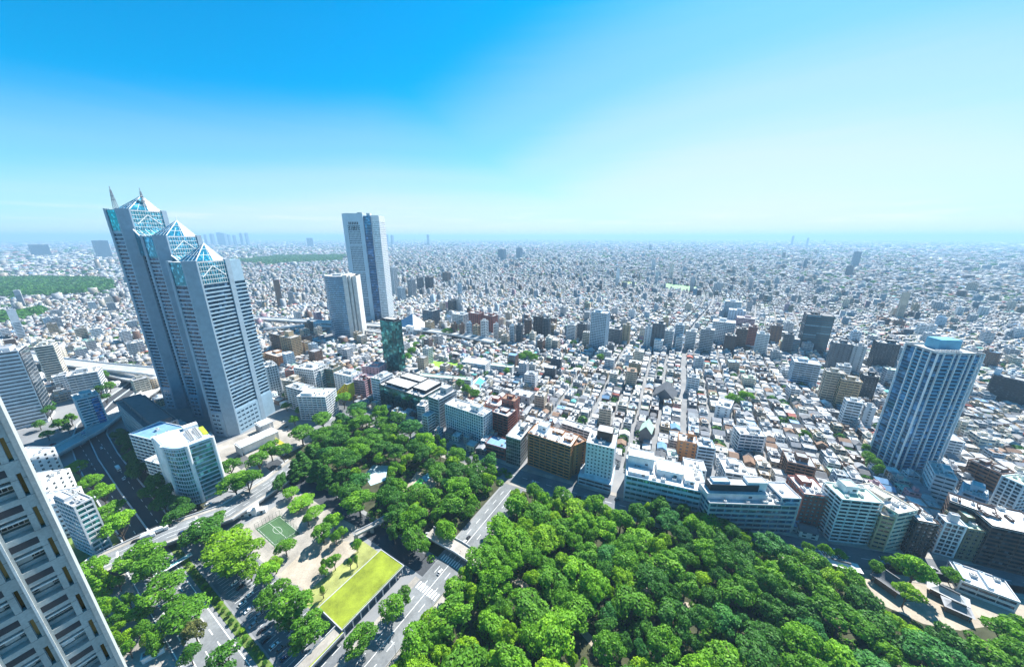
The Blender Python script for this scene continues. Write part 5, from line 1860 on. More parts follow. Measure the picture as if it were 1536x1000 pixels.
shrine(1331, 880, 13, 12, 5, 5, "dark curved-roof shrine hall beside the round bright green tree", R(-70))
LANDMARKS.append(("the dark shrine hall", *at(1331, 880)))
shrine(1418, 897, 16, 8, 4, 3, "long pale-roofed shrine wing below the dark brown apartments", R(-50), "pale grey")
shrine(1432, 918, 11, 8, 4, 3, "grey hip-roofed shrine annex nearest the wood", R(-40), "grey")
shrine(1258, 852, 20, 7, 4, 2, "long low white-roofed shelter between the round street trees and the wood", R(-22), "white")
B("low_building", "low modern building with pale and blue flat roofs right of the shrine wing", rect3(7, (1440, 872), (1530, 905), 16), 7, "ribbon", "pale grey", G_DARK, "building", 3.5, 3, "white", [(0.05, 0.2, 0.1, 0.9, 1.5, WALL["pale blue"]), (0.5, 0.6, 0.1, 0.9, 1.5, WALL["pale blue"])], 2)
sheet("shrine_court", [at(*p) for p in ((1290, 862), (1320, 905), (1385, 935), (1440, 945), (1540, 930), (1540, 880), (1420, 862), (1330, 845))], 0.024, M_SAND)
for p in (((0.5, 0.5)),):
    pass


# small things of the open spaces
def kiosk():
    cx, cy = at(380, 770)
    T = thing("kiosk", "small white kiosk with a stepped wall between the soccer pitch and the overpass", "kiosk", (cx, cy, 0), R(18))
    mb = MB()
    mb.box(-9, 9, -2, 2, 0, 3)
    mb.box(-2.5, 2.5, -2.6, 2.4, 0, 5)
    mb.box(2.0, 3.6, -3, 2.8, 0, 8)
    mb.build("wall", W9["white"], T)
    rb = MB()
    rb.box(-9.3, -2.5, -2.3, 2.3, 3, 3.3)
    rb.box(3.6, 9.3, -2.3, 2.3, 3, 3.3)
    rb.build("roof", ROOF["pale grey"], T)
    for k in (-6, -1, 6):
        g = MB()
        g.box(-0.9, 0.9, -0.06, 0.06, 0, 2)
        g.build("door" if k == -1 else "window", G_DARK, T, (k, -2.62 if k == -1 else -2.03, 0.5))


kiosk()


def pavilion(px_, py_, w, d, h, label, rot=-GRID, n=6):
    cx, cy = at(px_, py_)
    T = thing("pavilion", label, "pavilion", (cx, cy, 0), rot)
    mb = MB()
    mb.box(-w / 2, w / 2, -d / 2, d / 2, h, h + 0.8)
    mb.box(-w / 2 + 1, w / 2 - 1, -d / 2 + 1, d / 2 - 1, h + 0.8, h + 1.4)
    mb.build("roof", ROOF["white"], T)
    for k in range(n):
        for sy in (-1, 1):
            c = MB()
            c.box(-0.45, 0.45, -0.45, 0.45, 0, h)
            c.build("column", W9["pale grey"], T, (-w / 2 + 1 + k * (w - 2) / (n - 1), sy * (d / 2 - 0.8), 0))
    mb = MB()
    mb.box(-w / 2 + 3, w / 2 - 3, -d / 2 + 3, d / 2 - 3, 0, h)
    mb.build("wall", W9["white"], T)


pavilion(388, 668, 14, 34, 9, "long white colonnade pavilion in front of the three-peaked skyscraper", -GRID, 5)
pavilion(398, 645, 13, 13, 9, "white entrance canopy at the foot of the three-peaked skyscraper", -GRID, 4)
sheet("sunken_court", [at(*p) for p in ((345, 690), (362, 678), (378, 690), (362, 704))], 0.024, paint("dark_paving", (0.10, 0.10, 0.10)))
sheet("flower_bed", [at(*p) for p in ((404, 656), (410, 653), (428, 665), (420, 668))], 0.03, paint("yellow_sedum", (0.36, 0.34, 0.03)))
sheet("wading_pool", [at(*p) for p in ((546, 712), (560, 697), (582, 698), (578, 720), (556, 728))], 0.03, paint("pale_pool_floor", (0.42, 0.54, 0.58), 0.25))
sheet("play_court", [at(*p) for p in ((604, 738), (626, 706), (664, 716), (640, 744))], 0.024, M_SAND)
sheet("play_mat", [at(*p) for p in ((616, 730), (630, 716), (637, 721), (622, 733))], 0.03, paint("bright_green_mat", (0.08, 0.50, 0.10)))
sheet("play_mat", [at(*p) for p in ((632, 716), (642, 708), (650, 713), (639, 722))], 0.034, paint("sky_blue_mat", (0.20, 0.52, 0.66)))
sx_, sy_ = at(521, 710)
T = thing("play_tower", "small orange and yellow play tower with a slide at the pale wading pool", "play tower", (sx_, sy_, 0))
for k in range(4):
    mb = MB()
    mb.box(-0.15, 0.15, -0.15, 0.15, 0, 4)
    mb.build("post", M_STEEL, T, ((-1.3, 1.3, 1.3, -1.3)[k], (-1.3, -1.3, 1.3, 1.3)[k], 0))
mb = MB()
mb.box(-1.6, 1.6, -1.6, 1.6, 2.0, 2.3)
mb.build("deck", paint("orange_plastic", (0.75, 0.25, 0.02)), T)
mb = MB()
mb.v = [(-1.9, -1.9, 4), (1.9, -1.9, 4), (1.9, 1.9, 4), (-1.9, 1.9, 4), (0, 0, 6)]
mb.f = [(0, 1, 4), (1, 2, 4), (2, 3, 4), (3, 0, 4), (0, 3, 2, 1)]
mb.m = [0] * 5
mb.build("roof", WALL["yellow"], T)
mb = MB()
mb.quad((1.6, -0.6, 2.2), (1.6, 0.6, 2.2), (6, 0.6, 0.3), (6, -0.6, 0.3))
mb.build("slide", paint("orange_plastic", (0.75, 0.25, 0.02)), T)
# swimming pool and playing field behind the school
sheet("swimming_pool_deck", [at(*p) for p in ((704, 580), (718, 562), (734, 572), (728, 586))], 0.03, W9["white"])
sheet("swimming_pool", [at(*p) for p in ((708, 579), (719, 565.5), (730, 573), (725, 583))], 0.04, paint("pool_water", (0.12, 0.48, 0.62), 0.1))
sheet("playing_field", [at(*p) for p in ((636, 551), (648, 541), (692, 545), (682, 556))], 0.024, paint("bright_field_grass", (0.22, 0.48, 0.03)))
sheet("playing_field", [at(*p) for p in ((656, 484), (668, 470), (680, 472), (672, 486))], 0.024, paint("pale_clay_field", (0.50, 0.48, 0.32)))
sheet("sports_ground", [at(*p) for p in ((995, 432), (998, 425), (1050, 431), (1043, 438))], 0.03, paint("pale_green_field", (0.15, 0.32, 0.11)))
sheet("sports_ground", [at(*p) for p in ((930, 427), (934, 422), (956, 424), (954, 428))], 0.03, paint("yellow_green_field", (0.24, 0.34, 0.08)))
for poly in (((636, 551), (648, 541), (692, 545), (682, 556)), ((704, 580), (718, 562), (734, 572), (728, 586)), ((656, 484), (668, 470), (680, 472), (672, 486)), ((995, 432), (998, 425), (1050, 431), (1043, 438)), ((930, 427), (934, 422), (956, 424), (954, 428))):
    EXCLUDE.append([at(*p) for p in poly])

# bus shelter, gallery sign beam over the car park road
cx, cy = at(262, 852)
T = thing("bus_shelter", "long white and green bus shelter roof beside the overpass trees", "bus shelter", (cx, cy, 0), math.pi / 2 - GRID)
mb = MB()
mb.box(-9, 9, -1.6, 1.6, 3.0, 3.3)
mb.build("roof", W9["white"], T)
mb = MB()
mb.box(-8.5, 8.5, -0.5, 0.5, 3.3, 3.42)
mb.build("roof_stripe", ROOF["teal"], T)
for k in range(5):
    mb = MB()
    mb.cyl(0, 0, 0, 3.0, 0.12, 0.12, 8)
    mb.build("post", M_STEEL, T, (-8 + k * 4, 0.9, 0))
cx, cy = at(232, 982)
T = thing("garden_pavilion", "small white garden pavilion with dark skylights by the round tree", "pavilion", (cx, cy, 0), R(40))
mb = MB()
mb.box(-4, 4, -1.8, 1.8, 0, 3)
mb.build("wall", W9["white"], T)
mb = MB()
mb.box(-4.3, 4.3, -2.1, 2.1, 3, 3.4)
mb.build("roof", ROOF["white"], T)
for k in range(4):
    mb = MB()
    mb.box(-0.7, 0.7, -1.2, 1.2, 3.4, 3.5)
    mb.build("skylight", G_DARK, T, (-2.9 + k * 1.95, 0, 0))


def lamp_post(x, y, rz, label):
    T = thing("street_lamp", label, "street lamp", (x, y, 0), rz, "street lamps along the roads")
    mb = MB()
    mb.cyl(0, 0, 0, 9, 0.11, 0.07, 8)
    mb.build("pole", M_STEEL, T)
    mb = MB()
    mb.bar((0, 0, 9), (1.8, 0, 9.4), 0.05)
    mb.build("arm", M_STEEL, T)
    mb = MB()
    mb.box(1.5, 2.4, -0.16, 0.16, 9.3, 9.45)
    mb.build("lamp_head", W9["white"], T)


for k, t_ in enumerate((-20, 8, 42, 70, 96)):
    lamp_post(*ST(-110.8, t_), math.pi - GRID, "grey street lamp on the park road's wood side, %s the zebra crossings" % ("farthest from", "second farthest from", "third nearest to", "second nearest to", "nearest to")[k])
# generic-city clear zones: parks, roads, open ground
EXCLUDE += [P_([(-345, -140), (-345, 225), (-131, 228), (-60, 240), (20, 255), (90, 272), (150, 294), (260, 336), (420, 398), (620, 482), (900, 590), (1200, -300)]),
            P_([(-700, -12), (-700, 110), (-640, 96), (-580, 62), (-300, 62), (-300, -12)]),
            P_([(-660, 196), (-660, 219), (-120, 228), (-120, 200)]), P_([(-415, 40), (-415, 200), (-330, 210), (-330, 40)])]

# ------------------------------------------------------------------ labels for repeats
ORD = ["", "second ", "third ", "fourth ", "fifth ", "sixth ", "seventh ", "eighth ", "ninth ", "tenth ", "eleventh ", "twelfth ", "thirteenth ", "fourteenth ", "fifteenth ", "sixteenth "]


def label_repeats(items, nearest=5):
    """items: (object, look, x, y); says which one by its look and by the landmark it stands near"""
    used = {}
    lm = np.array([(a, b) for _, a, b in LANDMARKS])
    for o, look, x, y in items:
        dd = np.hypot(lm[:, 0] - x, lm[:, 1] - y)
        best = min((len(used.get((look, i), ())), k, i) for k, i in enumerate(np.argsort(dd)[:nearest]))
        used.setdefault((look, best[2]), []).append((dd[best[2]], o))
    for (look, i), lst in used.items():
        lst.sort(key=lambda q: q[0])
        for k, (_, o) in enumerate(lst):
            o["label"] = f"{look}, {ORD[k] if k < len(ORD) else 'far '}nearest {LANDMARKS[i][0]}" if len(lst) > 1 else f"{look} near {LANDMARKS[i][0]}"


# ------------------------------------------------------------------ trees
def leaves_mesh(name, pts, nrm, size, tone, r):
    n = len(pts)
    a = r.normal(size=(n, 3))
    u = np.cross(nrm, a)
    u /= np.linalg.norm(u, axis=1, keepdims=True) + 1e-9
    v = np.cross(nrm, u)
    s = (size * r.uniform(0.6, 1.35, n))[:, None]
    k = r.uniform(0.55, 1.0, n)[:, None]
    bend = nrm * s * 0.25
    V = np.stack([pts - u * s, pts - v * s * k + bend, pts + u * s, pts + v * s * k + bend], 1).reshape(-1, 3)
    me = bpy.data.meshes.new(name)
    me.vertices.add(n * 4)
    me.vertices.foreach_set("co", V.astype(np.float32).ravel())
    me.loops.add(n * 4)
    me.loops.foreach_set("vertex_index", np.arange(n * 4, dtype=np.int32))
    me.polygons.add(n)
    me.polygons.foreach_set("loop_start", np.arange(0, n * 4, 4, dtype=np.int32))
    me.polygons.foreach_set("loop_total", np.full(n, 4, dtype=np.int32))
    at_ = me.attributes.new("tone", "FLOAT", "FACE")
    at_.data.foreach_set("value", tone.astype(np.float32))
    me.update()
    me.validate()
    return me


def crown_mesh(seed, kind, n=3600):
    """a crown about 1 unit in radius (scaled per tree): foliage clumps on spreading limbs"""
    r = np.random.default_rng(seed)
    R0 = 7.0
    if kind == "broad":
        nl = 26
        a = r.uniform(0, 2 * np.pi, nl)
        q = np.sqrt(r.uniform(0.02, 1, nl)) * R0 * 0.82
        c = np.stack([np.cos(a) * q, np.sin(a) * q, 10.5 + (1 - (q / R0) ** 2) * 4.0 + r.normal(0, 0.9, nl)], 1)
        rad = r.uniform(1.5, 2.9, nl)
        sq = 0.62
    elif kind == "round":
        nl = 24
        d = r.normal(size=(nl, 3))
        d /= np.linalg.norm(d, axis=1, keepdims=True)
        d[:, 2] = np.abs(d[:, 2]) * 1.0 - 0.25
        c = d * R0 * 0.66 * r.uniform(0.75, 1.08, nl)[:, None] + (0, 0, 8.5)
        rad = r.uniform(1.7, 3.0, nl)
        sq = 0.8
    elif kind == "rough":
        nl = 34
        d = r.normal(size=(nl, 3))
        d /= np.linalg.norm(d, axis=1, keepdims=True)
        d[:, 2] = np.abs(d[:, 2]) * 1.15 - 0.2
        c = d * R0 * 0.72 * r.uniform(0.6, 1.15, nl)[:, None] + (0, 0, 8.5)
        rad = r.uniform(1.1, 2.4, nl)
        sq = 0.85
    else:                                       # cone
        nl = 26
        z = np.linspace(3, 17, nl)
        a = np.arange(nl) * 2.4
        q = (18 - z) / 15 * 3.2
        c = np.stack([np.cos(a) * q, np.sin(a) * q, z], 1)
        rad = 0.8 + (18 - z) / 15 * 1.4
        sq = 0.9
    w = rad ** 2
    cnt = np.maximum(20, (n * w / w.sum())).astype(int)
    P, Nn, Tn = [], [], []
    for j in range(nl):
        m = cnt[j]
        d = r.normal(size=(m, 3))
        d /= np.linalg.norm(d, axis=1, keepdims=True)
        d[:, 2] = np.where(r.random(m) < 0.6, np.abs(d[:, 2]), d[:, 2])
        sh = r.uniform(0.72, 1.08, m)[:, None]
        p = c[j] + d * rad[j] * sh * np.array([1, 1, sq])
        keep = np.ones(m, bool)
        for k in range(nl):
            if k != j:
                keep &= ((((p - c[k]) / np.array([1, 1, sq])) ** 2).sum(1) > (rad[k] * 0.72) ** 2)
        P.append(p[keep])
        nn = d[keep] * 0.75 + r.normal(0, 0.42, (keep.sum(), 3)) + (0, 0, 0.25)
        Nn.append(nn / np.linalg.norm(nn, axis=1, keepdims=True))
        Tn.append(np.clip(0.34 + r.normal(0, 0.13) + r.normal(0, 0.16, keep.sum()), 0, 1))
    P, Nn, Tn = np.concatenate(P), np.concatenate(Nn), np.concatenate(Tn)
    return leaves_mesh("crown", P, Nn, 0.45, Tn, r), c


M_BARK = paint("bark", (0.12, 0.09, 0.065), 0.9, 0.3, 0.8)


def trunk_mesh(seed, cs, kind):
    r = random.Random(seed)
    mb = MB()
    top = 6.5 if kind != "cone" else 15
    mb.cyl(0, 0, 0, top * 0.5, 0.48, 0.36, 8)
    mb.cyl(0, 0, top * 0.5, top, 0.36, 0.22 if kind != "cone" else 0.06, 8)
    if kind != "cone":
        for c in r.sample(list(cs), 9):
            z0 = r.uniform(3.5, 6.2)
            a, b = Vector((0, 0, z0)), Vector(c)
            m = a.lerp(b, 0.5) + Vector((0, 0, -0.5))
            mb.bar(a, m, 0.16)
            mb.bar(m, b, 0.09)
    return mb.mesh("trunk", M_BARK)


KINDS = {}
for kind, seeds in (("broad", (1, 2, 3, 4)), ("round", (5, 6, 7)), ("rough", (8, 9, 10)), ("cone", (11, 12))):
    KINDS[kind] = []
    for s_ in seeds:
        me, cs = crown_mesh(s_, kind)
        KINDS[kind].append((me, trunk_mesh(s_, cs, kind)))

LEAF = {
    "mid green": leaf("mid_green_leaves", (0.105, 0.28, 0.015)),
    "bright green": leaf("bright_green_leaves", (0.16, 0.38, 0.015)),
    "dark green": leaf("dark_green_leaves", (0.055, 0.185, 0.017)),
    "yellow-green": leaf("yellow_green_leaves", (0.21, 0.41, 0.012)),
    "blue-green": leaf("blue_green_leaves", (0.055, 0.215, 0.04)),
    "brownish green": leaf("brownish_green_leaves", (0.14, 0.16, 0.04)),
}
SHAPE = {"broad": "flat-topped", "round": "round-crowned", "rough": "ragged", "cone": "conical"}
TREES = []
for k_, v_ in LEAF.items():
    for kd in KINDS.values():
        pass


def tree(x, y, r, col, kind, rnd, zs=None, group="trees of the park", label=None, base=0.0, name="park_tree"):
    me, tm = rnd.choice(KINDS[kind])
    R0 = 7.6 if kind != "cone" else 3.8
    s = r / R0
    t = thing(name, label, "tree", (x, y, base), rnd.uniform(0, 6.28), group)
    zsc = zs if zs else 0.55 + 0.5 * min(1.35, s)
    u_ = rnd.uniform(0.82, 1.2)
    c = link("crown", me, t, None, None, (s * u_, s / u_, zsc * rnd.uniform(0.88, 1.12)))
    if not me.materials:
        me.materials.append(LEAF["mid green"])
    c.material_slots[0].link = "OBJECT"
    c.material_slots[0].material = LEAF[col]
    link("trunk", tm, t, None, None, (max(0.6, s), max(0.6, s), zsc))
    if not label:
        sz = "large " if r > 9.2 else "small " if r < 4.6 else ""
        TREES.append((t, f"{sz}{col} {SHAPE[kind]} tree", x, y))
    return t


rt = random.Random(21)
placed = []


def tree_px(px_, py_, rp, col=None, kind=None, z=None, label=None, group="trees along the roads, car park and plazas", zs=None):
    """crown centre and half width as measured in the picture"""
    h = 11.0 if rp > 15 else 6.5 if rp > 9 else 4.0
    h = z if z is not None else h
    x, y = at(px_, py_, h)
    f = y * PC + (EYE - h) * PS
    r = rp / 500 * f * 1.02
    placed.append((x, y, r))
    return tree(x, y, r, col or rt.choice(("mid green", "mid green", "bright green", "dark green")), kind or rt.choice(("broad", "round", "rough")), rt, zs, group, label, 0.0, "street_tree")


for p in [(214, 838, 29, "mid green", "broad"), (231, 862, 24, "mid green", "broad"), (248, 884, 28, "mid green", "broad"), (275, 916, 34, "mid green", "round"), (289, 941, 18, "brownish green", "rough"),
          (140, 854, 20, "bright green", "broad"), (303, 796, 27, "dark green", "round"), (326, 779, 13, "mid green", "round"), (341, 824, 33, "yellow-green", "broad"), (363, 836, 29, "yellow-green", "broad"),
          (355, 800, 12, "mid green", "round"), (400, 860, 20, "bright green", "rough"), (338, 986, 28, "dark green", "round"), (285, 983, 13, "dark green", "round"), (422, 727, 14, "dark green", "rough"),
          (452, 752, 18, "bright green", "broad", 6, None, "trees along the roads, car park and plazas", 0.5), (472, 768, 14, "bright green", "broad", 6, None, "trees along the roads, car park and plazas", 0.5), (436, 738, 12, "bright green", "broad", 6, None, "trees along the roads, car park and plazas", 0.5), (222, 850, 16, "mid green", "round"), (262, 902, 18, "mid green", "rough"), (318, 800, 16, "mid green", "round"), (352, 842, 20, "bright green", "round"), (372, 850, 16, "yellow-green", "round"), (420, 880, 16, "mid green", "round"), (428, 925, 18, "dark green", "round"), (448, 955, 16, "mid green", "rough"), (140, 868, 10, "bright green", "round"), (504, 810, 8, "mid green", "round"), (514, 800, 8, "bright green", "round"), (462, 782, 8, "bright green", "round"), (482, 795, 17, "mid green", "rough"), (501, 785, 15, "bright green", "rough"), (428, 823, 15, "bright green", "round"),
          (412, 848, 12, "yellow-green", "round"), (398, 892, 18, "mid green", "rough"), (440, 910, 34, "mid green", "rough"), (462, 940, 29, "mid green", "rough"), (587, 907, 22, "mid green", "round"),
          (609, 892, 13, "mid green", "round"), (540, 955, 26, "mid green", "rough"), (617, 806, 24, "mid green", "round"), (668, 793, 18, "bright green", "round"), (596, 772, 22, "dark green", "rough"),
          (637, 824, 11, "mid green", "rough"), (683, 886, 25, "mid green", "rough"), (388, 694, 16, "mid green", "broad"), (407, 682, 15, "mid green", "broad"), (425, 686, 14, "mid green", "broad"),
          (452, 653, 18, "mid green", "broad"), (484, 632, 16, "mid green", "broad"), (352, 730, 21, "mid green", "broad"), (372, 728, 20, "mid green", "broad"), (347, 708, 15, "mid green", "broad"),
          (516, 606, 12, "bright green", "broad"), (467, 690, 11, "dark green", "cone"), (454, 702, 12, "dark green", "cone"), (478, 712, 12, "dark green", "cone"), (491, 720, 12, "dark green", "cone"),
          (444, 710, 10, "dark green", "cone"), (118, 708, 11, "bright green", "broad"), (140, 732, 14, "bright green", "broad"), (157, 750, 15, "bright green", "broad"), (166, 769, 18, "bright green", "broad"),
          (180, 795, 22, "bright green", "broad"), (208, 712, 15, "dark green", "round"), (226, 732, 16, "dark green", "round"), (244, 752, 17, "dark green", "round"), (262, 772, 17, "dark green", "round"),
          (212, 690, 13, "dark green", "round"), (196, 676, 12, "dark green", "rough"), (276, 768, 14, "dark green", "round"), (240, 728, 14, "dark green", "rough"), (188, 664, 11, "dark green", "round"), (200, 686, 12, "dark green", "round"), (218, 706, 13, "dark green", "rough"), (232, 720, 13, "dark green", "round"), (252, 742, 14, "dark green", "rough"), (270, 758, 14, "dark green", "round"), (206, 700, 12, "dark green", "rough"), (180, 656, 10, "dark green", "rough")]:
    tree_px(*p)
for p in [(162, 879, 8), (179, 879, 8), (149, 891, 8), (153, 908, 12), (170, 913, 9), (193, 902, 10), (201, 921, 10), (170, 933, 10), (176, 944, 10), (190, 955, 10), (226, 947, 10), (240, 961, 9), (221, 966, 8), (195, 978, 9), (212, 938, 10), (182, 968, 9),
          (160, 922, 9), (208, 952, 8), (184, 925, 8), (216, 918, 8), (232, 972, 8), (176, 960, 7)]:
    tree_px(*p, col=rt.choice(("bright green", "bright green", "mid green", "yellow-green")), kind=rt.choice(("round", "rough", "cone") if p[2] < 9 else ("round", "rough")))
for p in [(536, 821, 8), (501, 843, 11), (487, 858, 8), (486, 848, 4), (525, 846, 4), (535, 843, 4), (484, 889, 4), (1362, 889, 17), (1372, 858, 26), (1212, 826, 9), (1236, 831, 9), (1258, 836, 9), (1312, 850, 12), (1336, 846, 10), (1428, 862, 12), (1278, 862, 20)]:
    tree_px(*p, col="yellow-green" if p[:2] == (1362, 889) else rt.choice(("mid green", "bright green")), kind="broad" if p[2] == 17 else "rough" if p[2] == 26 else "round")

for p in [(62, 600, 9), (70, 612, 10), (76, 625, 9), (60, 640, 8), (72, 655, 8), (95, 640, 9), (108, 634, 9), (150, 562, 8), (158, 572, 8), (165, 584, 9), (152, 592, 7), (160, 604, 6), (88, 640, 8), (103, 645, 7), (442, 634, 8), (452, 620, 8), (462, 614, 8), (470, 606, 7), (430, 612, 7), (1104, 602, 11), (1118, 600, 10), (1095, 604, 9), (1205, 660, 9), (1300, 690, 9), (1308, 700, 10), (1316, 712, 9), (1296, 676, 7), (712, 595, 9), (700, 590, 9), (690, 582, 8), (690, 556, 8), (612, 540, 7), (618, 530, 7), (624, 520, 6), (634, 512, 6), (780, 545, 8), (790, 538, 9), (800, 545, 8), (760, 560, 6), (765, 552, 7), (900, 540, 7), (860, 520, 6), (672, 505, 8), (682, 500, 7)]:
    tree_px(*p, group="street and garden trees")
# the two woods of the park, tree by tree
UPPER = [(470, 655), (500, 630), (535, 612), (570, 612), (610, 632), (660, 652), (720, 682), (770, 712), (772, 728), (735, 775), (705, 803), (660, 838), (628, 830), (600, 806), (560, 776), (530, 762), (505, 742), (496, 722), (505, 700), (468, 668)]
LOWER = [(766, 742), (800, 732), (850, 740), (905, 762), (935, 770), (975, 758), (1030, 762), (1090, 785), (1150, 806), (1210, 832), (1270, 862), (1300, 895), (1345, 925), (1400, 945), (1470, 952), (1560, 945), (1580, 1020), (1300, 1080), (900, 1080), (620, 1060), (575, 1000), (610, 965), (655, 905), (695, 858), (735, 800)]
GAPS = [[(540, 705), (560, 690), (592, 698), (584, 728), (545, 728)], [(604, 735), (632, 708), (664, 716), (640, 744)], [(770, 870), (795, 862), (800, 905), (768, 905)], [(868, 948), (905, 935), (915, 985), (880, 1000)], [(700, 905), (718, 905), (714, 950), (700, 945)]]
for poly, want in ((UPPER, 88), (LOWER, 185)):
    W_ = [at(*p, 11) for p in poly]
    G_ = [[at(*p, 5) for p in g] for g in GAPS]
    xs, ys = [p[0] for p in W_], [p[1] for p in W_]
    n = 0
    for _ in range(9000):
        x, y = rt.uniform(min(xs), max(xs)), rt.uniform(min(ys), max(ys))
        q = rt.random()
        r = rt.uniform(8.6, 12.5) if n < want * 0.45 else rt.uniform(5.4, 8.2) if n < want * 0.85 else rt.uniform(3.6, 5.2)
        if not inside(W_, x, y) or any(inside(g, x, y) for g in G_):
            continue
        if abs(to_st(x, y)[0] + 121) < 7.0 + 0.5 * r and to_st(x, y)[1] < 206:
            continue
        if any((x - a) ** 2 + (y - b) ** 2 < (0.60 * (r + c)) ** 2 for a, b, c in placed):
            continue
        placed.append((x, y, r))
        n += 1
        big = r > 7.6
        if poly is UPPER:
            col = rt.choice(("mid green", "mid green", "dark green", "dark green", "bright green", "blue-green"))
            kind = rt.choice(("broad", "broad", "broad", "rough", "round")) if big else rt.choice(("round", "rough"))
        else:
            px_, _, _ = pix(x, y, 10)
            col = rt.choice(("mid green", "bright green", "bright green", "yellow-green", "mid green") if px_ < 900 else ("dark green", "mid green", "mid green", "blue-green", "bright green", "dark green"))
            kind = rt.choice(("round", "rough", "broad"))
        if not big and rt.random() < 0.22:
            col = "yellow-green"
        tree(x, y, r, col, kind, rt)
        if n >= want:
            break

# undergrowth between the trunks
P, Nn, Tn, S_ = [], [], [], []
for poly, n in ((UPPER, 420), (LOWER, 1100)):
    W_ = [at(*p, 2) for p in poly]
    xs, ys = [p[0] for p in W_], [p[1] for p in W_]
    G_ = [[at(*p, 2) for p in g] for g in GAPS]
    k = 0
    while k < n:
        x, y = rt.uniform(min(xs), max(xs)), rt.uniform(min(ys), max(ys))
        if not inside(W_, x, y) or any(inside(g, x, y) for g in G_) or -131 < to_st(x, y)[0] < -110:
            continue
        k += 1
        m = 60
        dd = rng.normal(size=(m, 3))
        dd /= np.linalg.norm(dd, axis=1, keepdims=True)
        dd[:, 2] = np.abs(dd[:, 2])
        r = rt.uniform(1.2, 3.4)
        P.append(dd * (r, r, r * 0.75) + (x, y, 0.2))
        nn = dd + rng.normal(0, 0.45, dd.shape)
        Nn.append(nn / np.linalg.norm(nn, axis=1, keepdims=True))
        Tn.append(np.clip(0.25 + rng.normal(0, 0.15) + rng.normal(0, 0.12, m), 0, 1))
        S_.append(np.full(m, 0.2 * r + 0.12))
g = link("undergrowth", leaves_mesh("undergrowth", np.concatenate(P), np.concatenate(Nn), np.concatenate(S_), np.concatenate(Tn), rng))
g.data.materials.append(LEAF["mid green"])
tag(g, "leafy undergrowth covering the floor of the park woods", "undergrowth", None, "stuff")

# clipped shrubs along the car park
SH = []
for k in range(24):
    s_ = -270 + k * 5.3
    x, y = ST(s_, 34.2 + rt.uniform(-0.4, 0.4))
    r = rt.uniform(1.4, 2.1)
    me, tm = rt.choice(KINDS["round"])
    t = thing("clipped_shrub", None, "shrub", (x, y, 0.1), rt.uniform(0, 6), "clipped shrubs dividing the car park from the road")
    c = link("crown", me, t, (0, 0, -0.6), None, (r / 7.6, r / 7.6, 0.26))
    c.material_slots[0].link = "OBJECT"
    col = rt.choice(("dark green", "mid green", "yellow-green"))
    c.material_slots[0].material = LEAF[col]
    link("stem", tm, t, None, None, (0.25, 0.25, 0.12))
    SH.append((t, f"small {col} clipped shrub beside the car park", x, y))
label_repeats(TREES, 7)
label_repeats(SH, 3)

# ------------------------------------------------------------------ vehicles
CARP = {n_: paint(n_ + "_car_paint", c_, 0.25, 0.05, 0.5, 0.1, 0.6) for n_, c_ in (("white", (0.80, 0.80, 0.80)), ("silver", (0.42, 0.43, 0.45)), ("black", (0.02, 0.02, 0.025)), ("dark blue", (0.02, 0.05, 0.14)), ("red", (0.45, 0.03, 0.03)), ("grey", (0.16, 0.165, 0.17)))}
G_CAR = glass("car_glass", (0.015, 0.02, 0.025), 0.05, 0.1, (9, 9, 9))


def loft(sections, mat_of):
    """sections: list of (x, [(y,z)...]) rings"""
    mb = MB()
    k = len(sections[0][1])
    for x, ring_ in sections:
        mb.v += [(x, y, z) for y, z in ring_]
    for i in range(len(sections) - 1):
        for j in range(k):
            a, b = i * k + j, i * k + (j + 1) % k
            mb.f.append((a, b, b + k, a + k))
            mb.m.append(mat_of)
    mb.f.append(tuple(range(k - 1, -1, -1)))
    mb.m.append(mat_of)
    n = (len(sections) - 1) * k
    mb.f.append(tuple(n + j for j in range(k)))
    mb.m.append(mat_of)
    return mb


def car_meshes():
    b = lambda w, z0, z1: [(-w, z0), (w, z0), (w * 1.02, (z0 + z1) / 2), (w * 0.9, z1), (-w * 0.9, z1), (-w * 1.02, (z0 + z1) / 2)]
    body = loft([(-2.2, b(0.72, 0.4, 0.75)), (-2.0, b(0.84, 0.3, 0.92)), (-0.9, b(0.88, 0.28, 0.95)), (0.9, b(0.88, 0.28, 0.92)), (1.9, b(0.84, 0.3, 0.78)), (2.2, b(0.7, 0.4, 0.62))], 0).mesh("body", CARP["white"])
    roof_ = loft([(-1.15, b(0.66, 1.36, 1.42)), (-0.9, b(0.68, 1.4, 1.47)), (0.2, b(0.68, 1.4, 1.47)), (0.45, b(0.64, 1.36, 1.42))], 0).mesh("roof_panel", CARP["white"])
    cab = loft([(-1.9, b(0.78, 0.88, 0.95)), (-1.2, b(0.74, 0.9, 1.4)), (0.45, b(0.74, 0.9, 1.4)), (1.2, b(0.78, 0.86, 0.93))], 0).mesh("window", G_CAR)
    wh = MB()
    k = 12
    for y in (-0.1, 0.1):
        wh.v += [(0.32 * math.cos(2 * math.pi * i / k), y, 0.32 * math.sin(2 * math.pi * i / k)) for i in range(k)]
    for i in range(k):
        j = (i + 1) % k
        wh.f.append((i, j, k + j, k + i))
        wh.m.append(0)
    wh.f += [tuple(range(k)), tuple(range(2 * k - 1, k - 1, -1))]
    wh.m += [0, 0]
    lt = MB()
    lt.box(-0.04, 0.04, -0.18, 0.18, -0.07, 0.07)
    return body, roof_, cab, wh.mesh("wheel", M_TYRE), lt.mesh("headlight", G_PALE)


CARM = car_meshes()
CARS = []


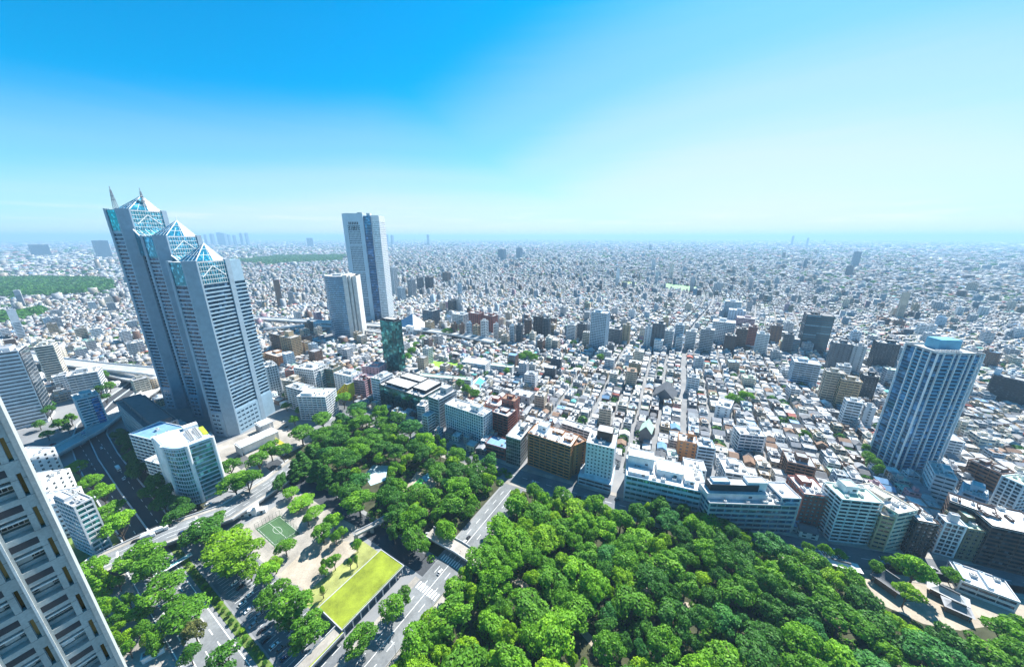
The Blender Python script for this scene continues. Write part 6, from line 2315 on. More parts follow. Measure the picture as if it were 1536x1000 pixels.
def car(x, y, rz, col, z=0.0, where="", group="cars on the roads and in the car park"):
    t = thing("car", None, "car", (x, y, z), rz, group)
    for me, nm in ((CARM[0], "body"), (CARM[1], "roof_panel")):
        o = link(nm, me, t)
        o.material_slots[0].link = "OBJECT"
        o.material_slots[0].material = CARP[col]
    link("window", CARM[2], t)
    for sx in (-1.35, 1.35):
        for sy in (-0.8, 0.8):
            link("wheel", CARM[3], t, (sx, sy, 0.32))
    for sy in (-0.55, 0.55):
        link("headlight", CARM[4], t, (2.16, sy, 0.58))
    CARS.append((t, f"{col} car {where}", x, y))
    return t


AX_S, AX_T = -GRID, math.pi / 2 - GRID
ovp_dir = math.atan2(OVP[0][3][1] - OVP[0][1][1], OVP[0][3][0] - OVP[0][1][0])
for px_, py_, col in ((204, 811, "black"), (274, 798, "dark blue"), (164, 858, "black"), (289, 767, "grey"), (312, 756, "white"), (334, 768, "black")):
    car(*at(px_, py_, 6.3), ovp_dir, col, 6.03, "on the sunlit overpass")
for px_, py_, col in ((353, 873, "white"), (374, 892, "white"), (363, 905, "white"), (373, 914, "white"), (388, 922, "silver"), (380, 936, "silver"), (411, 968, "white"), (344, 861, "black"), (399, 958, "black"), (421, 972, "grey"), (436, 962, "grey"), (427, 985, "dark blue"), (393, 944, "black"), (405, 936, "grey"), (360, 880, "black")):
    car(*at(px_, py_, 0.7), AX_T + (math.pi if rt.random() < 0.5 else 0), col, 0.025, "parked in the car park")
for px_, py_, col in ((668, 905, "black"), (663, 915, "dark blue"), (657, 925, "black"), (650, 935, "grey"), (660, 857, "white"), (702, 806, "black"), (697, 812, "white")):
    car(*at(px_, py_, 0.7), AX_T, col, 0.03, "on the park road")
for px_, py_, col in ((1252, 824, "white"), (1262, 827, "silver"), (1325, 836, "white"), (1352, 838, "dark blue"), (926, 748, "grey"), (868, 745, "black"), (800, 722, "white"), (955, 768, "red"), (1385, 850, "red"), (1400, 852, "silver"), (1436, 855, "white")):
    x, y = at(px_, py_, 0.7)
    car(x, y, AX_S + R(15), col, 0.03, "on the street before the tall apartment fronts")
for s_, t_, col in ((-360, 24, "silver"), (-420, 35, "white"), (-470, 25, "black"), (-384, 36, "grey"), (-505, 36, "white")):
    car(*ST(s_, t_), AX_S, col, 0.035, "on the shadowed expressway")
for px_, py_, col in ((79, 666, "red"), (429, 640, "black"), (434, 645, "grey"), (440, 650, "black"), (426, 632, "white")):
    car(*at(px_, py_, 0.7), AX_T, col, 0.03, "by the plaza" if px_ > 200 else "at the foot of the striped white tower")
label_repeats(CARS, 4)


def truck(x, y, rz, z, label, col="white", L=9.0):
    t = thing("truck", label, "truck", (x, y, z), rz)
    mb = MB()
    mb.box(-L / 2, L / 2 - 2.4, -1.2, 1.2, 1.0, 3.5)
    mb.build("cargo_box", CARP[col], t)
    mb = MB()
    mb.box(L / 2 - 2.2, L / 2, -1.15, 1.15, 0.5, 2.6)
    mb.build("cab", CARP["white"], t)
    mb = MB()
    mb.box(L / 2 - 0.02, L / 2 + 0.04, -1.0, 1.0, 1.5, 2.4)
    mb.build("windscreen", G_CAR, t)
    mb = MB()
    mb.box(-L / 2 + 0.1, L / 2 - 0.3, -0.9, 0.9, 0.6, 1.0)
    mb.build("chassis", M_TYRE, t)
    for sx in (-L * 0.32, L * 0.36):
        for sy in (-1.0, 1.0):
            link("wheel", CARM[3], t, (sx, sy, 0.46), None, (1.4, 1.4, 1.4))


truck(*at(233, 797, 7.5), ovp_dir, 6.03, "long white lorry crossing the sunlit overpass", "white", 13)
truck(*at(222, 804, 7.5), ovp_dir, 6.03, "short silver lorry behind the long white one on the overpass", "silver", 7)
truck(*ST(-442, 36), AX_S, 0.035, "white box lorry on the shadowed expressway", "white", 8)
truck(*at(126, 652, 8), ovp_dir - R(75), 7.1, "blue box lorry on the curving ramp bridge", "dark blue", 9)


# ------------------------------------------------------------------ people on the footbridge and the paths
SKIN = paint("skin", (0.45, 0.27, 0.19), 0.6, 0.05)
HAIR = paint("dark_hair", (0.02, 0.017, 0.015), 0.6, 0.05)
CLOTH = {"red": paint("red_cloth", (0.5, 0.05, 0.04)), "white": paint("white_cloth", (0.75, 0.75, 0.73)), "navy": paint("navy_cloth", (0.025, 0.035, 0.09)), "grey": paint("grey_cloth", (0.25, 0.25, 0.26))}


def person_mesh():
    """one walking figure, grown as a single surface from its skeleton"""
    V = [(0, 0, 0.92), (0, 0, 1.15), (0, 0, 1.38), (0, 0, 1.48), (0, 0.01, 1.58), (0, 0.01, 1.68),
         (0.10, 0, 0.88), (0.12, 0.16, 0.48), (0.12, 0.10, 0.07), (0.12, 0.24, 0.03), (-0.10, 0, 0.88), (-0.12, -0.04, 0.48), (-0.12, -0.26, 0.10), (-0.12, -0.14, 0.03),
         (0.19, 0, 1.38), (0.25, -0.06, 1.12), (0.25, 0.06, 0.88), (0.25, 0.09, 0.80), (-0.19, 0, 1.38), (-0.25, 0.05, 1.12), (-0.25, 0.16, 0.90), (-0.25, 0.19, 0.82)]
    E = [(0, 1), (1, 2), (2, 3), (3, 4), (4, 5), (0, 6), (6, 7), (7, 8), (8, 9), (0, 10), (10, 11), (11, 12), (12, 13), (2, 14), (14, 15), (15, 16), (16, 17), (2, 18), (18, 19), (19, 20), (20, 21)]
    rad = [0.14, 0.13, 0.15, 0.055, 0.09, 0.085, 0.09, 0.065, 0.045, 0.04, 0.09, 0.065, 0.045, 0.04, 0.065, 0.045, 0.032, 0.035, 0.065, 0.045, 0.032, 0.035]
    me = bpy.data.meshes.new("person_skeleton")
    me.from_pydata(V, E, [])
    o = bpy.data.objects.new("person_skeleton", me)
    COL.objects.link(o)
    sk = o.modifiers.new("skin", "SKIN")
    for i, r in enumerate(rad):
        me.skin_vertices[0].data[i].radius = (r, r * 0.85)
    me.skin_vertices[0].data[0].use_root = True
    o.modifiers.new("smooth", "SUBSURF").levels = 1
    dg = bpy.context.evaluated_depsgraph_get()
    out = bpy.data.meshes.new_from_object(o.evaluated_get(dg))
    bpy.data.objects.remove(o)
    for m_ in (SKIN, CLOTH["red"], CLOTH["navy"]):
        out.materials.append(m_)
    for p in out.polygons:
        z, x_ = p.center.z, abs(p.center.x)
        p.material_index = 0 if z > 1.46 or (x_ > 0.2 and z < 1.1) else 2 if z < 0.98 else 1
        p.use_smooth = True
    return out


PM = person_mesh()
mb = MB()
mb.cyl(0, -0.01, 1.66, 1.79, 0.105, 0.06, 10)
HM = mb.mesh("hair", HAIR)
for s_, t_, z_, top, leg, lab in ((-126, 132.0, 5.52, "red", "navy", "person in a red top crossing the broad footbridge towards the lower wood"), (-117, 129.0, 5.52, "red", "grey", "second person in a red top farther across the broad footbridge"),
                                  (-132.5, 64, 0.16, "white", "navy", "person in a white top walking beside the lawn-roofed building"), (-109.8, 90, 0.16, "grey", "navy", "person in grey on the wood-side pavement of the park road"),
                                  (-230, 92, 0.03, "white", "grey", "person in a white top standing on the plaza above the soccer pitch"), (-205, 74, 0.03, "navy", "grey", "person in navy on the pale ground below the sandy pitch")):
    x, y = ST(s_, t_)
    T = thing("person", lab, "person", (x, y, z_), rt.uniform(0, 6.28), "people on the footbridge and pavements")
    b = link("body", PM, T)
    for k, m_ in ((1, top), (2, leg)):
        b.material_slots[k].link = "OBJECT"
        b.material_slots[k].material = CLOTH[m_]
    link("hair", HM, T)

# ------------------------------------------------------------------ the low city
HOUSE_WALLS = [("white", 18), ("cream", 11), ("grey", 18), ("pale grey", 20), ("beige", 14), ("brown", 11), ("tan", 7), ("dark grey", 6), ("pale blue", 5), ("pink", 2)]
FLAT_ROOFS = [("white", 26), ("pale grey", 38), ("grey", 20), ("green", 3), ("brown", 2), ("blue", 2)]
PITCH_ROOFS = [("grey", 36), ("dark grey", 22), ("pale grey", 18), ("brown", 12), ("red", 6), ("blue", 5), ("teal", 2), ("white", 8)]
COLS = {"wall": {"white": (0.74, 0.75, 0.75), "cream": (0.66, 0.60, 0.48), "grey": (0.40, 0.41, 0.42), "pale grey": (0.56, 0.57, 0.58), "beige": (0.52, 0.43, 0.32), "brown": (0.20, 0.115, 0.075), "tan": (0.46, 0.34, 0.20), "dark grey": (0.12, 0.125, 0.135), "pale blue": (0.45, 0.56, 0.64), "pink": (0.47, 0.29, 0.33)},
        "roof": {"white": (0.70, 0.71, 0.71), "pale grey": (0.50, 0.51, 0.51), "grey": (0.27, 0.28, 0.30), "dark grey": (0.10, 0.105, 0.115), "green": (0.40, 0.56, 0.44), "red": (0.40, 0.12, 0.09), "brown": (0.24, 0.15, 0.10), "blue": (0.16, 0.30, 0.46), "teal": (0.10, 0.36, 0.34)}}


def pick(table, n):
    p = np.array([w for _, w in table], float)
    return rng.choice(len(table), n, p=p / p.sum())


def city_points():
    """plots along a street grid; farther out the plots merge into coarser ones"""
    out = []
    # near city: rows of plots with lanes between them, streets following the survey grid
    s = np.arange(-2300, 2300, 1.0)
    plots = []
    sw = -2200.0
    col = 0
    while sw < 2200:
        pw = rng.uniform(7.5, 11.5)
        tw = -100.0
        while tw < 2400:
            pd = rng.uniform(7.5, 12.0)
            plots.append((sw + pw / 2, tw + pd / 2, pw, pd))
            tw += pd
            if rng.random() < 0.09:
                tw += rng.uniform(2, 6)
        sw += pw
        col += 1
        if col % 2 == 0:
            sw += rng.uniform(1.5, 4.0)
        if col % 18 == 0:
            sw += 3.5
    P = np.array(plots)
    # the grid bends with the districts
    x = P[:, 0] * GC + P[:, 1] * GS
    y = -P[:, 0] * GS + P[:, 1] * GC
    turn = 0.16 * np.sin(x / 310.0 + 1.0) + 0.12 * np.sin(y / 270.0)
    out.append(np.stack([x + 16 * np.sin(y / 140), y + 14 * np.sin(x / 170), P[:, 2], P[:, 3], -GRID + turn * 0.6], 1))
    return out[0]


near = city_points()
dist = np.hypot(near[:, 0], near[:, 1])
pxs, pys, fs = pix(near[:, 0], near[:, 1], 4.0)
ok = (dist < 1750) & (fs > 40) & (pxs > -120) & (pxs < 1660)
near = near[ok]
# far city: coarser plots in a fan, size grows with distance
fan = []
rr = 1750.0
while rr < 27000:
    cell = 14.5 * (rr / 1750) ** 0.95
    nang = int(2.2 * rr / (cell * 1.15))
    a = np.linspace(-1.12, 1.12, nang) + rng.uniform(-0.4, 0.4, nang) * 2.2 / nang
    q = rr + rng.uniform(-0.5, 0.5, nang) * cell
    x, y = np.sin(a) * q, np.cos(a) * q
    w = cell * rng.uniform(0.55, 1.0, nang)
    d = cell * rng.uniform(0.55, 0.95, nang)
    rot = -GRID + 0.5 * np.sin(x / 900) + 0.4 * np.sin(y / 700)
    fan.append(np.stack([x, y, w, d, rot], 1))
    rr += cell * 1.35
far = np.concatenate(fan)
px_, py_, f_ = pix(far[:, 0], far[:, 1], 4.0)
far = far[(px_ > -60) & (px_ < 1600)]
ALLP = np.concatenate([near, far])
ex = np.zeros(len(ALLP), bool)
for poly in EXCLUDE:
    ex |= inside(poly, ALLP[:, 0], ALLP[:, 1])
WOODS = [[at(*p) for p in q] for q in (((-60, 447), (-60, 420), (60, 418), (150, 419), (168, 424), (170, 436), (120, 442), (60, 446)), ((-60, 486), (-60, 478), (30, 472), (66, 464), (60, 474), (10, 488)), ((340, 392), (420, 384), (520, 383), (512, 391), (400, 397)))]
for poly in WOODS:
    ex |= inside(poly, ALLP[:, 0], ALLP[:, 1])
ALLP = ALLP[~ex]
N_ = len(ALLP)
x, y, w, d, rot = ALLP.T
dist = np.hypot(x, y)
rot = rot + rng.normal(0, 0.05, N_) + (rng.random(N_) < 0.5) * (math.pi / 2)
typ = rng.random(N_)
field = 0.5 + 0.5 * np.sin(x / 420 + 2) * np.sin(y / 380 + 0.7)        # where taller blocks gather
block = typ < 0.33 + 0.1 * field
mid = typ < np.where(dist < 900, 0.012, 0.012) + 0.028 * field * (dist < 3500) * (dist > 500)
grow_far = np.clip(dist / 1750, 1, 6) ** 0.35
h = np.where(mid, rng.uniform(13, 29, N_), np.where(block, rng.uniform(6.5, 10.5, N_), rng.uniform(4.6, 6.4, N_)))
tall = (rng.random(N_) < 0.0009) & (dist > 1200)
h = np.where(tall, rng.uniform(34, 85, N_), h)
h = np.where(dist > 1750, h * rng.uniform(0.8, 1.25, N_) * grow_far ** 0.35, h)
shr = np.where(dist < 1750, rng.uniform(0.74, 0.94, N_), 1.0)
w, d = w * shr, d * shr
w, d = np.where(mid, w * 1.5, w), np.where(mid, d * 1.3, d)
slim = tall & (dist > 1750)
w = np.where(slim, np.minimum(w, rng.uniform(20, 40, N_)), w)
d = np.where(slim, np.minimum(d, rng.uniform(18, 36, N_)), d)
green = (rng.random(N_) < 0.075 + 0.05 * (np.sin(x / 230 + 4) * np.sin(y / 260) > 0.72)) & ~mid & ~tall
wi = pick(HOUSE_WALLS, N_)
fr = pick(FLAT_ROOFS, N_)
pr = pick(PITCH_ROOFS, N_)
flat = block | mid | tall | (rng.random(N_) < 0.45)
hipped = rng.random(N_) < 0.3

# which ones become things: those that show largest and are not hidden
size = np.sqrt(w * d) * 0.7 + h
pxs, pys, fs = pix(x, y, h * 0.8)
show = size / fs
vis = (pxs > 4) & (pxs < 1532) & (pys < 996) & ~green
for (ox, oy, orot, ow, od, oh) in OCCLUDERS:
    c, s = math.cos(orot), math.sin(orot)
    # segment from the eye to the roof centre against the box
    ex_, ey_ = -ox, -oy
    a0, b0 = c * ex_ + s * ey_, -s * ex_ + c * ey_
    rx, ry = x - ox, y - oy
    a1, b1 = c * rx + s * ry, -s * rx + c * ry
    t0, t1 = np.zeros(N_), np.ones(N_)
    for p0, p1, hw in ((a0, a1, ow / 2), (b0, b1, od / 2)):
        dd = p1 - p0
        dd = np.where(np.abs(dd) < 1e-6, 1e-6, dd)
        ta, tb = (-hw - p0) / dd, (hw - p0) / dd
        t0 = np.maximum(t0, np.minimum(ta, tb))
        t1 = np.minimum(t1, np.maximum(ta, tb))
    zin = EYE + (h + 1 - EYE) * t1
    vis &= ~((t0 < t1) & (zin < oh) & (t1 < 1))
cand = lambda m, n: np.argsort(-np.where(m & vis, show, 0))[: min(n, int((m & vis).sum()))]
I_MID = cand((mid | tall), 150)
I_BLOCK = cand(block & ~mid & ~tall, 285)
I_HOUSE = cand(~block & ~mid & ~tall, 285)
single = np.zeros(N_, bool)
for I in (I_MID, I_BLOCK, I_HOUSE):
    single[I] = True
print("city plots", N_, "singles", single.sum())

UB = MB()
UB.box(-0.5, 0.5, -0.5, 0.5, -0.5, 0.5)
WPANE = UB.mesh("window", G_DARK)
rh_ = random.Random(3)


def pitched(mb, w, d, h, rh, hip, m):
    o = 0.45
    a, b, c, e = (-w / 2 - o, -d / 2 - o, h), (w / 2 + o, -d / 2 - o, h), (w / 2 + o, d / 2 + o, h), (-w / 2 - o, d / 2 + o, h)
    k = d * 0.28 if hip else 0
    r0, r1 = (0, -d / 2 - o + k, h + rh), (0, d / 2 + o - k, h + rh)
    n = len(mb.v)
    mb.v += [a, b, c, e, r0, r1]
    mb.f += [(n, n + 4, n + 5, n + 3), (n + 1, n + 2, n + 5, n + 4), (n, n + 1, n + 4), (n + 2, n + 3, n + 5), (n, n + 3, n + 2, n + 1)]
    mb.m += [m] * 5


HOUSES, BLOCKS, MIDS = [], [], []
for i in I_HOUSE:
    W_, D_, H_ = float(w[i]), float(d[i]), float(h[i])
    wn_, rn_ = HOUSE_WALLS[wi[i]][0], (FLAT_ROOFS[fr[i]][0] if flat[i] else PITCH_ROOFS[pr[i]][0])
    t = thing("house", None, "house", (float(x[i]), float(y[i]), 0), float(rot[i]), "small houses behind the street front")
    mb = MB()
    mb.box(-W_ / 2, W_ / 2, -D_ / 2, D_ / 2, 0, H_)
    mb.build("wall", WALL[wn_], t)
    mb = MB()
    if flat[i]:
        mb.box(-W_ / 2 - 0.15, W_ / 2 + 0.15, -D_ / 2 - 0.15, D_ / 2 + 0.15, H_, H_ + 0.3)
        ring(mb, W_ + 0.3, D_ + 0.3, 0.2, H_ + 0.3, H_ + 0.8)
    else:
        pitched(mb, W_, D_, H_, min(W_, D_) * rh_.uniform(0.24, 0.36), hipped[i], 0)
    mb.build("roof", ROOF[rn_], t)
    for face in seen_faces(float(x[i]), float(y[i]), float(rot[i]), W_, D_)[:2]:
        L = W_ if face in ("front", "back") else D_
        for z in (1.5, 4.2):
            for q in ((-0.25, 0.25) if L > 7 else (0,)):
                ww = rh_.uniform(1.3, 2.4)
                p = {"front": (q * L, -D_ / 2, z), "back": (q * L, D_ / 2, z), "right": (W_ / 2, q * L, z), "left": (-W_ / 2, q * L, z)}[face]
                link("window", WPANE, t, p, 0 if face in ("front", "back") else math.pi / 2, (ww, 0.12, 1.2))
    if flat[i] and rh_.random() < 0.5:
        link("rooftop_unit", UNIT, t, (rh_.uniform(-W_ / 4, W_ / 4), rh_.uniform(-D_ / 4, D_ / 4), H_ + 0.3), 0, (0.7, 0.7, 0.7))
    HOUSES.append((t, f"{wn_} house with a {rn_} {'flat' if flat[i] else 'hipped' if hipped[i] else 'gabled'} roof", float(x[i]), float(y[i])))


def small_block(i, name, cat, lst, grp):
    W_, D_, H_ = float(w[i]), float(d[i]), float(h[i])
    if name != "low_block":
        W_, D_ = max(W_, 11) * 1.15, max(D_, 10) * 1.05
    wn_, rn_ = HOUSE_WALLS[wi[i]][0], FLAT_ROOFS[fr[i]][0]
    t = thing(name, None, cat, (float(x[i]), float(y[i]), 0), float(rot[i]), grp)
    nf = max(2, round(H_ / 3.1))
    fh = H_ / nf
    mb = MB()
    big = show[i] > 0.02 and nf <= 14
    sty = rh_.random()
    if big:
        for k in range(nf):
            mb.box(-W_ / 2, W_ / 2, -D_ / 2, D_ / 2, k * fh, k * fh + fh * 0.55)
            wb = MB()
            g = 0.9 if sty < 0.4 else 0.3
            wb.box(-W_ / 2 + g, W_ / 2 - g, -D_ / 2 + g, D_ / 2 - g, 0, fh * 0.45)
            wb.build("window", G_DARK if sty < 0.75 else G_BLUE, t, (0, 0, k * fh + fh * 0.55))
        nbx, nby = max(2, int(W_ / 4)), max(2, int(D_ / 4))
        for k in range(1, nbx):
            q = -W_ / 2 + W_ * k / nbx
            mb.box(q - 0.23, q + 0.23, -D_ / 2 - 0.02, D_ / 2 + 0.02, 0, H_)
        for k in range(1, nby):
            q = -D_ / 2 + D_ * k / nby
            mb.box(-W_ / 2 - 0.02, W_ / 2 + 0.02, q - 0.23, q + 0.23, 0, H_ - 0.02)
        for sx in (-1, 1):
            for sy in (-1, 1):
                mb.box(min(sx * (W_ / 2 + 0.03), sx * (W_ / 2 - 0.6)), max(sx * (W_ / 2 + 0.03), sx * (W_ / 2 - 0.6)), min(sy * (D_ / 2 + 0.03), sy * (D_ / 2 - 0.6)), max(sy * (D_ / 2 + 0.03), sy * (D_ / 2 - 0.6)), 0, H_ - 0.01)
    else:
        mb.box(-W_ / 2, W_ / 2, -D_ / 2, D_ / 2, 0, H_)
        for face in seen_faces(float(x[i]), float(y[i]), float(rot[i]), W_, D_)[:2]:
            for k in range(min(nf, 12)):
                L = W_ if face in ("front", "back") else D_
                z = k * fh + fh * 0.6
                p = {"front": (0, -D_ / 2, z), "back": (0, D_ / 2, z), "right": (W_ / 2, 0, z), "left": (-W_ / 2, 0, z)}[face]
                link("window", WPANE, t, p, 0 if face in ("front", "back") else math.pi / 2, (L * 0.8, 0.12, fh * 0.42))
    mb.build("wall", WALL[wn_], t)
    npn = rh_.random()
    a = rh_.uniform(0.1, 0.55)
    b = rh_.uniform(0.2, 0.5)
    pent = [(a, a + 0.36, b, b + 0.4, rh_.uniform(2.2, 3.2))] if npn < 0.75 else []
    roof_parts(t, W_, D_, H_, WALL[wn_], ROOF[rn_], [(*q, WALL[wn_]) for q in pent], rh_.choice((0, 1, 1, 2)) if show[i] > 0.012 else 0, rh_.random() < 0.15, rh_, par=0.6)
    lst.append((t, f"{wn_} {cat} with {rn_} roof", float(x[i]), float(y[i])))


for i in I_BLOCK:
    small_block(i, "low_block", "flat-roofed block", BLOCKS, "low flat-roofed blocks behind the street front")
for i in I_MID:
    small_block(i, "mid_rise_block", "mid-rise block", MIDS, "mid-rise blocks among the low houses")
label_repeats(HOUSES, 8)
label_repeats(BLOCKS, 8)
label_repeats(MIDS, 6)


# the rest of the city in three meshes: houses, flat blocks, greenery
def city_material(name):
    m, nt, b = nodes_of(name)
    col = nt.nodes.new("ShaderNodeAttribute")
    col.attribute_name = "tint"
    uv = nt.nodes.new("ShaderNodeUVMap")
    uv.uv_map = "metres"
    sp = nt.nodes.new("ShaderNodeSeparateXYZ")
    nt.links.new(uv.outputs[0], sp.inputs[0])

    def math_(op, a, b_=None, c_=None):
        n = nt.nodes.new("ShaderNodeMath")
        n.operation = op
        for k, v in enumerate((a, b_, c_)):
            if v is None:
                continue
            if isinstance(v, (int, float)):
                n.inputs[k].default_value = v
            else:
                nt.links.new(v, n.inputs[k])
        return n.outputs[0]

    u, v = sp.outputs[0], sp.outputs[1]
    fu = math_("FRACT", math_("DIVIDE", u, 2.6))
    fv = math_("FRACT", math_("DIVIDE", v, 3.0))
    win = math_("MULTIPLY", math_("MULTIPLY", math_("GREATER_THAN", fu, 0.2), math_("LESS_THAN", fu, 0.85)), math_("MULTIPLY", math_("GREATER_THAN", fv, 0.35), math_("LESS_THAN", fv, 0.8)))
    win = math_("MULTIPLY", win, math_("GREATER_THAN", v, 0.0))
    mx = nt.nodes.new("ShaderNodeMix")
    mx.data_type = "RGBA"
    nt.links.new(math_("MULTIPLY", win, 0.9), mx.inputs[0])
    nt.links.new(col.outputs["Color"], mx.inputs[6])
    mx.inputs[7].default_value = (0.035, 0.05, 0.065, 1)
    c2 = ramp(nt, noise(nt, 0.35, 4), [(0.3, (0.78, 0.78, 0.78)), (0.7, (1.08, 1.08, 1.08))])
    m2 = nt.nodes.new("ShaderNodeMix")
    m2.data_type = "RGBA"
    m2.blend_type = "MULTIPLY"
    m2.inputs[0].default_value = 1
    nt.links.new(mx.outputs[2], m2.inputs[6])
    nt.links.new(c2, m2.inputs[7])
    nt.links.new(m2.outputs[2], b.inputs["Base Color"])
    rg = math_("MULTIPLY_ADD", win, -0.6, 0.8)
    nt.links.new(rg, b.inputs["Roughness"])
    b.inputs["Specular IOR Level"].default_value = 0.3
    return m


M_CITY = city_material("city_walls_and_roofs")


def mass(name, idx, label, cat, pitched_):
    n = len(idx)
    X, Y, W_, D_, H_, T_ = (a[idx] for a in (x, y, w, d, h, rot))
    c, s = np.cos(T_), np.sin(T_)
    lx = np.stack([-W_ / 2, W_ / 2, W_ / 2, -W_ / 2], 1)
    ly = np.stack([-D_ / 2, -D_ / 2, D_ / 2, D_ / 2], 1)
    gx, gy = X[:, None] + c[:, None] * lx - s[:, None] * ly, Y[:, None] + s[:, None] * lx + c[:, None] * ly
    V, Fv, Ft, U, Cc = [], [], [], [], []
    wc = np.array([COLS["wall"][k] for k, _ in HOUSE_WALLS])[wi[idx]]
    tint_ = rng.uniform(0.82, 1.1, (n, 1))
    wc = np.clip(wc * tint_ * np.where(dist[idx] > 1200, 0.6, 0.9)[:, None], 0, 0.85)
    base = 0
    lo = np.stack([gx, gy, np.zeros_like(gx)], 2)
    hi = np.stack([gx, gy, np.repeat(H_[:, None], 4, 1)], 2)
    V.append(np.concatenate([lo, hi], 1).reshape(-1, 3))
    o = np.arange(n)[:, None] * 8
    for k in range(4):
        j = (k + 1) % 4
        Fv.append((o + np.array([[k, j, j + 4, k + 4]])))
        L = W_ if k % 2 == 0 else D_
        z = np.zeros(n) + 0.02
        U.append(np.stack([np.stack([z, z], 1), np.stack([L, z], 1), np.stack([L, H_], 1), np.stack([z, H_], 1)], 1))
        Cc.append(wc)
    if pitched_ is None:
        rc = np.array([COLS["roof"][k] for k, _ in FLAT_ROOFS])[fr[idx]] * rng.uniform(0.45, 1.1, (n, 1))
        Fv.append(o + np.array([[4, 5, 6, 7]]))
        U.append(np.full((n, 4, 2), -1.0))
        Cc.append(np.clip(rc, 0, 0.85))
    else:
        rc = np.array([COLS["roof"][k] for k, _ in PITCH_ROOFS])[pr[idx]] * rng.uniform(0.5, 1.15, (n, 1))
        fl_ = np.array([COLS["roof"][k] for k, _ in FLAT_ROOFS])[fr[idx]]
        fm_ = flat[idx]
        rc = np.clip(np.where(fm_[:, None], fl_, rc), 0, 0.85)
        rh = np.where(fm_, 0.35, np.minimum(W_, D_) * 0.22)
        k = np.where(hipped[idx] & ~fm_, D_ * 0.28, np.where(fm_, D_ * 0.0, 0.0))
        ry0, ry1 = -D_ / 2 + k, D_ / 2 - k
        r0 = np.stack([X - s * ry0, Y + c * ry0, H_ + rh], 1)
        r1 = np.stack([X - s * ry1, Y + c * ry1, H_ + rh], 1)
        b2 = n * 8
        V.append(np.stack([r0, r1], 1).reshape(-1, 3))
        q = b2 + np.arange(n)[:, None] * 2
        for quad in ((lambda: np.concatenate([o + 4, q, q + 1, o + 7], 1)), (lambda: np.concatenate([o + 5, o + 6, q + 1, q], 1)), (lambda: np.concatenate([o + 4, o + 5, q, q], 1)), (lambda: np.concatenate([o + 6, o + 7, q + 1, q + 1], 1))):
            Fv.append(quad())
            U.append(np.full((n, 4, 2), -1.0))
            Cc.append(rc)
    V = np.concatenate(V)
    # penthouses on the flat blocks
    F_ = np.concatenate(Fv)
    U = np.concatenate(U)
    Cc = np.concatenate(Cc)
    if pitched_ is None:
        sel = np.where((rng.random(n) < 0.7))[0]
        k = len(sel)
        ox, oy = rng.uniform(-0.22, 0.22, k) * W_[sel], rng.uniform(-0.22, 0.22, k) * D_[sel]
        pw, pd, ph = W_[sel] * rng.uniform(0.12, 0.24, k), D_[sel] * rng.uniform(0.12, 0.24, k), rng.uniform(1.6, 3.2, k)
        lx = np.stack([-pw, pw, pw, -pw], 1) + ox[:, None]
        ly = np.stack([-pd, -pd, pd, pd], 1) + oy[:, None]
        cs_, sn_ = c[sel][:, None], s[sel][:, None]
        gx, gy = X[sel][:, None] + cs_ * lx - sn_ * ly, Y[sel][:, None] + sn_ * lx + cs_ * ly
        hb = np.repeat(H_[sel][:, None], 4, 1)
        Pv = np.concatenate([np.stack([gx, gy, hb], 2), np.stack([gx, gy, hb + ph[:, None]], 2)], 1).reshape(-1, 3)
        o2 = len(V) + np.arange(k)[:, None] * 8
        for a_ in range(5):
            quad = [a_, (a_ + 1) % 4, (a_ + 1) % 4 + 4, a_ + 4] if a_ < 4 else [4, 5, 6, 7]
            F_ = np.concatenate([F_, o2 + np.array([quad])])
            U = np.concatenate([U, np.full((k, 4, 2), -1.0)])
            Cc = np.concatenate([Cc, wc[sel]])
        V = np.concatenate([V, Pv])
    tri = F_[:, 2] == F_[:, 3]
    tot = np.where(tri, 3, 4).astype(np.int32)
    keepm = np.ones((len(F_), 4), bool)
    keepm[tri, 3] = False
    me = bpy.data.meshes.new(name)
    me.vertices.add(len(V))
    me.vertices.foreach_set("co", V.astype(np.float32).ravel())
    li = F_[keepm].astype(np.int32)
    me.loops.add(len(li))
    me.loops.foreach_set("vertex_index", li)
    me.polygons.add(len(F_))
    st_ = np.concatenate([[0], np.cumsum(tot)[:-1]]).astype(np.int32)
    me.polygons.foreach_set("loop_start", st_)
    me.polygons.foreach_set("loop_total", tot)
    uvl = me.uv_layers.new(name="metres")
    uvl.data.foreach_set("uv", U[keepm].astype(np.float32).ravel())
    ca = me.attributes.new("tint", "FLOAT_COLOR", "FACE")
    ca.data.foreach_set("color", np.concatenate([Cc, np.ones((len(Cc), 1))], 1).astype(np.float32).ravel())
    me.materials.append(M_CITY)
    me.update()
    o_ = link(name, me)
    return tag(o_, label, cat, None, "stuff")


rest = ~single & ~green
isb = block | mid | tall
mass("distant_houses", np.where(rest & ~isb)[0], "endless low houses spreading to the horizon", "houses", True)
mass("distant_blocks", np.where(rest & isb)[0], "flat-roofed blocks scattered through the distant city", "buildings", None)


# greenery between the houses, and the far woods
def blob_mesh(n, seed):
    r = np.random.default_rng(seed)
    d = r.normal(size=(n, 3))
    d /= np.linalg.norm(d, axis=1, keepdims=True)
    d[:, 2] = np.abs(d[:, 2])
    return d


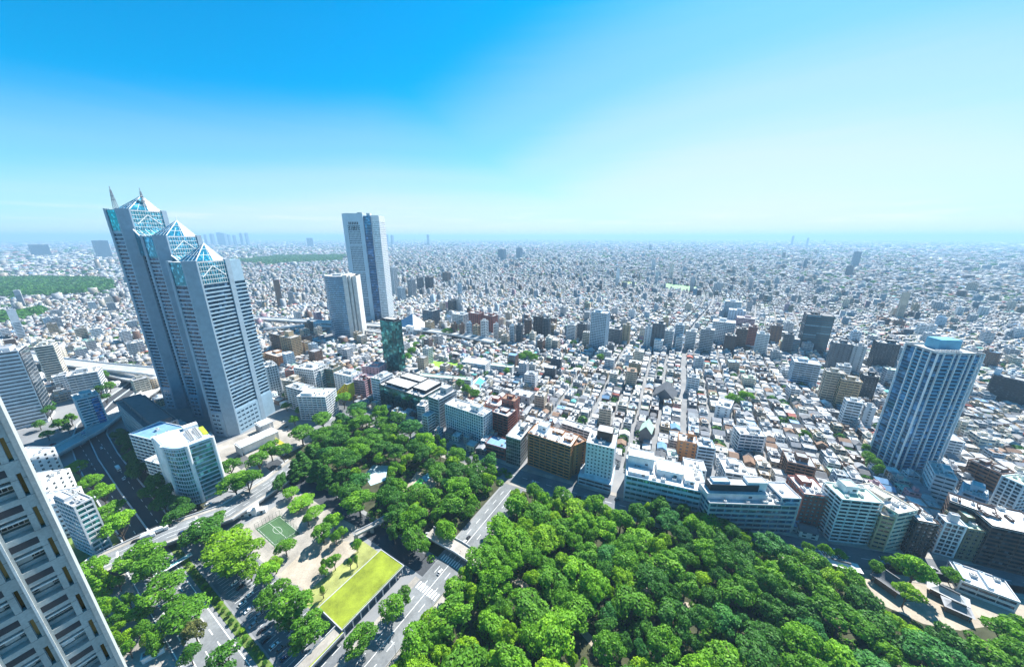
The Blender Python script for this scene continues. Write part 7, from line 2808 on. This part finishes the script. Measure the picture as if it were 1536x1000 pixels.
gi = np.where(green)[0]
gi = np.array([i for i in gi if not single[i]])
P, Nn, Tn, S_ = [], [], [], []
for i in gi:
    k = 26 if dist[i] < 900 else 14 if dist[i] < 1750 else 6
    dd = blob_mesh(k, int(i) % 9973)
    r = min(float(w[i]), 60) * rng.uniform(0.35, 0.62)
    P.append(dd * (r, r, min(r, 7.0) * 0.9) + (x[i], y[i], 2.2))
    nn = dd + rng.normal(0, 0.4, dd.shape)
    Nn.append(nn / np.linalg.norm(nn, axis=1, keepdims=True))
    Tn.append(np.clip(0.3 + rng.normal(0, 0.16, k), 0, 1))
    S_.append(np.full(k, r * (0.42 if k > 14 else 0.55 if k > 6 else 0.85)))
g = link("garden_greenery", leaves_mesh("garden_greenery", np.concatenate(P), np.concatenate(Nn), np.concatenate(S_), np.concatenate(Tn), rng))
g.data.materials.append(LEAF["dark green"])
tag(g, "gardens and street trees scattered between the distant houses", "greenery", None, "stuff")
for poly, lab in zip(WOODS, ("broad dark woodland beyond the rooftops at the left", "narrow band of bright park trees below the broad woodland", "long wooded strip between the three-peaked skyscraper and the tall white tower")):
    xs, ys = np.array([p[0] for p in poly]), np.array([p[1] for p in poly])
    area = 0.5 * abs(np.dot(xs, np.roll(ys, 1)) - np.dot(ys, np.roll(xs, 1)))
    n = int(min(2600, max(200, area / 130)))
    qx, qy = rng.uniform(xs.min(), xs.max(), n * 4), rng.uniform(ys.min(), ys.max(), n * 4)
    m = inside(poly, qx, qy)
    qx, qy = qx[m][:n], qy[m][:n]
    P, Nn, Tn, S_ = [], [], [], []
    for a, b in zip(qx, qy):
        k = 26
        dd = blob_mesh(k, int(abs(a * 7 + b * 3)) % 9973)
        r = rng.uniform(6, 13)
        hh = rng.uniform(7, 13)
        P.append(dd * (r, r, hh * 0.6) + (a, b, hh * 0.7))
        nn = dd + rng.normal(0, 0.4, dd.shape)
        Nn.append(nn / np.linalg.norm(nn, axis=1, keepdims=True))
        Tn.append(np.clip(0.3 + rng.normal(0, 0.14) + rng.normal(0, 0.12, k), 0, 1))
        S_.append(np.full(k, r * 0.42))
    if not P:
        continue
    g = link("far_woodland", leaves_mesh("far_woodland", np.concatenate(P), np.concatenate(Nn), np.concatenate(S_), np.concatenate(Tn), rng))
    g.data.materials.append(LEAF["dark green"])
    tag(g, lab, "woodland", None, "stuff")

# ------------------------------------------------------------------ far skyline and hills
for k, (px_, top, wd) in enumerate(((308, 352, 3), (318, 351, 4), (330, 349, 6), (336, 350, 4), (343, 352, 3), (351, 353, 3), (362, 350, 3.4), (370, 350, 3.2), (580, 352, 4), (588, 353, 3), (642, 352, 3), (1190, 354, 2), (1213, 357, 2))):
    Dm = 8200.0
    X_ = (px_ - 768) / 500 * Dm
    Y_ = Dm / PC
    f = Y_ * PC + EYE * PS
    lo, hi = 20.0, 600.0
    for _ in range(30):
        m = (lo + hi) / 2
        if pix(X_, Y_, m)[1] > top:
            lo = m
        else:
            hi = m
    ww = wd / 500 * f
    t = thing("far_skyscraper", None, "skyscraper", (X_, Y_, 0), R(rng.uniform(-30, 30)), "hazy skyscrapers on the horizon")
    mb = MB()
    mb.box(-ww / 2, ww / 2, -ww / 2, ww / 2, 0, lo)
    mb.build("shaft", WALL["teal_far"], t)
    mb = MB()
    mb.box(-ww / 3, ww / 3, -ww / 3, ww / 3, lo, lo + 9)
    mb.build("crown_storey", WALL["grey"], t)
    nm = "right of the three-peaked skyscraper's top" if px_ < 400 else "just right of the tall white tower" if px_ < 700 else "on the right horizon"
    grp = [q for q in (308, 318, 330, 336, 343, 351, 362, 370)] if px_ < 400 else [580, 588, 642] if px_ < 700 else [1190, 1213]
    t["label"] = f"{ORD[grp.index(px_)] or 'first '}hazy skyscraper from the left {nm}"

# ------------------------------------------------------------------ the air
hb = MB()
hb.box(-31800, 31800, -31800, 31800, -1.0, 315.0)
hm = bpy.data.materials.new("haze_air")
hm.use_nodes = True
hn = hm.node_tree
hn.nodes.clear()
ho = hn.nodes.new("ShaderNodeOutputMaterial")
hv = hn.nodes.new("ShaderNodeVolumePrincipled")
hv.inputs["Color"].default_value = (0.40, 0.66, 0.90, 1)
hv.inputs["Density"].default_value = 1.15e-4
hv.inputs["Anisotropy"].default_value = 0.1
hn.links.new(hv.outputs[0], ho.inputs["Volume"])
hz = hb.build("haze", hm)
hm.cycles.homogeneous_volume = True
tag(hz, "pale blue summer haze thickening towards the horizon", "haze", None, "stuff")
